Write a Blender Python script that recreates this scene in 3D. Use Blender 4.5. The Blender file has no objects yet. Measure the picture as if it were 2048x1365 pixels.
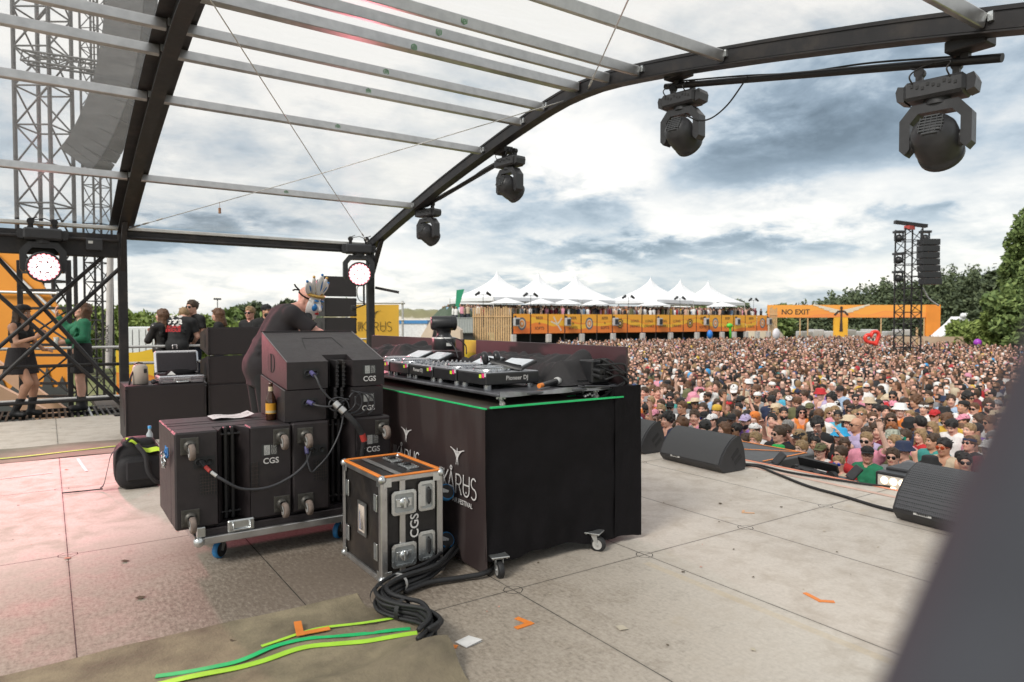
import bpy, bmesh, math, random
import numpy as np
from mathutils import Vector as Vc, Matrix as Mx
rnd = random.Random(7); R = math.radians; C = bpy.context.scene.collection; S = bpy.context.scene
# ------------------------------------------------------------------ camera, exposure
cd = bpy.data.cameras.new('camera'); cam = bpy.data.objects.new('camera', cd); C.objects.link(cam)
cd.sensor_width = 36; cd.lens = 36*1368/2048; cd.clip_start = .02; cd.clip_end = 3000
cam.location = (0, 0, 1.5); cam.rotation_euler = (R(90-1.738), 0, R(-34.2)); S.camera = cam
cd.dof.use_dof = True; cd.dof.focus_distance = 5.0; cd.dof.aperture_fstop = 2.8
S.view_settings.view_transform = 'Standard'; S.view_settings.look = 'None'
S.view_settings.exposure = .95; S.view_settings.gamma = 1
S.render.engine = 'CYCLES'
cy = S.cycles; cy.use_denoising = True; cy.max_bounces = 6; cy.diffuse_bounces = 3; cy.glossy_bounces = 3
cy.transparent_max_bounces = 12; cy.caustics_reflective = False; cy.caustics_refractive = False; cy.sample_clamp_indirect = 4
# ------------------------------------------------------------------ node helpers
class NT:
    def __init__(s, nt): s.t = nt
    def n(s, ty, **kw):
        nd = s.t.nodes.new(ty)
        for k, v in kw.items():
            if k.startswith('i'):
                key = k[1:]; sk = nd.inputs[int(key)] if key.isdigit() else nd.inputs[key.replace('_', ' ')]
                s.set(sk, v)
            else: setattr(nd, k, v)
        return nd
    def set(s, sk, v):
        if isinstance(v, bpy.types.NodeSocket): s.t.links.new(v, sk)
        elif isinstance(v, bpy.types.Node): s.t.links.new(v.outputs[0], sk)
        else: sk.default_value = v
    def m(s, op, a, b=0, c=0, clamp=False):
        nd = s.n('ShaderNodeMath', operation=op); nd.use_clamp = clamp
        for i, v in enumerate((a, b, c)): s.set(nd.inputs[i], v)
        return nd.outputs[0]
    def ramp(s, f, stops, interp='LINEAR'):
        nd = s.n('ShaderNodeValToRGB'); s.set(nd.inputs[0], f); e = nd.color_ramp.elements; nd.color_ramp.interpolation = interp
        while len(e) < len(stops): e.new(.5)
        for el, (p, c) in zip(e, stops):
            el.position = p; el.color = (*c, 1) if len(c) == 3 else c
        return nd.outputs[0]
    def mix(s, f, a, b, mode='MIX'):
        nd = s.n('ShaderNodeMix', data_type='RGBA', blend_type=mode); s.set(nd.inputs[0], f)
        s.set(nd.inputs[6], a if not isinstance(a, tuple) else (*a[:3], 1)); s.set(nd.inputs[7], b if not isinstance(b, tuple) else (*b[:3], 1))
        return nd.outputs[2]
    def noise(s, vec, scale, detail=4, rough=.55, dist=0):
        nd = s.n('ShaderNodeTexNoise'); s.set(nd.inputs['Vector'], vec); nd.inputs['Scale'].default_value = scale
        nd.inputs['Detail'].default_value = detail; nd.inputs['Roughness'].default_value = rough; nd.inputs['Distortion'].default_value = dist
        return nd.outputs[0]
# ------------------------------------------------------------------ world: sky texture behind a deck of clouds
SUN_AZ, SUN_EL = -108, 40          # degrees; azimuth from +Y towards +X
W = bpy.data.worlds.new('World'); S.world = W; W.use_nodes = True; W.node_tree.nodes.clear(); w = NT(W.node_tree)
sky = w.n('ShaderNodeTexSky', sky_type='NISHITA'); sky.sun_disc = False; sky.sun_elevation = R(SUN_EL); sky.sun_rotation = R(SUN_AZ)
skyc = w.mix(1.0, sky.outputs[0], (.1, .1, .1), 'MULTIPLY')
tc = w.n('ShaderNodeTexCoord'); sep = w.n('ShaderNodeSeparateXYZ', i0=tc.outputs['Generated'])
X, Y, Z = sep.outputs
den = w.m('ADD', w.m('MAXIMUM', Z, 0.0), .22)
pv = w.n('ShaderNodeCombineXYZ', i0=w.m('DIVIDE', X, den), i1=w.m('DIVIDE', Y, den), i2=0.0)
n1 = w.noise(pv.outputs[0], 1.15, 8, .56, .35); n2 = w.noise(pv.outputs[0], 3.6, 8, .62, .25); n3 = w.noise(pv.outputs[0], .5, 3, .5)
az = w.m('MULTIPLY', w.m('ARCTAN2', X, Y), 57.2958); el = w.m('MULTIPLY', w.m('ARCSINE', Z), 57.2958)
wz = w.m('ADD', az, w.m('MULTIPLY', w.m('SUBTRACT', n1, .5), 16)); we = w.m('ADD', el, w.m('MULTIPLY', w.m('SUBTRACT', n2, .5), 7))
val = w.m('ADD', w.m('MULTIPLY', w.m('SUBTRACT', n1, .5), 1.25), w.m('MULTIPLY', w.m('SUBTRACT', n2, .5), 1.15))
val = w.m('ADD', val, .65)
BLOBS = [  # azimuth, elevation, half widths, tilt, strength (cloud banks: below zero dark, above zero bright)
 (57, 12.3, 8, 2.3, 8, -.62), (62, 15.5, 8, 2.6, 8, -.32), (50, 13.5, 5, 2.0, 0, -.22), (66, 19, 12, 2.4, 5, -.16), (48, 18, 6, 2, 10, -.15),
 (40, 15, 4.5, 4, 20, .28), (44.5, 12, 3.5, 2.6, 0, .38), (30, 12, 9, 2.5, 5, .25), (38.5, 9.8, 6.5, 1.5, -14, -.44), (33, 8.2, 4, 1.4, -10, -.25),
 (48, 7.6, 6, 1.6, 0, .36), (57, 8.2, 5, 1.3, 0, .4), (51, 5.5, 9, 1.0, -3, -.34), (42, 5.4, 6, .9, 0, -.36), (37, 3.9, 4.5, .7, 2, .55), (53, 3.6, 6, .8, 0, -.2),
 (60, 3.4, 6, 1.2, 0, .3), (68, 8, 5, 3, 0, .12), (66, 12, 3.5, 1, 0, -.16), (64, 7.4, 3, .6, 0, -.3), (22, 4, 8, 2.4, 0, .24), (8, 3, 10, 2.6, 0, .26), (27, 6.8, 6, 1, -5, -.18),
 (4.5, 6.0, 8, 1.0, 3, -.62), (15, 7, 5, .8, 0, -.2), (0, 14, 7, 4, 0, -.16), (20, 13, 8, 3, 0, -.12), (14, 27, 24, 7, 0, .58), (45, 30, 24, 6, 0, .42), (12, 17, 9, 4, 0, .32), (-5, 26, 8, 6, 0, .15), (70, 32, 16, 6, 0, .35), (20, 45, 60, 14, 0, .6)]
for a0, e0, sa, se, ro, st in BLOBS:
    c, s_ = math.cos(R(ro)), math.sin(R(ro))
    da = w.m('SUBTRACT', wz, a0); de = w.m('SUBTRACT', we, e0)
    p = w.m('ADD', w.m('MULTIPLY', da, c/sa), w.m('MULTIPLY', de, s_/sa)); q = w.m('ADD', w.m('MULTIPLY', de, c/se), w.m('MULTIPLY', da, -s_/se))
    g = w.m('EXPONENT', w.m('MULTIPLY', w.m('ADD', w.m('MULTIPLY', p, p), w.m('MULTIPLY', q, q)), -.7))
    val = w.m('MULTIPLY_ADD', g, st, val)
cc = w.ramp(w.m('MULTIPLY_ADD', w.m('ADD', val, w.m('MULTIPLY', w.m('SUBTRACT', w.noise(pv.outputs[0], 9, 6, .6, .3), .5), .35)), .8, .16), [(.0, (.105, .135, .16)), (.16, (.145, .185, .22)), (.336, (.205, .255, .30)), (.52, (.34, .39, .43)), (.688, (.495, .51, .51)), (.944, (.68, .66, .62))])
W_out = w.mix(w.m('ADD', .86, w.m('MULTIPLY', n3, .1)), skyc, cc)
bg = w.n('ShaderNodeBackground', iColor=W_out, iStrength=.86); wo = w.n('ShaderNodeOutputWorld', iSurface=bg)
sl = bpy.data.lights.new('sun', 'SUN'); sl.energy = 1.5; sl.angle = R(18); sl.color = (1, .95, .87)
sun = bpy.data.objects.new('sun', sl); C.objects.link(sun)
sd = Vc((math.sin(R(SUN_AZ))*math.cos(R(SUN_EL)), math.cos(R(SUN_AZ))*math.cos(R(SUN_EL)), math.sin(R(SUN_EL))))
sun.rotation_euler = (-sd).to_track_quat('-Z', 'Y').to_euler(); sun.location = sd*60
# ------------------------------------------------------------------ materials
MC = {}
def mat(name, col, rough=.6, metal=0, var=.12, scale=8, bump=0, bscale=60, spec=.5, emit=0, grime=0, coord='Object'):
    if name in MC: return MC[name]
    m = bpy.data.materials.new(name); m.use_nodes = True; t = NT(m.node_tree); b = m.node_tree.nodes['Principled BSDF']
    o = t.n('ShaderNodeTexCoord').outputs[coord]
    n = t.noise(o, scale, 5, .6)
    lo = tuple(max(0, c*(1-var)) for c in col); hi = tuple(min(1, c*(1+var)) for c in col)
    c = t.ramp(n, [(.3, lo), (.7, hi)])
    if grime:
        g = t.noise(o, scale*.35, 8, .7); c = t.mix(t.ramp(g, [(.5, (0, 0, 0)), (.75, (grime, grime, grime))]), c, (.13, .10, .075))
    t.set(b.inputs['Base Color'], c)
    t.set(b.inputs['Roughness'], t.ramp(n, [(.3, (rough*.88,)*3), (.7, (min(1, rough*1.12),)*3)]))
    b.inputs['Metallic'].default_value = metal; b.inputs['Specular IOR Level'].default_value = spec
    if bump:
        bn = t.n('ShaderNodeBump'); bn.inputs['Strength'].default_value = bump; bn.inputs['Distance'].default_value = .01
        t.set(bn.inputs['Height'], t.noise(o, bscale, 3, .6)); t.set(b.inputs['Normal'], bn.outputs[0])
    if emit:
        b.inputs['Emission Color'].default_value = (*col, 1); b.inputs['Emission Strength'].default_value = emit
    MC[name] = m; return m
black_paint = mat('black textured paint', (.024, .0185, .0200), .5, 0, .25, 14, .25, 260, grime=.10)
black_grille = mat('black steel grille', (.016, .014, .015), .55, 0, .2, 20)
black_steel = mat('black painted steel', (.013, .0115, .0125), .5, 0, .3, 10, .05, 80, grime=.25)
alu = mat('weathered aluminium', (.52, .51, .50), .34, .85, .12, 9, .03, 120)
alu_dull = mat('dull aluminium', (.62, .61, .59), .5, .55, .12, 6, .03, 120)
zinc = mat('zinc plated steel', (.62, .64, .64), .3, .9, .1, 20)
rubber = mat('grey rubber', (.24, .22, .20), .75, 0, .2, 30)
black_rubber = mat('black rubber', (.017, .017, .018), .6, 0, .2, 30)
cloth_black = mat('black cloth', (.009, .008, .009), .85, 0, .35, 9, .5, 14, spec=.15)
plastic_black = mat('black plastic', (.02, .02, .022), .38, 0, .15, 20)
plastic_grey = mat('dark grey plastic', (.033, .033, .036), .45, 0, .12, 20)
white_paint = mat('white marking', (.72, .70, .68), .6)
orange_tape = mat('orange gaffer tape', (.80, .24, .04), .55)
green_tape = mat('green gaffer tape', (.02, .55, .17), .5)
lime_tape = mat('lime gaffer tape', (.45, .80, .06), .5)
blue_mat = mat('blue rubber', (.03, .20, .45), .5)
# ------------------------------------------------------------------ mesh builder
def V3(p): return np.array(p, float)
class B:
    def __init__(s): s.v = []; s.f = []; s.m = []; s.s = []
    def add(s, vs, fs, m=0, sm=False):
        o = len(s.v); s.v += [tuple(map(float, p)) for p in vs]; s.f += [tuple(i+o for i in f) for f in fs]; s.m += [m]*len(fs); s.s += [sm]*len(fs); return s
    def box(s, c, d, rot=None, ch=0, m=0):
        h = [x/2 for x in d]; ch = min(ch, min(h)*.9); c = V3(c); rm = np.eye(3) if rot is None else np.array(rot)
        if ch <= 0:
            P = [(x*h[0], y*h[1], z*h[2]) for x in (-1, 1) for y in (-1, 1) for z in (-1, 1)]
            F = [(0, 1, 3, 2), (4, 6, 7, 5), (0, 4, 5, 1), (2, 3, 7, 6), (0, 2, 6, 4), (1, 5, 7, 3)]
        else:
            P = []; I = {}
            for x in (-1, 1):
                for y in (-1, 1):
                    for z in (-1, 1):
                        g = (x, y, z)
                        for a in range(3):
                            I[g, a] = len(P); P.append(tuple(g[k]*(h[k] if k == a else h[k]-ch) for k in range(3)))
            F = []
            for a in range(3):
                b, d_ = (a+1) % 3, (a+2) % 3
                for sg in (-1, 1):
                    q = []
                    for p, r in ((-1, -1), (1, -1), (1, 1), (-1, 1)):
                        g = [0]*3; g[a] = sg; g[b] = p; g[d_] = r; q.append(I[tuple(g), a])
                    F.append(q if sg > 0 else q[::-1])
                for p in (-1, 1):
                    for r in (-1, 1):
                        g0 = [0]*3; g0[b] = p; g0[d_] = r; g1 = g0[:]; g0[a] = -1; g1[a] = 1; g0, g1 = tuple(g0), tuple(g1)
                        F.append((I[g0, b], I[g1, b], I[g1, d_], I[g0, d_]))
            for x in (-1, 1):
                for y in (-1, 1):
                    for z in (-1, 1): F.append((I[(x, y, z), 0], I[(x, y, z), 1], I[(x, y, z), 2]))
        return s.add([c+rm@V3(p) for p in P], F, m)
    def bar(s, a, b, w, h, up=(0, 0, 1), ch=0, m=0):      # a box along a-b, w across, h along up
        a, b = V3(a), V3(b); x = b-a; L = np.linalg.norm(x); x /= L; y = np.cross(V3(up), x); y /= np.linalg.norm(y); z = np.cross(x, y)
        return s.box((a+b)/2, (L, w, h), np.array([x, y, z]).T, ch, m)
    def cyl(s, a, b, r, r2=None, n=12, cap=True, m=0):
        a, b = V3(a), V3(b); r2 = r if r2 is None else r2; x = b-a; x /= np.linalg.norm(x)
        u = np.cross(x, (0, 0, 1) if abs(x[2]) < .9 else (1, 0, 0)); u /= np.linalg.norm(u); v = np.cross(x, u)
        A = [a+r*(math.cos(t)*u+math.sin(t)*v) for t in np.arange(n)*2*math.pi/n]; D = [b+r2*(math.cos(t)*u+math.sin(t)*v) for t in np.arange(n)*2*math.pi/n]
        s.add(A+D, [(i, (i+1) % n, n+(i+1) % n, n+i) for i in range(n)], m, True)
        if cap: s.add(A, [tuple(range(n))[::-1]], m); s.add(D, [tuple(range(n))], m)
        return s
    def tube(s, P, r, n=8, m=0, cap=True):
        P = [V3(p) for p in P]; N = len(P); up = None; ring = []
        for i in range(N):
            t = P[min(i+1, N-1)]-P[max(i-1, 0)]; t /= (np.linalg.norm(t)+1e-9)
            if up is None: up = np.cross(t, (0, 0, 1) if abs(t[2]) < .9 else (1, 0, 0))
            u = up-t*(up@t); u /= (np.linalg.norm(u)+1e-9); up = u; v = np.cross(t, u); rr = r[i] if hasattr(r, '__len__') else r
            ring += [P[i]+rr*(math.cos(a)*u+math.sin(a)*v) for a in np.arange(n)*2*math.pi/n]
        F = [(i*n+j, i*n+(j+1) % n, (i+1)*n+(j+1) % n, (i+1)*n+j) for i in range(N-1) for j in range(n)]
        if cap: F += [tuple(range(n))[::-1], tuple(range((N-1)*n, N*n))]
        return s.add(ring, F, m, True)
    def lathe(s, prof, o=(0, 0, 0), ax=(0, 0, 1), n=24, m=0, sm=True):   # prof: (radius, height along ax)
        o, x = V3(o), V3(ax); x /= np.linalg.norm(x); u = np.cross(x, (0, 0, 1) if abs(x[2]) < .9 else (1, 0, 0)); u /= np.linalg.norm(u); v = np.cross(x, u)
        P = [o+x*h+max(r, 1e-4)*(math.cos(t)*u+math.sin(t)*v) for r, h in prof for t in np.arange(n)*2*math.pi/n]
        return s.add(P, [(i*n+j, i*n+(j+1) % n, (i+1)*n+(j+1) % n, (i+1)*n+j) for i in range(len(prof)-1) for j in range(n)], m, sm)
    def prism(s, poly, o, x, y, d, m=0, cap=True):    # poly in the plane (o; x, y), extruded by vector d
        o, x, y, d = V3(o), V3(x), V3(y), V3(d); n = len(poly); A = [o+p[0]*x+p[1]*y for p in poly]; D = [p+d for p in A]
        s.add(A+D, [(i, (i+1) % n, n+(i+1) % n, n+i) for i in range(n)], m)
        if cap: s.add(A, [tuple(range(n))[::-1]], m); s.add(D, [tuple(range(n))], m)
        return s
    def grid(s, P, m=0, sm=True, close=False):      # P: rows of points
        h, k = len(P), len(P[0])
        return s.add([p for r in P for p in r], [(i*k+j, i*k+(j+1) % k, (i+1)*k+(j+1) % k, (i+1)*k+j) for i in range(h-1) for j in range(k if close else k-1)], m, sm)
    def ball(s, c, r, n=12, m=0):
        r = V3(r)*np.ones(3); c = V3(c); P = [[c+r*V3((math.cos(a)*math.cos(b), math.sin(a)*math.cos(b), math.sin(b))) for a in np.arange(n)*2*math.pi/n] for b in np.linspace(-math.pi/2, math.pi/2, n//2+1)]
        return s.grid(P, m, True, True)
    def build(s, name, mats, parent=None, world=False, fix=True):
        me = bpy.data.meshes.new(name); me.from_pydata(s.v, [], s.f)
        me.polygons.foreach_set('material_index', s.m); me.polygons.foreach_set('use_smooth', s.s)
        for q in (mats if isinstance(mats, (list, tuple)) else [mats]): me.materials.append(q)
        if fix:
            bm = bmesh.new(); bm.from_mesh(me); bmesh.ops.recalc_face_normals(bm, faces=bm.faces); bm.to_mesh(me); bm.free()
        me.update(); return link(name, me, parent, world)
def link(name, me, parent=None, world=False):
    o = bpy.data.objects.new(name, me); C.objects.link(o)
    if parent is not None:
        o.parent = parent
        if world:
            q = parent; l = Vc((0, 0, 0))
            while q is not None: l = l+q.location; q = q.parent
            o.location = -l
    return o
def tag(o, label=None, cat=None, group=None, kind=None):
    if label: o['label'] = label
    if cat: o['category'] = cat
    if group: o['group'] = group
    if kind: o['kind'] = kind
    return o
def thing(name, loc, label, cat, group=None, rz=0):
    o = bpy.data.objects.new(name, None); C.objects.link(o); o.location = loc; o.rotation_euler = (0, 0, rz); o.empty_display_size = .1
    return tag(o, label, cat, group)
def copy_tree(o, parent=None):
    c = o.copy(); C.objects.link(c); c.parent = parent
    for ch in list(o.children): copy_tree(ch, c)
    return c
TX = {}
def text(st, size, m, parent, o, x, y, name='lettering', bold=0, align='CENTER', world=True, ext=.0006):
    k = (st, bold, align)
    if k not in TX:
        cu = bpy.data.curves.new('t', 'FONT'); cu.body = st; cu.size = 1; cu.align_x = align; cu.align_y = 'CENTER'; cu.offset = bold; cu.resolution_u = 3
        ob = bpy.data.objects.new('t', cu); C.objects.link(ob); bpy.context.view_layer.update()
        me = bpy.data.meshes.new_from_object(ob.evaluated_get(bpy.context.evaluated_depsgraph_get()))
        TX[k] = ([tuple(q.co) for q in me.vertices], [tuple(p.vertices) for p in me.polygons]); bpy.data.objects.remove(ob); bpy.data.meshes.remove(me)
    vs, fs = TX[k]; o, x, y = V3(o), V3(x), V3(y); x = x/np.linalg.norm(x); y = y/np.linalg.norm(y); nz = np.cross(x, y); b = B()
    b.add([o+size*(p[0]*x+p[1]*y)+nz*ext for p in vs], fs)
    return b.build(name, m, parent, world, fix=False)
def strokes(lines, wd, b, o, x, y, sc, lift=.0015, m=0):     # flat ribbons along polylines on a plane
    o, x, y = V3(o), V3(x), V3(y); nz = np.cross(x, y)
    for k, L in enumerate(lines):
        for i, (p, q) in enumerate(zip(L[:-1], L[1:])):
            p, q = V3(p), V3(q); d = q-p; l = np.linalg.norm(d)
            if l < 1e-6: continue
            d /= l; nn = V3((-d[1], d[0]))*wd/2; e = d*wd*.25
            b.add([o+sc*(c[0]*x+c[1]*y)+nz*(lift+.00003*((i+k) % 7)) for c in (p-e-nn, q+e-nn, q+e+nn, p-e+nn)], [(0, 1, 2, 3)], m)
def arc(cx, cy, r, a0, a1, n=8, ry=None): return [(cx+r*math.cos(R(a0+(a1-a0)*i/n)), cy+(ry or r)*math.sin(R(a0+(a1-a0)*i/n))) for i in range(n+1)]
def bez(P, n=24):       # smooth curve through points (Catmull-Rom)
    P = [V3(p) for p in P]; P = [2*P[0]-P[1]]+P+[2*P[-1]-P[-2]]; out = []
    for i in range(1, len(P)-2):
        for t in np.linspace(0, 1, n, endpoint=False):
            a, b, c, d = P[i-1:i+3]; out.append(.5*((2*b)+(c-a)*t+(2*a-5*b+4*c-d)*t*t+(3*b-a-3*c+d)*t**3))
    return out+[P[-2]]
# ================================================================== ground and stage
def ground_mat():
    m = bpy.data.materials.new('trampled grass'); m.use_nodes = True; t = NT(m.node_tree); b = m.node_tree.nodes['Principled BSDF']
    o = t.n('ShaderNodeTexCoord').outputs['Object']; a = t.noise(o, .09, 6, .65); d = t.noise(o, 1.5, 6, .7)
    g = t.ramp(d, [(.3, (.10, .12, .035)), (.7, (.20, .21, .075))]); e = t.ramp(d, [(.3, (.20, .16, .10)), (.7, (.33, .27, .17))])
    t.set(b.inputs['Base Color'], t.mix(t.ramp(a, [(.52, (0, 0, 0)), (.66, (1, 1, 1))]), g, e)); b.inputs['Roughness'].default_value = .95
    return m
b = B(); b.add([(-900, -600, -2.0), (1500, -600, -2.0), (1500, 1500, -2.0), (-900, 1500, -2.0)], [(0, 1, 2, 3)])
tag(b.build('ground', ground_mat()), kind='structure')
UL = [.085+1.018*k for k in range(-8, 7)]; VL = [3.11+2.07*k for k in range(-4, 5)]
def stage_mat():
    m = bpy.data.materials.new('worn plywood deck'); m.use_nodes = True; t = NT(m.node_tree); b = m.node_tree.nodes['Principled BSDF']
    o = t.n('ShaderNodeTexCoord').outputs['Object']; sp = t.n('ShaderNodeSeparateXYZ', i0=o)
    st = t.n('ShaderNodeMapping', iVector=o); st.inputs['Scale'].default_value = (2.6, .9, 1)
    fine = t.noise(o, 46, 9, .75); mid = t.noise(o, 4.5, 8, .68, .3); big = t.noise(o, .8, 4, .55); grain = t.noise(st.outputs[0], 22, 6, .7)
    c = t.ramp(fine, [(.25, (.43, .385, .33)), (.5, (.585, .53, .465)), (.75, (.67, .615, .545))])
    c = t.mix(.35, c, t.ramp(grain, [(.3, (.48, .43, .37)), (.7, (.65, .595, .525))]))
    c = t.mix(t.ramp(mid, [(.45, (0, 0, 0)), (.70, (.6, .6, .6))]), c, (.36, .30, .235))
    # broad patch of walked-in dirt that also paints in the dimmer light at left
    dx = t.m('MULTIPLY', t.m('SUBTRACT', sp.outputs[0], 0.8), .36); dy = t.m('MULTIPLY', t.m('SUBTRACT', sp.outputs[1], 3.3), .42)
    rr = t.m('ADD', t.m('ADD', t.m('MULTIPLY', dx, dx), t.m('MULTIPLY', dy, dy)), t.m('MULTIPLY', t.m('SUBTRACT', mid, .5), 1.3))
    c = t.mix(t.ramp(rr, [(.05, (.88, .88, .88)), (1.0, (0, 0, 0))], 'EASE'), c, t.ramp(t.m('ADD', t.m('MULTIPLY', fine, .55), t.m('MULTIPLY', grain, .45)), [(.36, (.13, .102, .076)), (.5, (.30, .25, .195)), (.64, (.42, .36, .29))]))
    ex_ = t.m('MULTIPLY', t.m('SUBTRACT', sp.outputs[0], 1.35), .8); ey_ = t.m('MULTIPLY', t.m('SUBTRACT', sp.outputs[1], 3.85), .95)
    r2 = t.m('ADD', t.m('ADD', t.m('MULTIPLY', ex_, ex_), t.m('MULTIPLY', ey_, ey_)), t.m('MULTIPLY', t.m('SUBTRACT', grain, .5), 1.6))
    c = t.mix(t.ramp(r2, [(.0, (.7, .7, .7)), (.8, (0, 0, 0))], 'EASE'), c, (.135, .10, .075))  # smaller patch by the flight case: scuffed dirt plus painted-in shadow
    # yellowed old tape mark and pale glue stains
    ru = t.noise(o, 2.2, 3, .6)
    c = t.mix(t.ramp(ru, [(.68, (0, 0, 0)), (.78, (.35, .35, .35))]), c, (.48, .36, .20))
    tp = t.m('LESS_THAN', t.m('ABSOLUTE', t.m('SUBTRACT', sp.outputs[0], 3.04)), .028)
    tp = t.m('MULTIPLY', t.m('MULTIPLY', tp, t.m('LESS_THAN', sp.outputs[1], 3.0)), t.m('MULTIPLY', t.m('GREATER_THAN', fine, .42), .28))
    c = t.mix(tp, c, (.56, .43, .24))
    # panel joints
    def near(s, off, per, wdt):
        q = t.m('ABSOLUTE', t.m('SUBTRACT', t.m('MODULO', t.m('ADD', t.m('SUBTRACT', s, off), per*40.5), per), per/2)); return q
    qu = near(sp.outputs[0], .085, 1.018, 0); qv = near(sp.outputs[1], 3.11, 2.07, 0)
    wob = t.m('MULTIPLY', t.m('SUBTRACT', t.noise(o, 12, 3), .5), .004)
    seam = t.m('MINIMUM', qu, qv); sm = t.m('LESS_THAN', t.m('ADD', seam, wob), .0026)
    node = t.m('ADD', qu, qv); ring = t.m('LESS_THAN', t.m('ABSOLUTE', t.m('SUBTRACT', t.m('MAXIMUM', t.m('MAXIMUM', qu, qv), t.m('MULTIPLY', node, .72)), .052)), .0028)
    edge = t.ramp(seam, [(.0, (.28, .28, .28)), (.02, (0, 0, 0))])
    c = t.mix(edge, c, (.16, .135, .11)); c = t.mix(t.m('MAXIMUM', sm, ring), c, (.028, .024, .02))
    # leftover blackish scuffs
    sc = t.n('ShaderNodeMapping', iVector=o); sc.inputs['Scale'].default_value = (1, 6, 1); sc.inputs['Rotation'].default_value = (0, 0, .5)
    c = t.mix(t.ramp(t.noise(sc.outputs[0], 5, 8, .75), [(.66, (0, 0, 0)), (.8, (.4, .4, .4))]), c, (.07, .06, .05))
    t.set(b.inputs['Base Color'], c); t.set(b.inputs['Roughness'], t.ramp(mid, [(.3, (.55,)*3), (.7, (.78,)*3)])); b.inputs['Specular IOR Level'].default_value = .35
    bn = t.n('ShaderNodeBump'); bn.inputs['Strength'].default_value = .35; bn.inputs['Distance'].default_value = .004
    h = t.m('SUBTRACT', fine, t.m('MULTIPLY', sm, 1.5)); t.set(bn.inputs['Height'], h); t.set(b.inputs['Normal'], bn.outputs[0])
    return m
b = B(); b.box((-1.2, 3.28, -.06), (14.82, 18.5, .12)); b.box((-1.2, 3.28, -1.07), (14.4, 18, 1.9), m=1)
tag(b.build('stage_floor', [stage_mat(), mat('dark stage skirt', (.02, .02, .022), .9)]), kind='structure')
# grating along the far side of the stage
b = B()
for k in range(112): b.box((-3.6+k*.085, 13.3, -.03), (.03, 1.5, .045), m=k % 9 == 4)
for v in (12.58, 13.3, 14.02): b.box((1.2, v, -.035), (9.6, .05, .06), m=0)
tag(b.build('grating', [black_steel, zinc]), 'black steel grating walkway along the far edge of the stage where two women stand', 'grating')
# rubber mats
def mat_sheet(name, u0, u1, v0, v1, fold, m, label):
    nu, nv = 90, 60; P = []
    for j in range(nv+1):
        row = []
        for i in range(nu+1):
            u = u0+(u1-u0)*i/nu; v = v0+(v1-v0)*j/nv; row.append((*fold(u, v, i/nu, j/nv),))
        P.append(row)
    b = B(); b.grid(P); o = b.build(name, m, fix=False); return tag(o, label, 'mat')
rubber_mat = mat('dusty olive rubber matting', (.235, .195, .125), .85, 0, .45, 3.6, .5, 60, grime=.6)
def fold_near(u, v, s, t):
    z = .006; d = u-1.5+.12*(v-2.6)
    ridge = math.exp(-((v-2.60-.06*math.sin(u*3.1)-.05*u)/.085)**2)*(.055*min(1, max(0, (u+.6)/1.4)))
    ridge += .02*math.exp(-((v-3.1+.06*math.sin(u*5))/.06)**2)*max(0, min(1, u))+.07*math.exp(-((u-1.38)**2+(v-2.68)**2)/.03)
    z += ridge+.004*math.sin(u*13+v*9)*math.sin(v*17)
    e = 1.47+.02*math.sin(v*9)-(.10 if v > 3.15 else 0)*min(1, (v-3.15)/.2)-.28*max(0, 2.62-v)
    uu = min(u, u) if s < 1 else u
    uu = -3.2+(e+3.2)*s; vv = v+.012*math.sin(uu*4)*t
    return (uu, vv, max(.006, z))
mat_sheet('rubber_mat', -3.2, 1.47, -.6, 3.55, fold_near, rubber_mat, 'wide olive brown rubber mat with a raised fold under the cable bundle end')
mat_sheet('rubber_mat', -4, .78, 8.88, 9.85, lambda u, v, s, t: (u, v, .007+.004*math.sin(u*6)), mat('faded grey rubber matting', (.25, .225, .175), .85, 0, .25, 4, .2, 80, grime=.3), 'narrow grey brown mat strip across the stage left of the rucksack')
def tape(pts, wd, m, label, group=None, nm='floor_tape', zf=None):
    P = bez([(*p, 0) if len(p) == 2 else p for p in pts], 10); b = B(); rows = []
    for i, p in enumerate(P):
        t = P[min(i+1, len(P)-1)]-P[max(i-1, 0)]; t /= np.linalg.norm(t); n = V3((-t[1], t[0], 0))*wd/2
        z = zf(p[0], p[1]) if zf else .004
        rows.append([(*(p-n)[:2], z), (*(p+n)[:2], z), (*(p+n)[:2], z-.0015), (*(p-n)[:2], z-.0015)])
    b.grid(rows, sm=False, close=True); return tag(b.build(nm, m, fix=False), label, 'tape', group)
zf = lambda u, v: fold_near(u, v, .5, .5)[2]+.006
tape([(.2, 3.10), (.5, 3.055), (.75, 3.05), (.97, 3.06), (1.2, 2.97), (1.42, 2.885)], .04, lime_tape, 'lime tape strip on the mat, nearest the camera and longest of the lime pair', 'tape strips on the near mat', zf=zf)
tape([(.78, 3.17), (1.05, 3.19), (1.25, 3.12), (1.41, 3.075)], .022, lime_tape, 'thin lime tape strip on the mat, the one farther from the camera', 'tape strips on the near mat', zf=zf)
tape([(.35, 3.17), (.62, 3.09), (.85, 3.13), (1.03, 3.11), (1.25, 3.03), (1.42, 2.96)], .032, green_tape, 'emerald green tape strip between the two lime strips on the mat', 'tape strips on the near mat', zf=zf)
tape([(-2.5, 9.10), (-.5, 9.12), (.2, 9.2), (.66, 9.28)], .045, lime_tape, 'lime tape line along the far grey mat strip left of the rucksack', 'tape strips on the far mat', zf=lambda u, v: .017)
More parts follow.
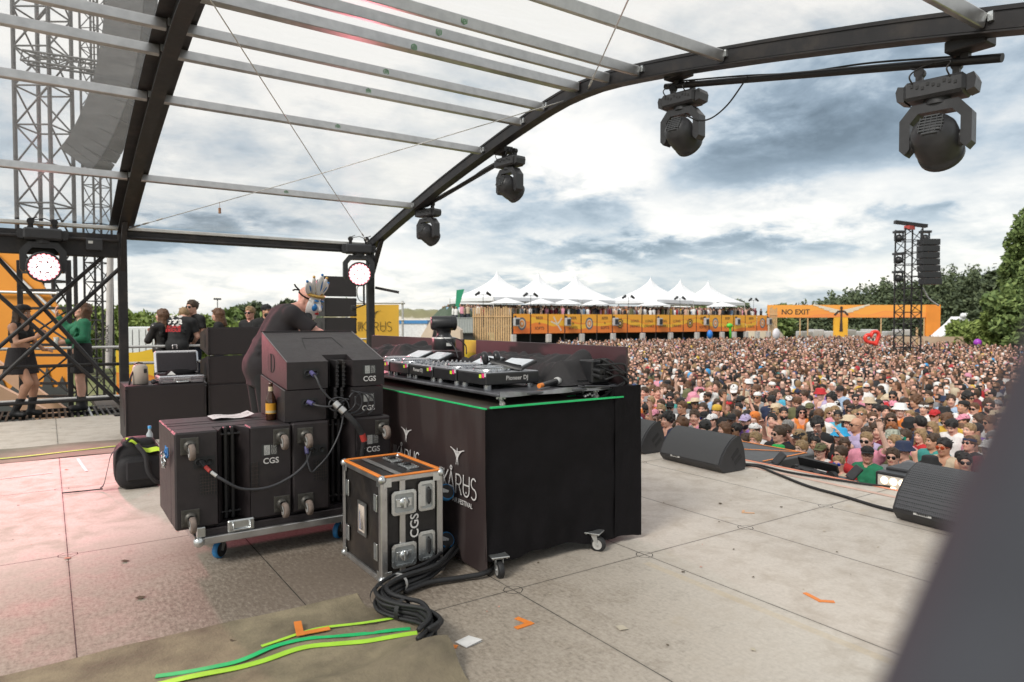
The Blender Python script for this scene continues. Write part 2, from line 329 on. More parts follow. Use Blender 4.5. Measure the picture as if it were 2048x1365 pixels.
def corner_mark(p, a, b_, wd, m, label):
    b = B(); p = V3((*p, 0)); a = V3((*a, 0)); c = V3((*b_, 0))
    for q, z in ((a, .004), (c, .0046)):
        d = q-p; l = np.linalg.norm(d); d /= l; n = V3((-d[1], d[0], 0)); b.prism([(-wd/2, -wd/2), (l, -wd/2), (l, wd/2), (-wd/2, wd/2)], p+V3((0, 0, z-.003)), d, n, (0, 0, .003))
    return tag(b.build('corner_mark', m), label, 'tape', 'orange corner marks on the floor')
def on_mat(o, z): o.location.z = z; return o
on_mat(corner_mark((.955, 3.17), (.985, 3.31), (1.09, 3.15), .035, orange_tape, 'orange L shaped tape mark on the mat beside the green strips'), .03)
corner_mark((1.95, 2.71), (1.93, 2.80), (1.86, 2.705), .03, orange_tape, 'orange chevron tape mark on bare deck right of the cables')
corner_mark((3.39, 2.06), (3.42, 2.17), (3.44, 2.01), .026, orange_tape, 'orange L shaped tape mark alone on the right of the deck')
corner_mark((1.50, 2.735), (1.53, 2.70), (1.46, 2.73), .03, orange_tape, 'stub of orange tape peeking from under the end of the cable bundle')
corner_mark((4.46, 3.36), (4.52, 3.40), (4.52, 3.30), .02, mat('faded orange tape', (.72, .42, .24), .7), 'faded orange tape scrap on the deck between the wedge monitors')
tape([(6.17, -2), (6.17, 1), (6.17, 4), (6.17, 12)], .05, mat('salmon edge tape', (.75, .27, .16), .6), 'orange tape line along the front edge of the stage')
tape([(5.92, .5), (5.92, 2), (5.92, 3), (5.92, 5.2)], .06, mat('pale worn tape', (.62, .42, .34), .7), 'pale worn pinkish tape line set back from the stage front edge')
tape([(-.9, 8.0), (-.3, 8.03), (.02, 8.06)], .02, white_paint, 'short white tape line crosswise on the deck at far left')
tape([(.25, 8.75), (.27, 8.4), (.30, 7.95)], .03, white_paint, 'short white tape line pointing at the camera left of the rucksack')
b = B(); b.add([(1.545, 2.745, .005), (1.56, 2.665, .006), (1.655, 2.68, .012), (1.63, 2.765, .005)], [(0, 1, 2, 3)]); b.add([(1.545, 2.745, .003), (1.56, 2.665, .003), (1.655, 2.68, .003), (1.63, 2.765, .003)], [(3, 2, 1, 0)])
tag(b.build('paper_scrap', mat('white card', (.72, .71, .69), .8)), 'square white paper scrap on the deck right of the cable bundle', 'paper')
# litter: small scraps scattered over the deck
b = B()
for k in range(260):
    u, v = rnd.uniform(-1, 6), rnd.uniform(1.2, 8.5); r_ = rnd.uniform(.004, .014) if k % 7 else rnd.uniform(.015, .035); a = rnd.uniform(0, 6.3); q = rnd.uniform(.25, 1)
    P = [(u+r_*math.cos(a+t)*(1 if i % 2 else q), v+r_*math.sin(a+t)*(q if i % 2 else 1), .004+rnd.uniform(0, .004)) for i, t in enumerate((0, 1.3, 2.9, 4.4))]
    b.add(P, [(0, 1, 2, 3)], rnd.choice((0, 0, 1, 1, 2)))
tag(b.build('litter', [mat('leaf scrap', (.10, .075, .045), .9), mat('pale scrap', (.5, .44, .34), .9), mat('pink scrap', (.62, .30, .22), .9)], fix=False), 'tiny leaf and paper scraps strewn over the stage deck', 'litter', kind='stuff')
# cable bundle
root = thing('cable_bundle', (1.5, 3.1, 0), 'thick bundle of black cables snaking from under the desk to the mat', 'cables')
base = [(2.30, 3.95, .03), (2.05, 3.68, .03), (1.80, 3.47, .03), (1.56, 3.40, .03), (1.41, 3.29, .035), (1.385, 3.17, .035), (1.43, 3.07, .03), (1.485, 2.97, .035), (1.49, 2.86, .04), (1.45, 2.76, .05), (1.36, 2.70, .05)]
for k in range(11):
    a = k*2.4; rr = .010+.024*math.sqrt(k/11)
    P = [V3(p)+V3((rr*math.cos(a+i*.45+rnd.uniform(-.3, .3))*1.25, rr*math.sin(a+i*.5)*1.25, .012+.022*(k % 4))) for i, p in enumerate(base)]
    b = B(); b.tube(bez(P, 10), rnd.choice((.0085, .010, .012)), 8); b.build('cable', black_rubber, root, True)
for i in (3, 4, 6):
    b = B(); p = V3(base[i]); q = V3(base[i+1])-p; q /= np.linalg.norm(q); b.cyl(p+(0, 0, .035)-q*.012, p+(0, 0, .035)+q*.012, .055, n=14, cap=False); b.build('tape_wrap', alu_dull if i == 3 else black_rubber, root, True)
b = B(); b.tube(bez([(2.35, 3.6, .02), (2.12, 3.36, .03), (1.95, 3.37, .025), (1.75, 3.40, .03), (1.58, 3.36, .03)], 10), .016, 8); b.build('cable', black_rubber, root, True)
# ================================================================== the roof tent
RZX, RZY = (0, .4, .6, 1.48, 2.52, 3.61, 4.92, 6.4), (4.205, 4.185, 4.165, 4.03, 3.84, 3.62, 3.31, 2.93)
def rz(v): return sum(float(np.interp(abs(v-6.15+o), RZX, RZY)) for o in (-.25, -.1, .1, .25))/4      # height of the roof line over the arch
roof = thing('stage_roof', (1.0, 12.42, 0), 'clear roofed stage tent of black arches and aluminium purlins over the whole stage', 'tent')
VV = np.linspace(-.15, 12.45, 43)
def arch(u, wide):
    b = B(); rows = []
    for v in VV:
        z = rz(v); rows.append([(u-.05, v, z-.10), (u+.05, v, z-.10), (u+.05, v, z+.05), (u-.05, v, z+.05)])
    b.grid(rows, sm=False, close=True)
    for zo, w_ in ((-.11, .07), (.03, wide)):
        b.grid([[(u-w_, v, rz(v)+zo-.012), (u+w_, v, rz(v)+zo-.012), (u+w_, v, rz(v)+zo), (u-w_, v, rz(v)+zo)] for v in VV], sm=False, close=True)
    o = b.build('arch', black_steel, roof, True)
    for v in (10.45, 8.24, 7.27, 6.79, 5.16, 4.12, 2.02): b = B(); b.bar((u-.075, v-.05, rz(v)-.03), (u+.075, v-.05, rz(v)-.03), .03, .06); b.build('bracket', zinc, o)
    for v in (12.42, -.12):
        b = B(); b.box((u, v, 1.4), (.13, .13, 3.0), ch=.012); b.box((u, v, .012), (.3, .3, .024)); b.build('post', black_steel, roof, True)
        b = B(); b.bar((u, v, 2.25), (u, v-.55*(1 if v > 6 else -1), 3.0), .07, .07); b.build('knee_brace', black_steel, roof, True)
for u, w_ in ((-3.15, .17), (1.0, .17), (5.15, .06)): arch(u, w_)
PV = [10.45, 8.24, 7.27, 6.79, 6.15, 5.62, 5.16, 4.10, 2.02]
for k, v in enumerate(PV):
    for u0, u1 in ((-3.08, .92), (1.07, 5.08)):
        sl_ = (rz(v+.05)-rz(v-.05))/.1; up = V3((0, -sl_, 1)); z = rz(v)-.045
        b = B()
        if v == 6.15: b.bar((u0, v, z+.02), (u1, v, z+.02), .10, .10, up, .006); b.bar((u0, v+.09, z+.055), (u1, v+.09, z+.055), .10, .03, up, m=1)
        else: b.bar((u0, v, z), (u1, v, z), .055, .095, up, .006)
        p = b.build('purlin', [alu, black_steel], roof, True)
        b = B(); uu = u0+(u1-u0)*.48; nn = V3((0, -1, -.35)); nn /= np.linalg.norm(nn)
        yy = V3((0, -.35, 1)); strokes([arc(0, 0, .03, 30, 390, 6), arc(0, 0, .013, 0, 360, 6)], .007, b, (uu, v-.0285-(.024 if v == 6.15 else 0), z), (1, 0, 0), (0, sl_*0, 1), 1, .002)
        b.build('stamp', mat('green stamp ink', (.05, .22, .06), .6), p)
for u0, u1 in ((-3.1, .95), (1.05, 5.1)):
    for v, y in ((12.44, 0), (-.14, 1)):
        b = B()
        if u0 < 0: b.box(((u0+u1)/2, v, 2.66), (u1-u0, .14, .36), ch=.01); b.cyl((u0, v-.11, 2.74), (u1, v-.11, 2.74), .026)
        else: b.box(((u0+u1)/2, v, 2.845), (u1-u0, .12, .13), ch=.01); b.cyl((u0, v-.09, 2.80), (u1, v-.09, 2.80), .026)
        b.build('eave_beam', black_steel, roof, True)
        b = B(); b.box(((u0+u1)/2, v, 2.945), (u1-u0, .15, .055), ch=.008); b.build('eave_rail', alu_dull, roof, True)
# clear membrane
def pvc():
    m = bpy.data.materials.new('clear pvc film'); m.use_nodes = True; t = NT(m.node_tree); t.t.nodes.clear()
    o = t.n('ShaderNodeTexCoord').outputs['Object']; mp = t.n('ShaderNodeMapping', iVector=o); mp.inputs['Scale'].default_value = (1, 3, 3)
    n = t.noise(mp.outputs[0], 3, 7, .7, .6); n2 = t.noise(o, .7, 5, .6)
    tr = t.n('ShaderNodeBsdfTransparent', i0=(.95, .96, .97, 1)); tl = t.n('ShaderNodeBsdfTranslucent', i0=(.9, .9, .89, 1)); df = t.n('ShaderNodeBsdfDiffuse', i0=(.8, .8, .8, 1))
    a = t.n('ShaderNodeMixShader', i0=.4, i1=tl, i2=df)
    f = t.m('MULTIPLY_ADD', t.ramp(n, [(.35, (0, 0, 0)), (.75, (1, 1, 1))]), .07, .05); f = t.m('MULTIPLY_ADD', n2, .07, f)
    a2 = t.n('ShaderNodeMixShader', i0=f, i1=tr, i2=a)
    gl = t.n('ShaderNodeBsdfGlossy', i0=(1, 1, 1, 1), iRoughness=.3); bn = t.n('ShaderNodeBump'); bn.inputs['Strength'].default_value = .3; bn.inputs['Distance'].default_value = .02; t.set(bn.inputs['Height'], n); t.set(gl.inputs['Normal'], bn)
    fr = t.n('ShaderNodeFresnel', iIOR=1.35)
    a3 = t.n('ShaderNodeMixShader', i0=t.m('MULTIPLY', fr, .10), i1=a2, i2=gl); t.n('ShaderNodeOutputMaterial', iSurface=a3); return m
PVC = pvc()
for u0, u1 in ((-3.15, 1.0), (1.0, 5.15)):
    b = B(); P = []
    for v in np.linspace(-.15, 12.45, 90):
        P.append([(u0+(u1-u0)*i/30, v, rz(v)+.05+.006*math.sin(i*.9+v*3)*math.sin(v*2.1+i*.3)) for i in range(31)])
    b.grid(P); b.build('clear_panel', PVC, roof, True, fix=False)
def cable_stay(a, c, lab=None):
    b = B(); a, c = V3(a), V3(c); b.tube([a, a+(c-a)*.5+(0, 0, -.02), c], .006, 6)
    for f in (.035, .06, .10): p = c+(a-c)*f; d = (a-c)/np.linalg.norm(a-c); b.cyl(p-d*.06, p+d*.06, .014, n=6)
    return b.build('bracing_cable', alu_dull, roof, True)
cable_stay((1.0, 5.75, 4.10), (5.12, 12.36, 2.92)); q = cable_stay((5.12, 6.4, 4.1), (1.05, 12.36, 2.93)); cable_stay((1.05, .4, 3.05), (5.12, 6.0, 4.12)); cable_stay((5.12, -.1, 2.95), (1.05, 5.6, 4.1))
b = B(); p = V3((5.12, 6.4, 4.1))*.265+V3((1.05, 12.36, 2.93))*.735; b.cyl(p, p-(0, 0, .09), .003, n=5); b.cyl(p-(0, 0, .09), p-(0, 0, .17), .02, .02, n=6); b.build('hang_tag', mat('wooden tag', (.35, .18, .10), .7), roof, True)
# ================================================================== moving heads
def led_mat(name, col, e):
    m = mat(name, col, .3, emit=e); return m
lens_pink = led_mat('lit pink white lens', (1, .70, .70), 2.2); lens_rim = led_mat('lit pink lens rim', (1, .33, .36), 1.6)
grille_dark = mat('ribbed black grille', (.05, .052, .055), .5)
def moving_head(p, axis, label, sc=1.0, lit=False, pipe_dir=(0, 1, 0), zbase=None):
    p = V3(p); a = V3(axis); a /= np.linalg.norm(a); ah = V3((a[0], a[1], 0)); ah /= np.linalg.norm(ah); xl = V3((-ah[1], ah[0], 0)); up = V3((0, 0, 1))
    t = thing('moving_head_lamp', tuple(p), label, 'stage light', 'moving head lamps hanging under the roof')
    rm = np.array([xl, ah, up]).T; L = lambda x, y, z: p+sc*(x*xl+y*ah+z*up)
    b = B(); b.box(L(0, 0, -.08), (.40*sc, .25*sc, .14*sc), rm, .022*sc)
    for s in (-1, 1):
        b.prism([(.20, -.03), (.245, -.02), (.26, -.06), (.25, -.13), (.20, -.145)], L(0, -.09, 0), xl*s*sc, up*sc, ah*.18*sc)
    base = b.build('base', plastic_grey, t, True)
    b = B()
    for k in range(9): b.box(L(-.14+.035*k, -.127, -.075+.012*(k % 3)), (.018*sc, .008*sc, .022*sc), rm)
    b.build('connector_panel', black_rubber, base)
    b = B()
    for s in (-1, 1):
        b.cyl(L(.12*s, -.02, .075), L(.12*s, .03, .075), .038*sc, n=14); b.box(L(.12*s, 0, .02), (.045*sc, .05*sc, .07*sc), rm); b.cyl(L(.12*s, 0, .10), L(.12*s+.07, 0, .13), .008*sc, n=6)
        b.tube(bez([L(.12*s, -.1, -.06), L(.12*s+.03, -.15, .02), L(.1*s, -.08, .09), L(.02, -.02, .12)], 6), .006*sc, 6)
    b.build('clamp', black_steel, t, True)
    out = [(-.235, -.50), (-.235, -.28), (-.15, -.175), (.15, -.175), (.235, -.28), (.235, -.50), (.20, -.54), (.165, -.50), (.165, -.31), (.11, -.245), (-.11, -.245), (-.165, -.31), (-.165, -.50), (-.20, -.54)]
    b = B(); o = L(0, -.07, 0)
    for s in (0, 1):     # U shaped yoke as quads so that the fork stays clean
        for i in range(6):
            q = [out[i], out[i+1], out[13-i-1] if i < 6 else 0, out[(14-i-0) % 14 if i else 13]]
    ring = list(range(14)); fo = []; A = [o+sc*(x*xl+z*up) for x, z in out]; D = [q+ah*.14*sc for q in A]
    fo += [(i, (i+1) % 14, 14+(i+1) % 14, 14+i) for i in range(14)]
    caps = [(0, 1, 12, 13), (1, 2, 11, 12)[:4], (1, 2, 10, 11), (2, 3, 9, 10), (3, 4, 8, 9), (4, 5, 7, 8), (5, 6, 7)]
    caps = [(0, 1, 11, 12), (0, 12, 13), (1, 2, 10, 11), (2, 3, 9, 10), (3, 4, 8, 9), (4, 5, 7, 8), (5, 6, 7)]
    fo += caps+[tuple(14+i for i in c) for c in caps]; b.add(A+D, fo); b.cyl(L(0, 0, -.15), L(0, 0, -.19), .09*sc, n=18)
    b.build('yoke', plastic_grey, t, True)
    c = L(0, 0, -.455); b = B()
    if lit: b.lathe([(0, -.2*sc), (.11*sc, -.19*sc), (.16*sc, -.12*sc), (.165*sc, .10*sc), (.185*sc, .12*sc), (.185*sc, .16*sc), (.165*sc, .165*sc), (.16*sc, .14*sc), (0, .139*sc)], c, a, 28)
    else: b.lathe([(0, -.20*sc), (.06*sc, -.198*sc), (.105*sc, -.18*sc), (.112*sc, -.165*sc), (.135*sc, -.15*sc), (.152*sc, -.11*sc), (.158*sc, -.04*sc), (.16*sc, .06*sc), (.15*sc, .12*sc), (.157*sc, .125*sc), (.155*sc, .17*sc), (.13*sc, .19*sc), (.12*sc, .18*sc), (0, .175*sc)], c, a, 28)
    for s in (-1, 1): b.cyl(c+xl*s*.14*sc, c+xl*s*.18*sc, .06*sc, n=16)
    h = b.build('head', plastic_grey, t, True)
    if lit:
        u2 = np.cross(a, xl); b = B(); b2 = B()
        for rr, n in ((0, 1), (.052, 6), (.10, 12), (.138, 18)):
            for k in range(n):
                q = c+sc*rr*(math.cos(k*2*math.pi/n+rr*9)*xl+math.sin(k*2*math.pi/n+rr*9)*u2); (b if rr < .12 else b2).lathe([(.024*sc, .139*sc), (.02*sc, .152*sc), (0, .156*sc)], q, a, 10)
        b.build('lens', lens_pink, h); b2.build('lens_ring', lens_rim, h)
    else:
        b = B(); u2 = np.cross(xl, a)
        for k in range(7):
            y = (k-3)*.026*sc; hw = math.sqrt(max(.0001, .098**2-(y/sc)**2))*sc*.86
            b.bar(c-a*.198*sc+u2*y-xl*hw, c-a*.198*sc+u2*y+xl*hw, .012*sc, .012*sc, a)
        for k in range(5): b.bar(c-a*.199*sc+xl*(k-2)*.036*sc-u2*.07*sc, c-a*.199*sc+xl*(k-2)*.036*sc+u2*.07*sc, .005*sc, .014*sc, a)
        b.build('vent', grille_dark, h)
    return t, c
rt, fw = V3((.827, -.562, 0)), V3((.562, .827, 0)); ax = rt*.62+fw*.62-V3((0, 0, .45))
moving_head((5.3, 2.38, 3.22), ax, 'largest hanging black moving head lamp, nearest the camera at upper right', .96)
moving_head((5.3, 4.76, 3.77), ax, 'black moving head lamp at the far end of the near pipe, before the dark cloud', .92)
moving_head((5.3, 7.86, 3.74), ax+rt*.1, 'black moving head lamp at the upper end of the far pipe beside the arch', .92)
moving_head((5.3, 10.30, 3.36), ax-rt*.1, 'smallest hanging black moving head lamp, low on the arch near the far post', .92)
lit = [moving_head((-.03, 12.28, 2.86), (.05, -1, -.18), 'lit pinkish moving head lamp at far left before the orange wing', 1.22, True),
       moving_head((4.86, 12.28, 2.93), (-.28, -1, -.12), 'lit pinkish moving head lamp beside the far corner post above the speakers', 1.22, True)]
for (t_, c_), tgt, pw in zip(lit, ((.6, 4.2, 0), (1.6, 5.2, .6)), (430, 240)):
    d = V3(tgt)-c_; d /= np.linalg.norm(d); l = bpy.data.lights.new('lamp_beam', 'SPOT'); l.energy = pw; l.color = (1, .27, .34); l.spot_size = R(66); l.spot_blend = .9; l.shadow_soft_size = .15
    o = bpy.data.objects.new('lamp_beam', l); C.objects.link(o); o.location = c_+d*.42; o.rotation_euler = Vc(d).to_track_quat('-Z', 'Y').to_euler()
def pipe(a, c, label, sag):
    t = thing('light_pipe', a, label, 'pipe', 'light pipes under the front arch'); b = B(); b.cyl(a, c, .03, n=14); b.build('tube', black_steel, t, True)
    b = B(); a, c = V3(a), V3(c); b.tube(bez([a+(c-a)*f+V3((.02, 0, .04+.015*math.sin(i*2.2))) for i, f in enumerate((.08, .3, .5, .7, .95))], 8), .008, 6); b.tube(bez([a+(c-a)*f+V3((-.03, 0, z)) for f, z in sag], 10), .008, 6); b.build('cable', black_rubber, t, True)
    for f in (.06, .93): b = B(); p = a+(c-a)*f; b.box(p+(-.04, 0, .10), (.16, .26, .08), ch=.008); b.box(p+(0, .04, .045), (.05, .05, .09)); b.build('bracket', black_steel, t, True)
pipe((5.3, 1.98, 3.25), (5.3, 4.99, 3.90), 'black light pipe with draped cables across the upper right', [(.93, -.14), (.9, -.3), (.82, -.36), (.74, -.24), (.66, .02)])
pipe((5.3, 7.8, 3.76), (5.3, 10.35, 3.42), 'black light pipe along the lower slope of the arch', [(.1, -.05), (.4, -.05), (.8, -.05)])
# ================================================================== blurred rail close to the lens
dv = -.37*rt-V3((0, 0, .93)); p0 = V3((0, 0, 1.5))+fw*.185+rt*.159-V3((0, 0, .043)); b = B(); k = (p0[2]-.0)/.93
q0, q1 = p0+dv*k, p0-dv*.55; b.cyl(q0, q1, .0275, n=32); b.cyl(q0, q0+V3((0, 0, .02)), .07, n=20)
tag(b.build('railing_pole', mat('blue grey painted pole', (.062, .066, .078), .7, 0, .25, 6, spec=.15)), 'slanting blue grey metal pole blurred close to the lens at right', 'pole')
tanrub = mat('dusty tan rubber', (.21, .165, .14), .85, 0, .25, 40); dsteel = mat('dull dark steel', (.10, .095, .085), .45, .6, .25, 20)
# ================================================================== casters, speakers and cases
ex, ey, ez = V3((1, 0, 0)), V3((0, 1, 0)), V3((0, 0, 1))
def caster(p, n, fwd, parent, r=.05, wheel=rubber, plate=True, name='caster', tyre=None, steel=zinc):
    """swivel caster on a mounting plate at p, axis n away from the plate, wheel trailing along fwd"""
    p, n, f = V3(p), V3(n), V3(fwd); x = np.cross(n, f); b = B(); rm = np.array([x, f, n]).T
    if plate: b.box(p+n*.004, (r*2.1, r*2.1, .008), rm, .002); [b.cyl(p+x*i*r*.8+f*j*r*.8+n*.008, p+x*i*r*.8+f*j*r*.8+n*.014, .007, n=6) for i in (-1, 1) for j in (-1, 1)]
    b.lathe([(r*.75, .008), (r*.72, .02), (r*.4, .028)], p, n, 16)
    c = p+n*(.022+r*1.15)+f*r*.55
    for s in (-1, 1): b.prism([(-r*.45, 0), (r*.45, 0), (r*.22, r*1.25), (-r*.1, r*1.3)], p+n*.022+x*s*r*.42-x*.0015+f*r*.12, (f*.9+n*.0), n*.96+f*.3, x*.003)
    b.cyl(c-x*r*.5, c+x*r*.5, r*.16, n=10)
    o = b.build(name, steel, parent, True)
    b = B(); b.lathe([(r*.55, -r*.32), (r*.9, -r*.32), (r, -r*.2), (r, r*.2), (r*.9, r*.32), (r*.55, r*.32)], c, x, 22); wl = b.build('wheel', tyre or wheel, o, True)
    b = B(); q = r*(.84 if tyre else .62); b.lathe([(0, -r*.38), (q*.8, -r*.34), (q, -r*.36)], c, x, 18); b.lathe([(0, r*.38), (q*.8, r*.34), (q, r*.36)], c, x, 18); b.build('hub', wheel if tyre else alu_dull, o, True)
    return o
paperw = mat('label paper', (.62, .62, .60), .7); paperk = mat('printed black label', (.03, .03, .03), .5)
def label_plate(o, x, y, w, h, parent, seed=0):
    r_ = random.Random(seed); o, x, y = V3(o), V3(x), V3(y); n = np.cross(x, y); b = B()
    b.prism([(-w/2, -h/2), (w/2, -h/2), (w/2, h/2), (-w/2, h/2)], o, x, y, n*.002, 0)
    b.add([o+x*a*w+y*c*h+n*.0026 for a, c in ((-.36, -.40), (.0, -.40), (.0, .42), (-.36, .42))], [(0, 1, 2, 3)], 1)
    for k in range(13):
        yy = -.36+.06*k
        for x0, x1, m in ((-.33, -.03, 0), (.08, .42, 1)):
            a = x0; 
            while a < x1:
                e = min(x1, a+r_.uniform(.02, .09)); b.add([o+x*q*w+y*c*h+n*.0032 for q, c in ((a, yy), (e, yy), (e, yy+.025), (a, yy+.025))], [(0, 1, 2, 3)], m); a = e+r_.uniform(.015, .05)
    return b.build('rating_label', [paperk, paperw], parent, True, fix=False)
def connector(o, x, y, parent, s=1.0):
    o, x, y = V3(o), V3(x), V3(y); n = np.cross(x, y); b = B()
    b.prism([(-.06*s, -.035*s), (.06*s, -.035*s), (.06*s, .035*s), (-.06*s, .035*s)], o, x, y, n*.003)
    for k in (-1, 1): b.lathe([(.022*s, .003), (.022*s, .010), (.016*s, .010), (.015*s, .004), (0, .004)], o+x*k*.03*s, n, 16)
    return b.build('connector_plate', black_rubber, parent, True)
def bass_bin(u0, u1, v0, v1, z0, z1, label, group, seed):
    t = thing('subwoofer', ((u0+u1)/2, (v0+v1)/2, z0), label, 'speaker', group); w, h = u1-u0, z1-z0; U_ = lambda f: u0+f*w; b = B()
    zc = (z0+z1)/2; fr = v0+.16
    b.box(((u0+u1)/2, (fr+v1)/2, zc), (w, v1-fr, h), ch=.006)
    for f0, f1 in ((0, .355), (.62, 1)): b.box((U_((f0+f1)/2), (v0+fr)/2+.003, zc), (w*(f1-f0), fr-v0+.006, h), ch=.010)
    for s, f in ((1, .355), (-1, .62)): b.prism([(0, 0), (.055*s, fr-v0), (0, fr-v0)], (U_(f), v0, z0+.004), ex, ey, (0, 0, h-.008))
    for k in (.30, .52): b.box(((u0+u1)/2, fr+(v1-fr)*k, z1), (w*.995, .006, .004))
    body = b.build('cabinet', black_paint, t, True)
    b = B()
    for f in (.445, .505): b.box((U_(f), fr-.03, zc), (.022, .05, h*.99), ch=.004)
    for zz in (.08, .92):
        b.cyl((U_(.40), fr-.05, z0+h*zz), (U_(.56), fr-.05, z0+h*zz), .006, n=8)
        for f in (.40, .475, .56): b.cyl((U_(f)-.008, fr-.05, z0+h*zz), (U_(f)+.008, fr-.05, z0+h*zz), .012, n=10)
    b.build('rigging_rail', black_steel, t, True)
    for fu, fz in ((.12, .86), (.905, .87), (.12, .12), (.905, .13)): caster((U_(fu), v0, z0+h*fz), -ey, -ez, t, .048, tanrub, steel=dsteel)
    for f0, f1, a, c in ((.20, .34, .34, .56), (.628, .70, .30, .62)):
        b = B(); b.box((U_((f0+f1)/2), v0-.001, z0+h*(a+c)/2), (w*(f1-f0), .004, h*(c-a)))
        g = b.build('vent_frame', black_rubber, t, True); b = B()
        for k in range(1, 7): b.bar((U_(f0), v0-.004, z0+h*(a+(c-a)*k/7)), (U_(f1), v0-.004, z0+h*(a+(c-a)*k/7)), .002, .002)
        for k in range(1, 6): b.bar((U_(f0+(f1-f0)*k/6), v0-.0045, z0+h*a), (U_(f0+(f1-f0)*k/6), v0-.0045, z0+h*c), .002, .002, up=(0, 1, 0))
        b.build('vent', mat('dusty vent mesh', (.06, .042, .036), .7), g, True)
    connector((U_(.235), v0, z0+h*.68), ex, ez, t)
    label_plate((U_(.80), v0, z0+h*.735), ex, ez, .10, .075, t, seed); text('CGS', .052, white_paint, t, (U_(.81), v0-.0005, z0+h*.615), ex, ez, 'stencil', .018)
    return t
grp = 'bass bins lying on the dolly'
bass_bin(.61, 1.297, 4.45, 5.12, .245, .83, 'black bass bin on the dolly under the paper sheet, left half of the stack', grp, 1)
bass_bin(1.303, 1.99, 4.45, 5.12, .245, .83, 'black bass bin on the dolly under the slanted monitor speakers, by the desk', grp, 2)
# dolly
t = thing('speaker_dolly', (1.35, 4.8, 0), 'black wheeled dolly board with aluminium edge under the bass bins', 'dolly')
b = B(); b.box((1.37, 4.83, .185), (1.26, .76, .09), ch=.004); b.box((1.3, 4.8, .236), (1.0, .6, .012)); b.build('board', black_paint, t, True)
b = B(); b.box((1.37, 4.435, .165), (1.28, .03, .045), ch=.004); b.box((.73, 4.83, .165), (.03, .76, .045), ch=.004); [b.cyl((.8+.15*k, 4.421, .165), (.8+.15*k, 4.418, .165), .008, n=8) for k in range(8)]; b.build('edge_rail', alu, t, True)
b = B(); b.ball((.735, 4.435, .165), .034, 14); b.box((.745, 4.43, .225), (.05, .03, .06), ch=.004); b.build('ball_corner', zinc, t, True)
for u in (.98, 1.80):
    b = B(); b.box((u, 4.445, .225), (.16, .02, .075), ch=.008); h = b.build('dish', zinc, t, True); b = B(); b.tube([(u-.05, 4.43, .25), (u-.05, 4.425, .205), (u+.05, 4.425, .205), (u+.05, 4.43, .25)], .006); b.build('grip', zinc, h, True)
for u, v in ((.90, 4.60), (1.66, 4.56), (.9, 5.1), (1.8, 5.1)): caster((u, v, .14), -ez, (-.75, -.66, 0), t, .055, plastic_black, True, tyre=blue_mat)
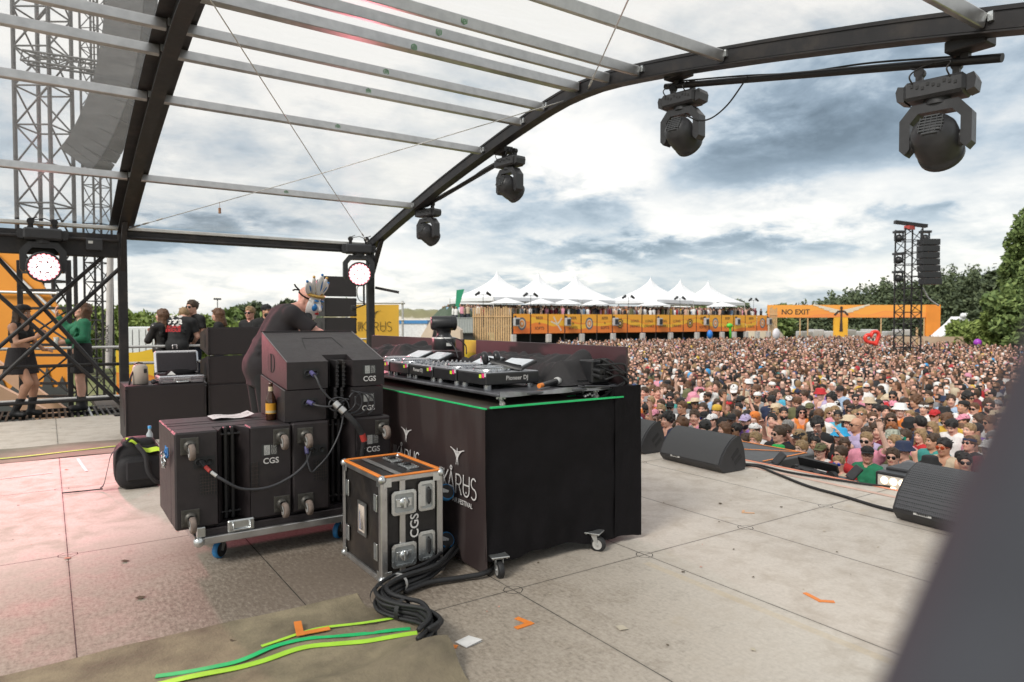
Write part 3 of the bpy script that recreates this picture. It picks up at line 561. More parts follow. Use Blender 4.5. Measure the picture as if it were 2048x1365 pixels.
def wedge_box(u0, u1, v0, v1, back, front, label, group, seed, cut=True):
    """line array cabinet: back face towards -v at v0 with heights back, taller grille end at v1 with heights front"""
    t = thing('line_array_cabinet', ((u0+u1)/2, (v0+v1)/2, back[0]), label, 'speaker', group); b = B(); du = (u1-u0)
    ins = .02; vm = v0+(v1-v0)*.42
    A = [(v0, back[0]), (v0, back[1]), (v1, front[1]), (v1, front[0])]; P0 = [(u0+ins*.2, v, z) for v, z in A]; P1 = [(u1-ins*.2, v, z) for v, z in A]
    n0, n1 = .42, .64; zs = back[1]-back[0]
    L = lambda f: u0+du*f
    for f0, f1, vv in ((0, .40, v0), (.40, .66, v0+.12), (.66, 1, v0)):
        k = (vv-v0)/(v1-v0); zb = back[0]+(front[0]-back[0])*k; zt = back[1]+(front[1]-back[1])*k
        b.prism([(vv, zb), (vv, zt), (v1, front[1]), (v1, front[0])], (L(f0), 0, 0), ey, ez, ex*du*(f1-f0))
    for s, f in ((1, .40), (-1, .66)): b.prism([(0, 0), (.05*s, .12), (0, .12)], (L(f), v0, back[0]+.004), ex, ey, (0, .0, zs-.006))
    b.build('cabinet', black_paint, t, True)
    dzdv = (front[1]-back[1])/(v1-v0); Z_ = lambda v: back[1]+dzdv*(v-v0)
    b = B(); q = [(.44, .30), (.56, .30), (.72, .30), (.80, .62), (.38, .62)]
    pts = [(L(.30), v0+.26), (L(.36), v0+.47), (L(.69), v0+.47), (L(.70), v0+.26)]
    for p, r_ in zip(pts, pts[1:]): b.bar((*p, Z_(p[1])+.0015), (*r_, Z_(r_[1])+.0015), .004, .002)
    b.build('panel_seam', black_rubber, t, True)
    [B().bar((q, v0+.004, back[1]), (q, v1, front[1]), .006, .006).build('worn_edge', mat('worn grey edge', (.20, .19, .19), .6), t, True) for q in (u0+.003, u1-.003)]
    for s, uu in ((-1, u0), (1, u1)):
        vc, zc = v0+(v1-v0)*.6, (back[0]+back[1]+front[0]+front[1])/4+.005; hw, hh = .085, zs*.36; b = B(); pl = [(hw*math.copysign(abs(math.cos(a))**.6, math.cos(a)), hh*math.copysign(abs(math.sin(a))**.8, math.sin(a))) for a in np.arange(16)*math.pi/8]
        b.prism(pl, (uu-s*.002, vc, zc), ey, ez, (s*.005, 0, 0)); h = b.build('handle_cup', black_rubber, t, True)
        b = B(); b.bar((uu+s*.004, vc, zc-hh), (uu+s*.004, vc, zc+hh), .022, .006, up=(1, 0, 0)); b.build('handle_bar', black_paint, h, True)
    for k in (-1, 1):
        b = B(); b.box((L(.53)+k*.022, v0+.06, back[0]+zs/2), (.018, .13, zs*1.05), ch=.004)
        for j in range(6): b.cyl((L(.53)+k*.022-.011, v0+.0, back[0]+zs*(.1+.16*j)), (L(.53)+k*.022+.011, v0+.0, back[0]+zs*(.1+.16*j)), .007, n=8)
        b.build('rigging_link', black_steel, t, True)
    b = B(); b.bar((u0, v1, front[1]-.004), (u1, v1, front[1]-.004), .02, .018); [b.ball((u0+du*k/46, v1-.004, front[1]+.004), .005, 6) for k in range(47)]; b.build('grille_edge', black_steel, t, True)
    connector((L(.235), v0, back[0]+zs*.58), ex, ez, t, .9)
    label_plate((L(.84), v0, back[0]+zs*.62), ex, ez, .095, .065, t, seed); text('CGS', .05, white_paint, t, (L(.84), v0-.0005, back[0]+zs*.26), ex, ez, 'stencil', .018)
    return t
grp = 'slanted line array cabinets stacked as the monitor'
wedge_box(1.27, 1.955, 4.50, 5.10, (.835, 1.038), (.835, 1.105), 'lower slanted line array cabinet squeezed between the bass bins and the top cabinet', grp, 3)
wedge_box(1.285, 1.965, 4.50, 5.12, (1.045, 1.225), (1.11, 1.415), 'topmost slanted line array cabinet with a large grey sloping face, aimed at the masked person', grp, 4)
# cables of the stack
def loose(name, pts, r, label, m=black_rubber, group='loose cables of the monitor stack', wraps=()):
    t = thing(name, tuple(pts[0]), label, 'cable', group); b = B(); P = bez(pts, 14); b.tube(P, r, 8); b.build('cable', m, t, True)
    for f, l, rr, mm in wraps:
        i = int(f*(len(P)-1)); d = P[min(i+1, len(P)-1)]-P[max(0, i-1)]; d /= np.linalg.norm(d); b = B(); b.cyl(P[i]-d*l, P[i]+d*l, rr, n=12); b.build('plug', mm, t, True)
    return t
red = mat('red heat shrink', (.55, .06, .05), .5); cable_grey = mat('grey cable', (.05, .05, .055), .5)
loose('speaker_cable', [(.76, 4.44, .64), (.79, 4.38, .60), (.86, 4.35, .54), (.97, 4.36, .47), (1.12, 4.37, .455), (1.26, 4.37, .50), (1.36, 4.38, .57), (1.41, 4.42, .645), (1.415, 4.44, .665)], .009, 'grey speaker cable looping between the two bass bins', cable_grey, wraps=((.02, .03, .017, plastic_black), (.09, .03, .012, red), (.17, .02, .011, alu_dull), (.94, .02, .012, red), (.99, .03, .017, plastic_black)))
loose('speaker_cable', [(1.445, 4.48, 1.15), (1.455, 4.42, 1.12), (1.48, 4.40, 1.05), (1.54, 4.40, .98), (1.60, 4.41, .95), (1.64, 4.47, .94)], .007, 'thin cable dropping from the topmost slanted cabinet', cable_grey, wraps=((.03, .025, .015, mat('purple plug', (.10, .09, .22), .4)),))
loose('speaker_cable', [(1.43, 4.48, .955), (1.46, 4.42, .94), (1.53, 4.40, .93), (1.60, 4.41, .945), (1.66, 4.45, .96)], .007, 'thin cable from the lower slanted cabinet', cable_grey, wraps=((.03, .025, .015, mat('purple plug', (.10, .09, .22), .4)),))
loose('multicore_cable', [(1.57, 4.40, .95), (1.62, 4.36, .89), (1.68, 4.34, .82), (1.73, 4.35, .75), (1.755, 4.36, .68), (1.76, 4.40, .58)], .020, 'fat braided multicore hanging over the bass bin', mat('braided sleeve', (.03, .03, .032), .7, bump=.5, bscale=300), wraps=((.05, .02, .026, alu), (.16, .02, .026, alu), (.72, .025, .021, red), (.84, .03, .018, alu_dull)))
for k in range(5):
    a = k*1.26; P = [(1.60+.05*k+.07*math.cos(a+q), 4.40+.012*k, .91+.06*math.sin(a+q)+.01*q) for q in np.linspace(0, 5.4, 9)]
    loose('speaker_cable', P, .005, 'thin cable coiled in the tangle between the slanted cabinets', cable_grey)
loose('speaker_cable', [(1.385, 4.42, .66), (1.38, 4.38, .58), (1.40, 4.37, .52), (1.44, 4.38, .54), (1.52, 4.38, .62), (1.60, 4.40, .75), (1.64, 4.42, .88)], .006, 'thin grey cable looping up from the right bass bin to the tangle', cable_grey, wraps=((.02, .025, .014, mat('purple plug', (.10, .09, .22), .4)),))
# paper sheet and beer bottle
b = B(); b.grid([[(.90+.27*i/6, 4.86+.2*j/2+.02*i/6, .842+.006*math.sin(i*1.3)+(.01 if i == 6 else 0)) for i in range(7)] for j in range(3)], sm=True)
o = tag(b.build('paper_sheet', mat('white paper', (.74, .73, .72), .8), fix=False), 'white paper sheet reading NO DRINKS PLS on the left bass bin', 'paper'); bb = text('NO DRINKS PLS', .036, paperk, o, (1.045, 4.965, .8515), -ex+(0, -.07, 0), -ey, 'lettering', .012, ext=.003)
t = thing('beer_bottle', (1.235, 4.70, .83), 'brown glass beer bottle with a yellow label on the bass bin', 'bottle')
b = B(); b.lathe([(0, 0), (.031, .0), (.034, .006), (.034, .135), (.030, .155), (.016, .185), (.0135, .235), (.0155, .24), (.0155, .252), (.0, .252)], (1.235, 4.70, .83), ez, 22)
b.build('glass', mat('brown bottle glass', (.055, .018, .006), .06, 0, .1, 4, spec=.8), t, True)
b = B(); b.lathe([(.0346, .045), (.0346, .115)], (1.235, 4.70, .83), ez, 22); b.lathe([(.0352, .05), (.0352, .066)], (1.235, 4.7, .83), ez, 22, 1); b.lathe([(.0163, .195), (.0152, .225)], (1.235, 4.70, .83), ez, 22, 1); b.build('label', [mat('yellow bottle label', (.80, .38, .03), .5), mat('gold foil', (.62, .50, .32), .4)], t, True)
# ------------------------------------------------------------------ flight case
t = thing('flight_case', (1.742, 3.895, 0), 'black flight case stood on end with orange taped top edges, in front of the desk', 'case')
u0, u1, v0, v1, z1 = 1.555, 1.93, 3.60, 4.19, .605
scuff = mat('scuffed black laminate', (.018, .016, .016), .42, 0, .4, 5, .1, 60, grime=.45)
b = B(); b.box(((u0+u1)/2, (v0+v1)/2, z1/2+.004), (u1-u0-.012, v1-v0-.012, z1-.02), ch=.004); b.build('shell', scuff, t, True)
b = B(); e_ = .034
for z in (.016, z1-.014):
    for v in (v0, v1): b.box(((u0+u1)/2, v, z), (u1-u0, .012 if 0 else .02, e_), ch=.005)
    for u in (u0, u1): b.box((u, (v0+v1)/2, z), (.02, v1-v0-.02, e_), ch=.005)
for u in (u0, u1):
    for v in (v0, v1): b.box((u, v, z1/2), (.024, .024, z1-.05), ch=.006); b.box((u+(.012 if u == u0 else -.012), v-(.006 if v == v0 else -.006), z1/2), (.034, .010, z1-.06), ch=.003); b.box((u-(.006 if u == u0 else -.006), v+(.012 if v == v0 else -.012), z1/2), (.010, .034, z1-.06), ch=.003)
us = u0+.33*(u1-u0); b.box((us, v0-.004, z1/2), (.036, .012, z1-.04), ch=.003); b.box((us, (v0+v1)/2, z1), (.036, v1-v0-.04, .008), ch=.003)
for k in range(9):
    for uu in (u0+.02, u1-.02): b.cyl((uu, v0-.012, .06+.06*k), (uu, v0-.016, .06+.06*k), .004, n=6)
for k in range(5): b.cyl((u0+.06+.07*k, v0-.010, .016), (u0+.06+.07*k, v0-.013, .016), .004, n=6)
for k in range(7): b.cyl((u0-.010, v0+.08+.08*k, .016), (u0-.013, v0+.08+.08*k, .016), .004, n=6)
b.build('edge_profile', alu, t, True)
for u in (u0, u1):
    for v in (v0, v1):
        for z in (.018, z1-.012):
            b = B(); b.ball((u, v, z), .026, 14); b.box((u+(.03 if u == u0 else -.03), v-(.009 if v == v0 else -.009), z+(.02 if z < .3 else -.02)), (.05, .005, .05), ch=.002); b.box((u-(.009 if u == u0 else -.009), v+(.03 if v == v0 else -.03), z+(.02 if z < .3 else -.02)), (.005, .05, .05), ch=.002); b.build('ball_corner', zinc, t, True)
b = B(); zt = z1+.004
for v in (v0, v1): b.box(((u0+u1)/2, v, zt), (u1-u0-.02, .026, .010), ch=.003)
for u in (u0, u1): b.box((u, (v0+v1)/2, zt), (.026, v1-v0+.01, .011), ch=.003)
b.build('edge_tape', orange_tape, t, True)
def rivets(b, o, x, y, w, h, n):
    nx, ny = n
    for i in range(nx+1):
        for j in range(ny+1):
            if i in (0, nx) or j in (0, ny): b.cyl(o+x*(-w/2+w*i/nx)+y*(-h/2+h*j/ny), o+x*(-w/2+w*i/nx)+y*(-h/2+h*j/ny)+np.cross(x, y)*.003, .0042, n=6)
def dish(o, x, y, w, h, parent, nm, kind):
    o, x, y = V3(o), V3(x), V3(y); n = np.cross(x, y); b = B(); fr = .017
    def rr(w_, h_, c): return [(w_/2-c, -h_/2), (w_/2, -h_/2+c), (w_/2, h_/2-c), (w_/2-c, h_/2), (-w_/2+c, h_/2), (-w_/2, h_/2-c), (-w_/2, -h_/2+c), (-w_/2+c, -h_/2)]
    A, I = rr(w, h, .016), rr(w-2*fr, h-2*fr, .01); P = lambda L_, z: [o+x*p[0]+y*p[1]+n*z for p in L_]
    rows = [P(A, 0), P(A, .006), P(I, .0075), P(I, .001)]; b.grid(rows, sm=False, close=True); b.add(P(I, .001), [tuple(range(8))], 1)
    rivets(b, o+n*.006, x, y, w-fr, h-fr, (4, 5) if h > w else (5, 4)); d = b.build(nm, [zinc, mat('dish recess zinc', (.40, .42, .42), .45, .7)], parent, True, fix=False)
    b = B()
    if kind == 'latch':
        b.box(o+n*.004, (w*.62, h*.34, .006), np.array([x, y, n]).T, .002); b.lathe([(.034, .006), (.032, .012), (.012, .016), (0, .017)], o+x*.002+n*0, n, 6); b.box(o+n*.018, (.016, .06, .008), np.array([x, y, n]).T, .003); b.build('twist_latch', zinc, d, True)
    elif kind == 'handle':
        b.tube([o+y*h*.27+x*w*.12+n*.003, o+y*h*.27+x*w*.12+n*.014, o-y*h*.27+x*w*.12+n*.014, o-y*h*.27+x*w*.12+n*.003], .005, 8); b.bar(o+x*w*.12-y*h*.24+n*.014, o+x*w*.12+y*h*.24+n*.014, .022, .018, n, .006); b.build('grip', black_rubber, d, True)
        b = B(); [b.cyl(o-x*w*.2+y*h*(k-2)*.13, o-x*w*.2+y*h*(k-2)*.13+n*.005, .006, n=8) for k in range(5)]; b.box(o-x*w*.2+n*.002, (.03, h*.68, .003), np.array([x, y, n]).T); b.build('backplate', zinc, d, True)
w_, h_ = u1-u0, z1
for zc in (.745, .24): dish((u0+.345*w_, v0-.011, h_*zc), ex, ez, .155, .14, t, 'latch_dish', 'latch')
for zc in (.775, .285): dish((u0+.735*w_, v0-.008, h_*zc), ex, ez, .108, .175, t, 'handle_dish', 'handle')
for dv_ in (.22, .45): dish((u0+.72*w_, v0+dv_, z1-.003), ey, -ex, .16, .085, t, 'handle_dish', 'handle')
text('CGS', .075, white_paint, t, (u0+.535*w_, v0-.0075, h_*.5), ez, -ex, 'stencil', .018)
for dv_ in (.075, .52):
    for zc in (.27, .74):
        b = B(); b.box((u0-.008, v0+dv_, h_*zc), (.008, .05, .10), ch=.003); q = b.build('corner_dish', zinc, t, True); b = B(); b.box((u0-.0125, v0+dv_, h_*zc), (.003, .03, .075)); b.build('recess', mat('dish recess zinc', (.40, .42, .42), .45, .7), q, True)
b = B(); vc, zc = v0+.28, .31; b.prism([(-.065, -.10), (.065, -.10), (.065, .10), (-.065, .10)], (u0-.006, vc, zc), -ey, ez, (-.006, 0, 0)); q = b.build('label_holder', zinc, t, True)
b = B(); b.add([(u0-.0125, vc+a, zc+c) for a, c in ((.045, -.08), (-.045, -.08), (-.045, .08), (.045, .08))], [(0, 1, 2, 3)]); q = b.build('label_card', mat('cream card', (.70, .60, .52), .7), q, True, fix=False)
b = B(); r_ = random.Random(5)
for k in range(11): b.add([(u0-.0132, vc+.036-.007*k, zc-.07+c) for c in ()] or [(u0-.0132, vc+.036-.0068*k, zc-.07), (u0-.0132, vc+.033-.0068*k, zc-.07), (u0-.0132, vc+.033-.0068*k, zc-.07+r_.uniform(.04, .13)), (u0-.0132, vc+.036-.0068*k, zc-.07+r_.uniform(.04, .13))], [(0, 1, 2, 3)], 0 if k > 3 else (1 if k % 2 else 0))
b.build('card_print', [paperk, mat('blue print', (.03, .16, .50), .6)], q, True, fix=False)
for v in (v0+.12, v1-.12):
    for z in (.16, .46): caster((u1+.012, v, z), ex, (0, -.5, -.86), t, .052, plastic_black, True, tyre=blue_mat)
# ------------------------------------------------------------------ far speaker stack
def grille_box(u0, u1, v0, v1, z0, z1, label, group, slant=0, cat='speaker', nm='grille_speaker'):
    t = thing(nm, ((u0+u1)/2, (v0+v1)/2, z0), label, cat, group); b = B()
    b.prism([(v0+.012, z0), (v0+.012, z1), (v1, z1-slant), (v1, z0+slant)], (u0, 0, 0), ey, ez, ex*(u1-u0)); b.build('cabinet', black_paint, t, True)
    b = B(); b.box(((u0+u1)/2, v0+.006, (z0+z1)/2), (u1-u0-.03, .014, z1-z0-.02), ch=.004); b.build('grille', perf, t, True)
    b = B()
    for u in (u0+.008, u1-.008): b.box((u, v0, (z0+z1)/2), (.016, .02, z1-z0), ch=.003); [b.cyl((u-.012, v0-.01, z), (u+.012, v0-.01, z), .014, n=8) for z in (z0+.04, z1-.04)]
    b.build('rigging_rail', black_steel, t, True)
    for s, uu in ((-1, u0), (1, u1)):
        b = B(); vc, zc, hw, hh = v0+.2, (z0+z1)/2, .07, (z1-z0)*.26; b.prism([(hw*math.cos(a), hh*math.sin(a)) for a in np.arange(14)*math.pi/7], (uu-s*.002, vc, zc), ey, ez, (s*.005, 0, 0)); b.build('handle_cup', black_rubber, t, True)
    return t
def perf_mat():
    m = bpy.data.materials.new('perforated grille'); m.use_nodes = True; t = NT(m.node_tree); b = m.node_tree.nodes['Principled BSDF']; o = t.n('ShaderNodeTexCoord').outputs['Object']
    v = t.n('ShaderNodeTexVoronoi'); v.inputs['Scale'].default_value = 130; v.inputs['Randomness'].default_value = .15; t.set(v.inputs['Vector'], o)
    f = t.ramp(v.outputs[0], [(.30, (0, 0, 0)), (.42, (1, 1, 1))]); n = t.noise(o, 3, 3)
    t.set(b.inputs['Base Color'], t.mix(f, (.004, .004, .004), t.mix(n, (.022, .018, .018), (.034, .027, .027)))); b.inputs['Roughness'].default_value = .5; return m
perf = perf_mat()
grp = 'far speaker stack'
grille_box(.78, 1.70, 9.6, 10.4, 0, .685, 'wide black bass bin on the deck under the open silver suitcase', grp)
grille_box(1.73, 2.48, 9.6, 10.4, 0, .655, 'black bass bin on the deck at the foot of the right column behind the bottle', grp)
grille_box(1.73, 2.48, 9.6, 10.15, .66, 1.035, 'middle black grille cabinet of the right column behind the bottle', grp, .08)
grille_box(1.73, 2.48, 9.6, 10.15, 1.04, 1.41, 'top black grille cabinet of the column in front of the five onlookers', grp, .08)
grp = 'tall speaker stack at the far corner'
for k, (z0, z1, n) in enumerate(((2.02, 2.46, 'topmost black cabinet of the tall stack, turned to show its handled side'), (1.58, 1.99, 'second black cabinet from the top of the tall stack behind the mask'), (1.20, 1.56, 'third black cabinet from the top of the tall far corner stack'), (.5, 1.18, 'lowest visible black cabinet of the tall far corner stack'))):
    t = grille_box(4.98, 5.70, 14.55, 15.25, z0, z1, n, grp, .02 if k else .09)
    if k == 0:
        for ch in t.children: pass
b = B(); b.box((5.34, 14.9, .24), (.8, .8, .5), ch=.01); tag(b.build('speaker_plinth', black_paint), 'plain black plinth under the tall far corner speaker stack', 'plinth')
# suitcase, jug, microphone on the far bin
t = thing('suitcase', (1.43, 9.85, .685), 'open silver ribbed aluminium suitcase with dark lining on the far bass bin', 'suitcase'); sil = mat('ribbed silver aluminium', (.66, .64, .65), .28, .9, .08, 8)
b = B(); b.box((1.43, 9.85, .715), (.54, .36, .055), ch=.02); b.box((1.43, 9.85, .765), (.55, .37, .05), ch=.018)
for z in (.70, .715, .73, .752, .772): b.box((1.43, 9.85, z), (.556, .376, .005), ch=.002)
b.build('shell', sil, t, True)
b = B(); b.box((1.43, 9.85, .792), (.50, .32, .012)); b.ball((1.44, 9.87, .80), (.19, .11, .06), 16); b.build('contents', cloth_black, t, True)
ly = V3((0, .35, .94)); lx = ex; lo = V3((1.43, 10.03, .80)); b = B(); rm = np.array([lx, np.cross(ly, lx), ly]).T
b.box(lo+ly*.15+V3((0, .035, 0)), (.54, .05, .32), rm, .03); lid = b.build('lid', sil, t, True)
b = B(); b.box(lo+ly*.15+V3((0, .012, 0)), (.49, .03, .27), rm, .02); b.build('lining', mat('dark lining', (.035, .03, .034), .8, bump=.3, bscale=30), lid, True)
b = B(); b.tube([(1.39, 10.14, 1.12), (1.39, 10.15, 1.17), (1.44, 10.15, 1.17), (1.44, 10.14, 1.12)], .008); b.build('trolley_handle', sil, t, True)
b = B(); b.box((1.43, 9.66, .735), (.20, .012, .05), ch=.004); b.tube([(1.36, 9.655, .72), (1.36, 9.635, .71), (1.50, 9.635, .71), (1.50, 9.655, .72)], .009); b.build('latch', zinc, t, True)
b = B(); b.add([(1.26, 9.70, .80), (1.36, 9.68, .80), (1.31, 9.72, .85)], [(0, 1, 2)]); b.build('paper_corner', paperw, t, True)
t = thing('cool_bag', (.97, 9.85, .685), 'beige rounded hard bag with a dark latch beside the suitcase', 'bag'); b = B()
b.lathe([(0, 0), (.085, 0), (.095, .015), (.092, .16), (.085, .22), (.065, .25), (0, .258)], (.97, 9.85, .685), ez, 20); b.build('body', mat('beige hard shell', (.46, .40, .34), .55), t, True)
b = B(); b.box((1.02, 9.765, .86), (.035, .012, .055), ch=.008); b.build('latch', plastic_black, t, True); b = B(); b.tube([(.90, 9.83, .94), (.95, 9.83, .965), (1.0, 9.85, .955)], .008); b.tube([(.885, 9.82, .85), (.86, 9.79, .79), (.84, 9.77, .69)], .012); b.build('strap', black_rubber, t, True)
t = thing('hand_microphone', (1.14, 9.7, .70), 'black ball headed microphone lying before the beige bag', 'microphone'); b = B(); b.ball((1.10, 9.68, .725), .032, 12); b.build('head', plastic_grey, t, True); b = B(); b.cyl((1.12, 9.69, .72), (1.27, 9.74, .712), .017, .012); b.build('handle', plastic_black, t, True)
# rucksack
t = thing('rucksack', (.66, 7.0, 0), 'black rucksack with a lime vest on top standing on the deck', 'bag'); bagm = mat('black nylon', (.014, .013, .015), .7, bump=.4, bscale=120); b = B()
for c, r_ in (((.66, 7.05, .20), (.19, .15, .20)), ((.68, 6.98, .15), (.20, .14, .15)), ((.67, 7.05, .34), (.14, .12, .10))):
    P = [[V3(c)+V3((r_[0]*math.copysign(abs(math.cos(a)*math.cos(e)) ** .42, math.cos(a)), r_[1]*math.copysign(abs(math.sin(a)*math.cos(e))**.42, math.sin(a)), r_[2]*math.copysign(abs(math.sin(e))**.6, math.sin(e)))) for a in np.arange(24)*math.pi/12] for e in np.linspace(-math.pi/2, math.pi/2, 13)]; b.grid(P, close=True)
b.build('body', bagm, t, True)
b = B(); P = bez([(.53, 6.93, .40), (.45, 6.92, .32), (.42, 6.93, .20), (.39, 6.95, .06), (.36, 6.96, .02)], 8); b.grid([[(p[0], p[1]-.02, p[2]), (p[0], p[1]+.03, p[2]+.004)] for p in P]); b.tube(bez([(.38, 6.95, .02), (.25, 7.0, .012), (.08, 7.02, .012)], 8), .006, 6)
b.tube(bez([(.64, 6.86, .40), (.70, 6.82, .30), (.72, 6.82, .16), (.78, 6.84, .06), (.84, 6.9, .04)], 8), .02, 8); b.tube(bez([(.56, 6.90, .42), (.60, 6.86, .46), (.66, 6.88, .42)], 6), .012, 8); b.build('strap', mat('nylon webbing', (.03, .03, .033), .7), t, True)
b = B(); b.box((.65, 6.84, .17), (.20, .03, .18), ch=.02); b.build('pocket', bagm, t, True)
b = B(); P = [[(.56+.27*i/8, 6.94+.05*j-.01*i, .43+.03*math.sin(i*.9+1)-.02*j-.006*i**1.4+(.0 if j else -.0)) for i in range(9)] for j in range(4)]; b.grid(P); b.grid([[(p[0], p[1], p[2]) for p in P[0]], [(p[0]+.01, p[1]-.03, p[2]-.035) for p in P[0]]]); vest = b.build('vest', mat('hi vis lime cloth', (.62, .85, .05), .6), t, True, fix=False)
b = B(); b.lathe([(.028, 0), (.028, .1), (.012, .13), (.012, .15)], (.76, 7.02, .36), ez, 12); b.lathe([(.015, .15), (.015, .175), (0, .175)], (.76, 7.02, .36), ez, 12, 1); tag(b.build('water_bottle', [mat('pale bottle plastic', (.5, .55, .58), .2), mat('blue cap', (.05, .35, .7), .4)]), 'clear water bottle with a blue cap stuck in the rucksack', 'bottle')
# carabiners and lanyards on the left bin
t = thing('carabiner_bunch', (.60, 4.7, .66), 'bunch of carabiners and a blue ribbon hanging on the left bass bin side', 'carabiner')
b = B()
for k in range(7): a = rnd.uniform(0, 6); b.tube([(.59-.02*rnd.random(), 4.62+.05*math.cos(q+a)*.5+.02*k, .66-.025*(k % 3)+.022*math.sin(q)) for q in np.linspace(0, 6.3, 9)], .005, 6)
b.build('carabiner', zinc, t, True); b = B(); b.prism([(0, 0), (.05, .02), (.04, .07), (.01, .06)], (.585, 4.56, .67), ey, ez, (-.006, 0, 0)); b.tube(bez([(.595, 4.6, .66), (.57, 4.55, .71), (.58, 4.5, .74), (.59, 4.55, .68)], 6), .004, 6); b.build('ribbon', mat('blue ribbon', (.05, .3, .75), .5), t, True)
# ================================================================== DJ desk
t = thing('dj_riser', (2.7, 5.5, 0), 'long black cloth covered DJ riser on casters with green taped top edges', 'desk')
top = mat('worn black deck top', (.05, .038, .028), .6, 0, .5, 3, .1, 40, grime=.5)
b = B(); b.box((2.72, 5.55, .96), (1.22, 4.34, .05), ch=.004); b.build('tabletop', top, t, True)
P = []   # cloth skirt on the camera side, sagging hem
for j in range(15):
    f = j/14; row = []
    for i in range(41):
        s = i/40; u = 2.10+1.02*s; hem = .085-.035*s-.010*math.sin(s*9)+.006*math.sin(s*23); z = .978-(.978-hem)*f
        row.append((u, 3.372-.007*math.sin(s*17)*f-.012*math.sin(s*7+1)*f**2-.005*math.sin(s*37+f*5)*f-.004*math.sin(f*14+s*6), z))
    P.append(row)
b = B(); b.grid(P); b.box((2.62, 5.5, .5), (1.0, 4.1, .80)); b.build('black_skirt', cloth_black, t, True, fix=False)
b = B(); P = [[(3.115+.245*i/8, 3.366-.006*math.sin(i*1.4+j*.3), 1.06-(1.06-.035-.012*math.sin(i*.5+.6))*j/10) for i in range(9)] for j in range(11)]; b.grid(P); b.box((3.24, 3.52, .56), (.24, .28, .98), ch=.006)
P = [[(2.97+.15*i/4, 3.368, 1.0+.055*(i/4)**1.3-.035*j/2*(1-i/4)) for i in range(5)] for j in range(3)]; b.grid(P); b.build('corner_column', cloth_black, t, True, fix=False)
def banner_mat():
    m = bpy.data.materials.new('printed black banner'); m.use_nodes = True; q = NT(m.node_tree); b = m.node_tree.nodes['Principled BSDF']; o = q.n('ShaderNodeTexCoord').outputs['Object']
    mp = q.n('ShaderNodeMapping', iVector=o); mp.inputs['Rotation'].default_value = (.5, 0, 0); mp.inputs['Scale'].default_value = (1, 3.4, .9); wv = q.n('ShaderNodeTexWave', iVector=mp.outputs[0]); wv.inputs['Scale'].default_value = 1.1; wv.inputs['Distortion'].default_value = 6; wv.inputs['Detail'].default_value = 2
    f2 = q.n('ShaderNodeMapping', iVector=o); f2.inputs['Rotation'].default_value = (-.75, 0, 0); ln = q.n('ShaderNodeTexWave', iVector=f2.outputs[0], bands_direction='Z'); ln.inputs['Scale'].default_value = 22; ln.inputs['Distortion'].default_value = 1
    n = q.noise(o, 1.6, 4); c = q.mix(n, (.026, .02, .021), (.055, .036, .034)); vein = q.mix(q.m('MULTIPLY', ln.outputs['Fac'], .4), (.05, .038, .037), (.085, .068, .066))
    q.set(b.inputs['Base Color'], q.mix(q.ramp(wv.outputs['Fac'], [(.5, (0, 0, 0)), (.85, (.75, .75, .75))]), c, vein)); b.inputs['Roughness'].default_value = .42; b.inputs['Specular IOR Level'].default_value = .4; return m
def banner_x(v, z): k = max(0, .55-z); return 2.092-.03*math.sin(max(0, v-3.4)*1.5)*k-.16*max(0, min(1, (v-3.55)/.7))*k*k-.02*math.exp(-((v-3.4)/.1)**2)*k+.09*max(0, 3.56-v)*k*2
P = []
for j in range(25):
    row = []
    for i in range(81):
        v = 3.355+4.32*i/80; z = .985-(.985-.012-.05*min(1, max(0, (v-3.42))/.6))*j/24; row.append((banner_x(v, z)-.006*math.sin(v*11)*(j/24)**2, v, z))
    P.append(row)
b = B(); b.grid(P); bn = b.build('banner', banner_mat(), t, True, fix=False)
RAYS = []
for s in (-1, 1):
    for k in range(5): a = R(18+11*k); RAYS.append([(s*.03, .55-.075*k), (s*(.03+(.62-.07*k)*math.cos(a)), .55-.075*k+(.62-.07*k)*math.sin(a)*.75)])
RAYS += [[(0, .72), (-.09, -.02)], [(0, .72), (.09, -.02)], [(-.05, .22), (.05, .22)], [(0, .45), (0, .1)]]
LOGO = [[(0, 0), (0, 1)], [(.13, 0), (.13, 1)], [(.26, .28), (.26, 1)], [(.42, 0), (.42, 1)], [(.42, .42), (.86, 1)], [(.42, .5), (.9, 0)], [(.84, 0), (1.16, 1), (1.5, 0)], [(.93, .26), (1.4, .26)], arc(1.16, 1.17, .09, 0, 360, 10),
        [(1.66, 0), (1.66, .94)]+arc(1.92, .70, .24, 90, -90, 8)+[(1.66, .46)], [(1.95, .46), (2.2, 0)], [(2.38, 1), (2.38, .32)]+arc(2.66, .32, .28, 180, 360, 8, .32)+[(2.94, 1)], [(2.38, .55), (2.94, .55)], [(2.66, .17), (2.66, .22)],
        arc(3.35, .75, .22, 40, 270, 9, .25)+arc(3.35, .25, .24, 90, -140, 9, .25)]
def logo(o, x, y, h, m, parent, wd=.085, sub=None, name='logo'):
    o, x, y = V3(o), V3(x), V3(y); b = B(); strokes([[((p[0]-1.75), p[1]-.5) for p in L] for L in LOGO], wd, b, o, x, y, h); strokes([[(p[0], p[1]+.85) for p in L] for L in RAYS], wd*.5, b, o, x, y, h*1.1)
    q = b.build(name, m, parent, True, fix=False)
    if sub: text('AIR FESTIVAL', h*.33, m, q, o+x*h*.55-y*h*.86, x, y, 'lettering', .02, ext=.002)
    return q
lw = mat('white banner print', (.66, .64, .63), .5)
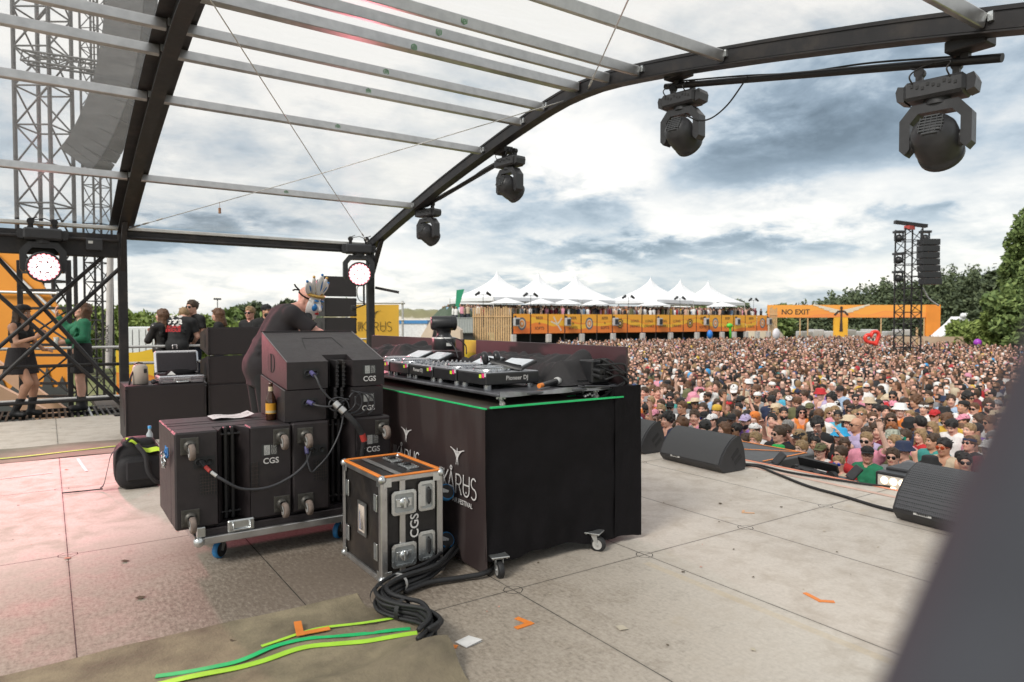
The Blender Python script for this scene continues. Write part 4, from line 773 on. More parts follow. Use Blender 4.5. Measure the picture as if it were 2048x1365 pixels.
for v, z, h in ((3.665, .495, .125), (4.40, .535, .118)):
    x = -ey; k = (banner_x(v, z+.05)-banner_x(v, z-.15))/.2; y = V3((k, 0, 1)); y /= np.linalg.norm(y); dx = banner_x(v-.2, z)-banner_x(v+.2, z); x = V3((dx/.4, -1, 0)); x /= np.linalg.norm(x); n_ = np.cross(x, y)
    logo(V3((banner_x(v, z), v, z))+n_*.012, x, y, h, lw, bn, .075, True)
b = B(); b.box((2.095, 5.5, .985), (.012, 4.3, .008)); b.box((2.66, 3.365, .988), (1.05, .02, .010)); b.box((3.0, 3.6, .987), (.2, .02, .004)); b.build('green_edge', green_tape, t, True)
b = B(); b.prism([(0, 0), (.1, -.015), (.1, .005), (0, .012)], (2.16, 3.40, .075), ex, ez, (0, .05, 0)); b.build('plywood_edge', mat('bare plywood', (.55, .33, .17), .7), t, True)
for u, v in ((2.17, 3.34), (2.93, 3.36), (2.2, 7.4), (3.0, 7.4)): caster((u, v, .125), -ez, (-.25, -.97, 0) if v < 4 and u < 2.5 else (.5, -.85, 0), t, .052, black_rubber)
t2 = thing('front_panel', (3.26, 5.6, 1.0), 'dark plum coloured front panel of the DJ desk facing the crowd, nearer half', 'panel', 'front panels of the DJ desk'); pm = mat('dark plum panel', (.055, .034, .036), .45, 0, .12, 3)
b = B(); b.box((3.262, 4.39, 1.165), (.02, 1.97, .31), ch=.003); b.build('board', pm, t2, True)
b = B(); b.box((3.262, 6.72, 1.165), (.02, 2.2, .31), ch=.003); t3 = tag(b.build('front_panel', pm), 'dark plum front panel of the DJ desk, farther half behind the camera dome', 'panel', 'front panels of the DJ desk')
b = B(); b.box((3.272, 5.46, 1.18), (.012, .30, .27), ch=.003); tag(b.build('front_panel', mat('yellow panel', (.78, .55, .05), .5)), 'small yellow panel showing between the two dark front panels', 'panel', 'front panels of the DJ desk')
b = B(); b.box((3.15, 6.35, 1.22), (.02, 1.5, .02)); b.box((3.15, 6.35, 1.19), (.03, 1.5, .012)); [b.box((3.14, 5.8+.1*k, 1.19), (.03, .03, .02)) for k in range(8)]; tag(b.build('power_rail', mat('plum metal strip', (.18, .11, .11), .4, .3)), 'thin metal rail of sockets along the farther front panel', 'rail')
# rolling board with the decks
t = thing('rolling_board', (2.75, 4.6, .985), 'thin black rolling board carrying the decks on the riser', 'board')
b = B(); b.box((2.77, 4.72, 1.047), (1.08, 2.58, .022), ch=.006); b.build('board', mat('scuffed foil board', (.10, .10, .11), .35, .3, .5, 6, .3, 25), t, True)
P = [[(2.24+.95*i/24, 3.425-.012*math.sin(i*.7), 1.062-.026*j/3+.008*math.sin(i*.55+1)*(1-j/3)) for i in range(25)] for j in range(4)]; b = B(); b.grid(P); b.build('foil_edge', mat('crinkled foil', (.30, .30, .33), .3, .5, .4, 9, .6, 18), t, True, fix=False)
for u, v in ((2.27, 3.46), (3.02, 3.46), (2.3, 5.9), (3.2, 5.9)): caster((u, v, 1.037), -ez, (.3, -.9, 0), t, .021, rubber)
chrome = mat('brushed jog wheel', (.42, .43, .45), .25, .8); deck_top = mat('deck top silver', (.40, .41, .43), .35, .55); knob = mat('grey knobs', (.25, .26, .28), .4)
def deck(v0, v1, label, side_logo=False, mixer=False):
    u0, u1, z0, z1 = 2.29, 2.71, 1.086, 1.162; t = thing('mixer' if mixer else 'media_player', ((u0+u1)/2, (v0+v1)/2, 1.058), label, 'mixer' if mixer else 'media player', None if mixer else 'media players on the rolling board'); w = v1-v0; vc = (v0+v1)/2; b = B()
    b.box(((u0+u1)/2, vc, (z0+z1)/2), (u1-u0, w-.006, z1-z0), ch=.006); b.build('body', plastic_black, t, True)
    b = B(); b.box(((u0+u1)/2, vc, z1+.002), (u1-u0-.012, w-.018, .005), ch=.002); b.build('faceplate', deck_top, t, True)
    if mixer:
        for i in range(5):
            for j in range(7): b = B(); b.cyl((u0+.14+.04*j, v0+.05+.066*i, z1+.004), (u0+.14+.04*j, v0+.05+.066*i, z1+.026), .009, .007, n=10); b.build('knob', knob if (i+j) % 3 else alu_dull, t, True)
            b = B(); b.box((u0+.075, v0+.05+.066*i, z1+.012), (.018, .026, .014), ch=.003); b.build('fader', knob, t, True)
    else:
        b = B(); c = (u0+.16, vc, z1+.004); b.lathe([(.128, 0), (.125, .012), (.108, .028), (.10, .03), (.098, .027), (0, .027)], c, ez, 40); [b.box((c[0]+.118*math.cos(a), c[1]+.118*math.sin(a), c[2]+.018), (.010, .010, .010)) for a in np.arange(44)*math.pi/22]; b.build('jog_wheel', chrome, t, True)
        b = B(); x_ = V3((.93, 0, .37)); y_ = ey; rm = np.array([x_, y_, np.cross(x_, y_)]).T; b.box((u1-.07, vc, z1+.035), (.16, w*.82, .02), rm, .004); sc = b.build('screen', plastic_black, t, True); b = B(); b.box(V3((u1-.07, vc, z1+.0475))+V3((0, 0, 0)), (.13, w*.70, .006), rm); b.build('screen_glass', mat('pale screen glare', (.62, .66, .70), .12, spec=.7), sc, True)
        b = B(); [b.cyl((u0+.05+.05*k, v0+.035, z1+.004), (u0+.05+.05*k, v0+.035, z1+.016), .011, n=12) for k in range(3)]; [b.box((u0+.20+.03*k, v1-.04, z1+.008), (.018, .02, .008)) for k in range(5)]; b.build('buttons', knob, t, True)
    for u in (u0+.04, u1-.05):
        for v in (v0+.045, v1-.045): b = B(); b.cyl((u, v, 1.058), (u, v, z0), .026, n=20); b.build('foot', chrome, t, True)
    b = B(); b.box((u0-.001, v0+.07, z1-.02), (.003, .026, .022), m=0); b.box((u0-.001, v0+.036, z1-.015), (.003, .03, .028), m=1); b.box((u0-.001, v0+.012, z1-.010), (.003, .02, .024), m=2)
    b.build('sticker', [mat('lime sticker', (.65, .85, .05), .6), mat('pink sticker', (.85, .04, .22), .6), paperw], t, True)
    if side_logo: text('Pioneer DJ', .040, white_paint, t, (u0+.24, v0+.0025, z1-.036), ex, ez, 'logo', .012)
    if mixer: text('Pioneer DJ', .036, white_paint, t, (u0-.0005, vc+.04, z1-.034), -ey, ez, 'logo', .012)
    return t
deck(3.66, 4.03, 'black media player nearest the camera, under the headphones', True)
deck(4.045, 4.375, 'black media player between the headphones and the mixer')
deck(4.39, 4.775, 'black club mixer with rows of knobs in the middle of the decks', mixer=True)
deck(4.79, 5.13, 'black media player just past the mixer, before the camera dome'); deck(5.145, 5.49, 'farthest black media player, beside the slanted monitor cabinet')
# headphones
t = thing('headphones', (2.45, 3.85, 1.20), 'black headphones with a pink sticker lying on the nearest media player', 'headphones')
for k, c in enumerate(((2.43, 3.90, 1.245), (2.50, 3.86, 1.25))):
    b = B(); a = V3((.75, -.5, .2)); b.lathe([(0, -.022), (.036, -.020), (.046, -.008), (.046, .006), (.038, .02), (.02, .024), (0, .022)], c, a, 22); q = b.build('ear_cup', plastic_black, t, True)
    if k == 0: b = B(); n_ = -a/np.linalg.norm(a); b.box(V3(c)+n_*.026, (.004, .045, .04), np.array([n_, np.cross(ez, n_)/np.linalg.norm(np.cross(ez, n_)), ez]).T); b.build('sticker', mat('pale pink sticker', (.75, .30, .42), .6), q, True)
b = B(); P = bez([(2.44, 3.87, 1.235), (2.49, 3.78, 1.215), (2.54, 3.70, 1.195), (2.56, 3.66, 1.19)], 8); b.grid([[(p[0], p[1], p[2]-.018), (p[0]+.012, p[1]+.008, p[2]), (p[0], p[1], p[2]+.018)] for p in P]); b.build('headband', plastic_grey, t, True)
# handheld microphone
t = thing('hand_microphone', (2.72, 3.66, 1.06), 'black hand microphone with an orange tail on the foil edge of the board', 'microphone')
p0_, p1_ = V3((2.62, 3.52, 1.082)), V3((2.80, 3.60, 1.092)); d = (p1_-p0_)/np.linalg.norm(p1_-p0_); b = B(); b.cyl(p0_, p1_, .015, .020); b.build('handle', plastic_black, t, True); b = B(); b.lathe([(.02, 0), (.026, .01), (.027, .03), (.02, .05), (0, .057)], p1_, d, 16); b.build('head', alu_dull, t, True); b = B(); b.cyl(p0_-d*.03, p0_+d*.012, .0155); b.build('tail_cap', orange_tape, t, True)
# draped black cloth over gear
def drape(u0, u1, v0, v1, hfun, name, label, seed):
    r_ = random.Random(seed); ph = [r_.uniform(0, 6) for _ in range(12)]; nu, nv = 60, 110; P = []
    for j in range(nv+1):
        row = []
        for i in range(nu+1):
            s, q = i/nu, j/nv; v = v0+(v1-v0)*q; u = u0+(u1-u0)*s
            e = min(1, s*3.2, (1-s)*6)*min(1, q*9, (1-q)*9); e = e*e*(3-2*e)
            z = hfun(q, s)*e+.018*e*(math.sin(v*15+ph[0]+4*math.sin(u*5+ph[1]))+math.sin(u*19+v*9+ph[2])+.7*math.sin(v*31-u*17+ph[3]+2*math.sin(v*6)))*.8+.007*math.sin(v*60+u*20+ph[4]+3*math.sin(u*9))*e
            row.append((u+.03*math.sin(v*8+ph[5])*(1-s), v+.02*math.sin(u*9+ph[6]), 1.066+max(.002, z)))
        P.append(row)
    b = B(); b.grid(P); return tag(b.build(name, mat('crumpled black cloth', (.022, .02, .021), .78, 0, .3, 30, .15, 300), fix=False), label, 'cloth')
g = lambda x, c, w: math.exp(-((x-c)/w)**2)
drape(2.80, 3.22, 3.50, 5.2, lambda q, s: .115+.055*g(q, .09, .07)*g(s, .62, .3)+.045*math.sin(q*5+1.2)*.5+.03*s+.04*g(q, .55, .25), 'dust_cloth', 'crumpled black cloth over the gear at the near end of the desk', 3)
drape(2.66, 3.2, 5.55, 7.2, lambda q, s: .11+.06*g(q, .35, .2)+.03*s, 'dust_cloth', 'crumpled black cloth over the gear at the far end of the desk', 8)
# plug box and cable loops at the near end of the riser
t = thing('connector_box', (3.08, 3.6, 1.06), 'black box of multipin plugs and looping cables at the near desk corner', 'cables'); b = B(); b.box((3.12, 3.62, 1.15), (.16, .22, .16), ch=.01); b.box((3.02, 3.60, 1.08), (.14, .1, .03)); b.build('box', plastic_black, t, True)
b = B(); [b.cyl((3.06+.03*(k % 3), 3.52, 1.13+.035*(k//3)), (3.06+.03*(k % 3), 3.44, 1.12+.035*(k//3)), .016, n=10) for k in range(6)]; b.build('plug', black_rubber, t, True)
for k in range(6):
    b = B(); z = rnd.uniform(1.12, 1.25); j = lambda a: rnd.uniform(-a, a); b.tube(bez([(3.05+.02*k, 3.50, z), (3.10+j(.03), 3.42+j(.02), z+j(.05)), (3.18+j(.04), 3.39+j(.02), z-.02+j(.04)), (3.24+j(.03), 3.39+j(.02), 1.12+j(.04)), (3.22+j(.04), 3.40, 1.06+j(.02)), (3.12+j(.05), 3.42, 1.02)], 8), rnd.choice((.005, .008, .010)), 6); b.build('cable', black_rubber, t, True)
b = B(); b.tube(bez([(2.9, 3.42, 1.07), (3.05, 3.40, 1.062), (3.17, 3.39, 1.05), (3.22, 3.38, 1.0)], 8), .007, 6); b.tube(bez([(2.86, 3.44, 1.07), (3.02, 3.42, 1.05), (3.17, 3.40, 1.035)], 8), .007, 6); b.build('cable', cable_grey, t, True)
t = thing('clamp_block', (3.03, 3.55, .985), 'black and white clamp block on the riser under the rolling board', 'clamp'); b = B(); b.box((2.98, 3.5, 1.0), (.12, .08, .02), ch=.004); b.cyl((2.95, 3.5, 1.01), (2.95, 3.5, 1.035), .012); b.cyl((3.0, 3.46, 1.015), (3.0, 3.54, 1.015), .018); b.build('block', plastic_black, t, True); b = B(); [b.box((2.93+.02*k, 3.452, 1.0+.006*(k % 3)), (.012, .01, .012)) for k in range(6)]; b.build('stamp', white_paint, t, True)
# robot camera
t = thing('camera_dome', (2.9, 5.34, 1.2), 'black remote camera with a barrel head on a round base amid the decks', 'camera'); cx, cv = 2.9, 5.34
b = B(); b.lathe([(0, 0), (.10, 0), (.105, .008), (.105, .095), (.100, .108), (.085, .113), (0, .114)], (cx, cv, 1.24), ez, 32); b.build('base', plastic_black, t, True)
b = B(); b.lathe([(.1065, .098), (.1065, .106), (.098, .112)], (cx, cv, 1.24), ez, 32); b.build('ring', alu_dull, t, True)
b = B(); b.lathe([(.075, .11), (.06, .135), (.066, .17), (.09, .19)], (cx, cv, 1.24), ez, 28); b.build('neck', plastic_black, t, True)
b = B(); d = rt*.97+fw*.24; b.lathe([(0, -.115), (.05, -.113), (.062, -.10), (.064, .085), (.066, .10), (.05, .112), (0, .114)], V3((cx, cv, 1.475)), d, 28); hd = b.build('barrel', plastic_black, t, True)
b = B(); b.lathe([(.0655, .06), (.0662, .066)], V3((cx, cv, 1.475)), d, 28); b.lathe([(.046, .113), (.0, .116)], V3((cx, cv, 1.475)), d, 28); b.build('lens_window', mat('dark glossy window', (.03, .03, .035), .1, spec=.7), hd, True)
b = B(); q = V3((cx, cv, 1.29))-fw*.106+rt*.055; b.box(q, (.045, .004, .028), np.array([rt, fw, ez]).T); b.build('label', paperw, t, True); b = B(); b.tube(bez([V3((cx, cv, 1.345))-fw*.09, V3((cx, cv, 1.34))+rt*.12-fw*.06, V3((cx, cv, 1.28))+rt*.19, V3((cx, cv, 1.2))+rt*.2], 8), .005, 6); b.tube(bez([V3((cx, cv, 1.35))-fw*.1, V3((cx, cv, 1.27))+rt*.1-fw*.12, V3((cx, cv, 1.17))+rt*.14-fw*.15], 8), .005, 6); b.build('cable', cable_grey, t, True)
b = B(); b.box((cx-.03, cv+.03, 1.205), (.26, .34, .05), ch=.004); b.box((cx-.03, cv+.03, 1.135), (.2, .28, .10)); tag(b.build('equipment_box', mat('plum black box', (.06, .04, .042), .35, .2)), 'flat plum black box under the remote camera base', 'box')
# ================================================================== stage front: wedges, lamps, ramp
def wedge(p, rzv, w, label, sc=1.0, mesh=False):
    t = thing('wedge_monitor', p, label, 'speaker', 'wedge monitors along the stage front', rzv); y0, y1 = -w/2, w/2
    prof = [(.0, .008), (-.045, .06), (-.05, .085), (-.01, .17), (.05, .25), (.12, .315), (.20, .355), (.245, .345), (.30, .22), (.33, .05), (.31, .008)]
    prof = [(a*sc, c*sc) for a, c in prof]; b = B(); b.prism(prof, (0, y0, 0), ex, ez, (0, w, 0)); b.build('cabinet', plastic_grey, t)
    b = B(); gp = prof[2:7]; rows = [[(a-.006*sc, y, c+.004*sc) for a, c in gp] for y in (y0+.02, y1-.02)]; b.grid(rows); b.grid([[(a-.0, y0+.02, c) for a, c in gp], rows[0]]); b.grid([[(a, y1-.02, c) for a, c in gp], rows[1]]); b.build('grille', perf_grey if mesh else foam, t)
    for s, yy in ((-1, y0), (1, y1)):
        for k in (0, 1): b = B(); b.prism([(.13+.04*k, .10-.045*k), (.22+.03*k, .185-.045*k), (.245+.02*k, .16-.045*k), (.155+.035*k, .075-.045*k)] if 0 else [((.11+.045*k)*sc, (.155-.055*k)*sc), ((.205+.045*k)*sc, (.235-.06*k)*sc), ((.225+.045*k)*sc, (.20-.06*k)*sc), ((.13+.045*k)*sc, (.12-.055*k)*sc)], (0, yy-s*.004, 0), ex, ez, (0, s*.006, 0)); b.build('handle_slot', black_rubber, t)
    b = B(); n_ = V3((-.35, 0, .1)); b.box((-.047*sc, y1-.22, .082*sc), (.006, .13, .022)); q = b.build('badge', paperw, t); b = B(); [b.box((-.051*sc, y1-.22+.012*(k-3), .082*sc), (.003, .006+.003*(k % 2), .012)) for k in range(7)]; b.build('badge_print', paperk, q)
    return t
foam = mat('charcoal monitor foam', (.055, .057, .06), .7, 0, .12, 12, .2, 500)
m_ = perf.copy(); m_.name = 'grey perforated grille'; perf_grey = m_
for nd in m_.node_tree.nodes:
    if nd.type == 'TEX_VORONOI': nd.inputs['Scale'].default_value = 75
    if nd.type == 'MIX' and nd.inputs[6].default_value[0] > .02: nd.inputs[6].default_value = (.06, .062, .068, 1); nd.inputs[7].default_value = (.08, .082, .09, 1)
wedge((5.455, 4.74, 0), -.04, .82, 'charcoal wedge monitor in full view right of the desk with two side slots')
wedge((5.50, 5.86, 0), -.02, .82, 'charcoal wedge monitor half hidden behind the black desk corner')
wedge((5.24, 2.22, 0), -.10, .76, 'wedge monitor with perforated grille nearest the blurred pole', 1.16, True)
t = thing('blinder_lamp', (6.28, 3.0, -.12), 'lit blinder panel with rows of warm round lamps behind the nearest wedge monitor', 'stage light'); b = B(); b.box((6.38, 2.98, -.04), (.14, .66, .30), ch=.01); b.build('housing', plastic_black, t, True)
b = B(); b.box((6.305, 2.98, -.04), (.012, .60, .25)); fp = b.build('reflector', mat('pale reflector', (.55, .52, .48), .4), t, True)
for j in range(3):
    for i in range(7): b = B(); b.lathe([(.034, 0), (.030, .010), (0, .014)], (6.299, 2.74+.08*i, -.12+.08*j), -ex, 14); b.build('lamp', mat('warm lit lamp', (1, .80, .58), .4, emit=1.25), fp, True)
b = B(); b.box((6.66, 2.92, .11), (.4, .75, .05), ch=.012); b.box((6.7, 2.92, -.1), (.2, .65, .38)); tag(b.build('flat_case', plastic_grey), 'low grey flat topped case behind the lit blinder panel', 'case')
t = thing('batten_lamp', (6.42, 4.0, -.1), 'black batten lamp with a barrel body on the stage lip before the crowd', 'stage light'); b = B(); b.cyl((6.36, 3.76, -.05), (6.36, 4.14, -.03), .042, n=18); b.build('barrel', plastic_grey, t, True); b = B(); b.bar((6.43, 3.74, .03), (6.43, 4.16, .05), .025, .10, (-.5, 0, 1)); b.build('hood', plastic_black, t, True); b = B(); [b.cyl((6.312, 3.84+.11*k, -.04), (6.320, 3.84+.11*k, -.04), .035, n=14) for k in range(3)]; [b.cyl((6.33, v, -.04), (6.39, v, -.04), .055, n=16) for v in (3.76, 4.14)]; b.build('end_cap', black_rubber, t, True)
b = B(); b.box((6.36, 3.95, -.19), (.18, .4, .2)); b.build('bracket', black_steel, t, True)
for k, (v, l) in enumerate(((4.42, 'black tilted panel lamp on the stage lip left of the batten lamp'), (3.60, 'black tilted panel lamp on the stage lip beside the lit blinder'))):
    t = thing('strobe_panel', (6.4, v, 0), l, 'stage light', 'tilted panel lamps on the stage lip'); b = B(); b.bar((6.38, v, -.03), (6.45, v-.07, .09), .10, .03, (-.7, 0, .7), .008); b.build('panel', plastic_grey, t, True); b = B(); b.box((6.34, v+.03, -.03), (.10, .15, .02), ch=.006); b.box((6.36, v, -.14), (.12, .15, .2)); b.build('base', plastic_black, t, True)
t = thing('low_riser', (6.7, 5.0, -.3), 'low black riser with crossed orange tape beyond the stage lip', 'riser'); b = B(); b.box((6.72, 5.02, -.21), (.9, 1.15, .40), ch=.01); b.build('deck', mat('black riser top', (.05, .05, .052), .5), t, True); b = B()
for a, c in (((6.3, 4.5), (7.1, 4.52)), ((6.3, 5.5), (7.1, 4.6)), ((7.1, 4.5), (7.14, 5.55)), ((6.3, 4.75), (7.1, 5.5))): b.bar((*a, -.006+.0005*a[1]), (*c, -.006+.0005*a[1]), .022, .004)
b.build('orange_tape', orange_tape, t, True)
loose('floor_cable', [(5.86, 4.5, .02), (6.02, 4.35, .014), (5.98, 4.0, .014), (6.05, 3.6, .014), (6.12, 3.3, .014), (6.26, 3.15, .0)], .011, 'black cable along the orange stage edge to the blinder', group='floor cables along the stage front')
loose('floor_cable', [(5.86, 4.48, .02), (5.95, 4.30, .014), (5.82, 4.0, .014), (5.62, 3.55, .014), (5.55, 3.2, .014), (5.45, 2.8, .014), (5.45, 2.55, .02)], .013, 'black cable curving over the deck to the nearest wedge monitor', group='floor cables along the stage front')
# ================================================================== people: signed distance bodies turned into continuous meshes
class SDF:
    def __init__(s): s.o = []; s.lo = np.full(3, 1e9); s.hi = -s.lo
    def _b(s, lo, hi, grow): 
        if grow: s.lo = np.minimum(s.lo, lo); s.hi = np.maximum(s.hi, hi)
        return lo, hi
    def cap(s, a, b, ra, rb=None, k=.03, sub=False):
        a, b = V3(a), V3(b); rb = ra if rb is None else rb; m = max(ra, rb)
        s.o.append(('c', (a, b, ra, rb), k, sub, *s._b(np.minimum(a, b)-m, np.maximum(a, b)+m, not sub))); return s
    def ell(s, c, r, k=.03, rot=None, sub=False):
        c, r = V3(c), V3(r)*np.ones(3); m = r if rot is None else np.ones(3)*r.max()
        s.o.append(('e', (c, r, rot), k, sub, *s._b(c-m, c+m, not sub))); return s
    def plane(s, n, p): n = V3(n); s.o.append(('p', (n/np.linalg.norm(n), V3(p)), 0, True, None, None)); return s
    def mesh(s, h):
        lo, hi = s.lo-2.2*h, s.hi+2.2*h; N = np.ceil((hi-lo)/h).astype(int)+1; ax = [lo[i]+h*np.arange(N[i]) for i in range(3)]; F = np.full(N, .3, np.float32)
        for kind, q, k, sub, a, b in s.o:
            if kind == 'p':
                n, p = q; D = (ax[0]-p[0])[:, None, None]*n[0]+(ax[1]-p[1])[None, :, None]*n[1]+(ax[2]-p[2])[None, None, :]*n[2]; np.maximum(F, D, out=F); continue
            pad = k+3*h; i0 = np.maximum(0, np.floor((a-pad-lo)/h).astype(int)); i1 = np.minimum(N, np.ceil((b+pad-lo)/h).astype(int)+1)
            if (i1 <= i0).any(): continue
            sl_ = tuple(slice(i0[i], i1[i]) for i in range(3)); X = ax[0][sl_[0]][:, None, None]; Y = ax[1][sl_[1]][None, :, None]; Z = ax[2][sl_[2]][None, None, :]
            if kind == 'c':
                A, Bp, ra, rb = q; d = Bp-A; L2 = max(d@d, 1e-9); t = np.clip(((X-A[0])*d[0]+(Y-A[1])*d[1]+(Z-A[2])*d[2])/L2, 0, 1)
                D = np.sqrt((X-A[0]-t*d[0])**2+(Y-A[1]-t*d[1])**2+(Z-A[2]-t*d[2])**2)-(ra+(rb-ra)*t)
            else:
                c, r, rot = q; x, y, z = X-c[0], Y-c[1], Z-c[2]
                if rot is not None: x, y, z = (x*rot[0, i]+y*rot[1, i]+z*rot[2, i] for i in range(3))
                k0 = np.sqrt((x/r[0])**2+(y/r[1])**2+(z/r[2])**2)+1e-9; k1 = np.sqrt((x/r[0]**2)**2+(y/r[1]**2)**2+(z/r[2]**2)**2)+1e-9; D = k0*(k0-1)/k1
            G = F[sl_]
            if sub: D = -D; hh = np.maximum(k-np.abs(G-D), 0)/max(k, 1e-6); F[sl_] = np.maximum(G, D)+hh*hh*k/4
            else: hh = np.maximum(k-np.abs(G-D), 0)/max(k, 1e-6); F[sl_] = np.minimum(G, D)-hh*hh*k/4
        return nets(F, lo, h)
def nets(F, lo, h):
    I = F < 0; n = np.array(F.shape); cnt = sum(I[a:n[0]-1+a, b:n[1]-1+b, c:n[2]-1+c].astype(np.int8) for a in (0, 1) for b in (0, 1) for c in (0, 1))
    act = (cnt > 0) & (cnt < 8); ij = np.argwhere(act); idx = np.full(act.shape, -1, np.int64); idx[act] = np.arange(len(ij))
    acc = np.zeros((len(ij), 3)); num = np.zeros(len(ij)); cs = [(a, b, c) for a in (0, 1) for b in (0, 1) for c in (0, 1)]
    val = {c: F[ij[:, 0]+c[0], ij[:, 1]+c[1], ij[:, 2]+c[2]] for c in cs}
    for c in cs:
        for x in range(3):
            if c[x] == 0:
                e = list(c); e[x] = 1; f0, f1 = val[c], val[tuple(e)]; m = (f0 < 0) != (f1 < 0); t = f0[m]/(f0[m]-f1[m]); p = np.tile(np.array(c, float), (m.sum(), 1)); p[:, x] = t; acc[m] += p; num[m] += 1
    V = lo+h*(ij+acc/num[:, None]); Q = []
    for x in range(3):
        y, z = (x+1) % 3, (x+2) % 3; s0 = [slice(1, -1)]*3; s0[x] = slice(0, -1); s1 = [slice(1, -1)]*3; s1[x] = slice(1, None)
        a, b = I[tuple(s0)], I[tuple(s1)]; w_ = np.argwhere(a != b); g = w_+1; g[:, x] -= 1; flip = a[tuple(w_.T)]
        q = []
        for dy, dz in ((0, 0), (1, 0), (1, 1), (0, 1)): c = g.copy(); c[:, y] -= dy; c[:, z] -= dz; q.append(idx[tuple(c.T)])
        q = np.stack(q, 1); q[~flip] = q[~flip][:, ::-1]; Q.append(q)
    return V, np.concatenate(Q)
def np_mesh(name, V, Q, mats=1, mi=None, smooth=True):
    me = bpy.data.meshes.new(name); me.vertices.add(len(V)); me.vertices.foreach_set('co', np.asarray(V, np.float32).ravel()); k = Q.shape[1]
    me.loops.add(Q.size); me.loops.foreach_set('vertex_index', Q.ravel().astype(np.int32)); me.polygons.add(len(Q)); me.polygons.foreach_set('loop_start', np.arange(0, Q.size, k, dtype=np.int32))
    me.update(calc_edges=True); me.polygons.foreach_set('use_smooth', np.full(len(Q), smooth)); [me.materials.append(None) for _ in range(mats)]
    if mi is not None: me.polygons.foreach_set('material_index', np.asarray(mi, np.int32))
    me.update(); return me
def rot3(yaw=0, pitch=0, roll=0):   # facing +X; pitch > 0 looks up
    a, b, c = R(yaw), R(pitch), R(roll); return np.array(Mx.Rotation(a, 3, 'Z') @ Mx.Rotation(-b, 3, 'Y') @ Mx.Rotation(c, 3, 'X'))
def head_prims(s, H, Rm, w=1.0, neck=None):
    P = lambda *p: H+Rm@(V3(p)*w); E = lambda c, r, k=.02, sub=False: s.ell(P(*c), V3(r)*w, k, Rm, sub)
    E((-.012, 0, .035), (.098, .075, .090)); E((.018, 0, -.035), (.074, .062, .080), .03); E((.060, 0, -.090), (.026, .030, .022), .03); E((-.0, 0, -.055), (.062, .056, .052), .03)
    for y in (-1, 1): E((.080, .034*y, .012), (.020, .019, .013), .012, True); E((.074, .036*y, -.022), (.022, .02, .018), .02); E((.001, .076*y, -.004), (.020, .009, .030), .006)
    s.cap(P(.070, -.03, .034), P(.070, .03, .034), .016*w, k=.015); s.cap(P(.086, 0, .018), P(.107, 0, -.026), .0085*w, .013*w, .010); E((.084, 0, -.058), (.015, .026, .013), .008)
    if neck is not None: s.cap(P(-.022, 0, -.05), neck, .054*w, .060*w, .03)
STAND = dict(pelvis=(0, 0, .97), chest=(.0, 0, 1.34), neck=(-.015, 0, 1.475), head=(.02, 0, 1.63), shL=(-.01, .175, 1.42), shR=(-.01, -.175, 1.42), elL=(-.02, .235, 1.14), elR=(-.02, -.235, 1.14), wrL=(.06, .235, .90), wrR=(.06, -.235, .90),
             hipL=(0, .09, .93), hipR=(0, -.09, .93), knL=(.03, .105, .50), knR=(.03, -.105, .50), anL=(-.02, .11, .085), anR=(-.02, -.11, .085))
def limbs(s, J, g=0, arm=True, leg=True, fem=False):
    for d in 'LR':
        if arm: s.cap(J['sh'+d], J['el'+d], .050-.006*fem+g, .040-.005*fem+g, .035); s.cap(J['el'+d], J['wr'+d], .040-.004*fem+g, .027-.003*fem+g, .02)
        if leg:
            s.cap(J['hip'+d], J['kn'+d], .088+g, .056+g, .04); s.cap(J['kn'+d], J['an'+d], .056+g, .037+g, .025)
            c = J['kn'+d]*.68+J['an'+d]*.32+V3((-.022, 0, 0)); s.ell(c, (.047+g, .044+g, .12), .03)
def torso(s, J, g=0, fem=False):
    p, c, n = J['pelvis'], J['chest'], J['neck']; lat = J['shL']-J['shR']; lat = lat/np.linalg.norm(lat); up = (c-p)/np.linalg.norm(c-p); f = np.cross(lat, up); w = p+(c-p)*.42; nr = .93 if fem else 1
    for y in (-1, 1):
        s.cap(c-up*.03+lat*y*.072*nr, w+lat*y*(.050 if fem else .062), .104*nr+g, (.082 if fem else .094)+g, .05); s.cap(J['neck']-up*.02, J['sh'+('L' if y > 0 else 'R')]*.9+c*.1, .048+g*.7, .056+g*.8, .05)
        if fem: s.ell(c-up*.05+lat*y*.075+f*.075, (.068+g, .066+g, .064+g), .04)
        s.ell(J['sh'+('L' if y > 0 else 'R')], .058+g, .04)
    s.cap(p-lat*.065, p+lat*.065, (.118 if fem else .112)+g, k=.05); s.cap(w, p, .098+g, .105+g, .05); s.cap(J['shL']*.72+J['shR']*.28, J['shR']*.72+J['shL']*.28, .082*nr+g, k=.05)
    return lat, up, f, w
def hand(curl=.35, spread=.0, h=.0055):
    s = SDF()
    for y in (-.028, -.009, .010, .029): s.cap((0, y*.6, 0), (.085, y, 0), .0165, .0125, .02)
    for y, l, i in ((-.031, .062, 0), (-.010, .074, 1), (.011, .078, 2), (.031, .068, 3)):
        p = V3((.085, y, 0)); a = 0; d0 = y*spread*6
        for q in (.46, .30, .24): a += curl*(1.0 if q > .4 else 1.25); e = p+l*q*V3((math.cos(a)*math.cos(d0), math.sin(d0), -math.sin(a))); s.cap(p, e, .0092, .0085, .004); p = e
    s.cap((.02, .02, -.004), (.050, .050, -.012), .014, .0105, .015); s.cap((.050, .050, -.012), (.078, .062, -.022-.02*curl), .0105, .008, .004); s.cap((-.035, 0, 0), (.02, 0, 0), .024, .022, .015)
    return s.mesh(h)
HANDS = {}
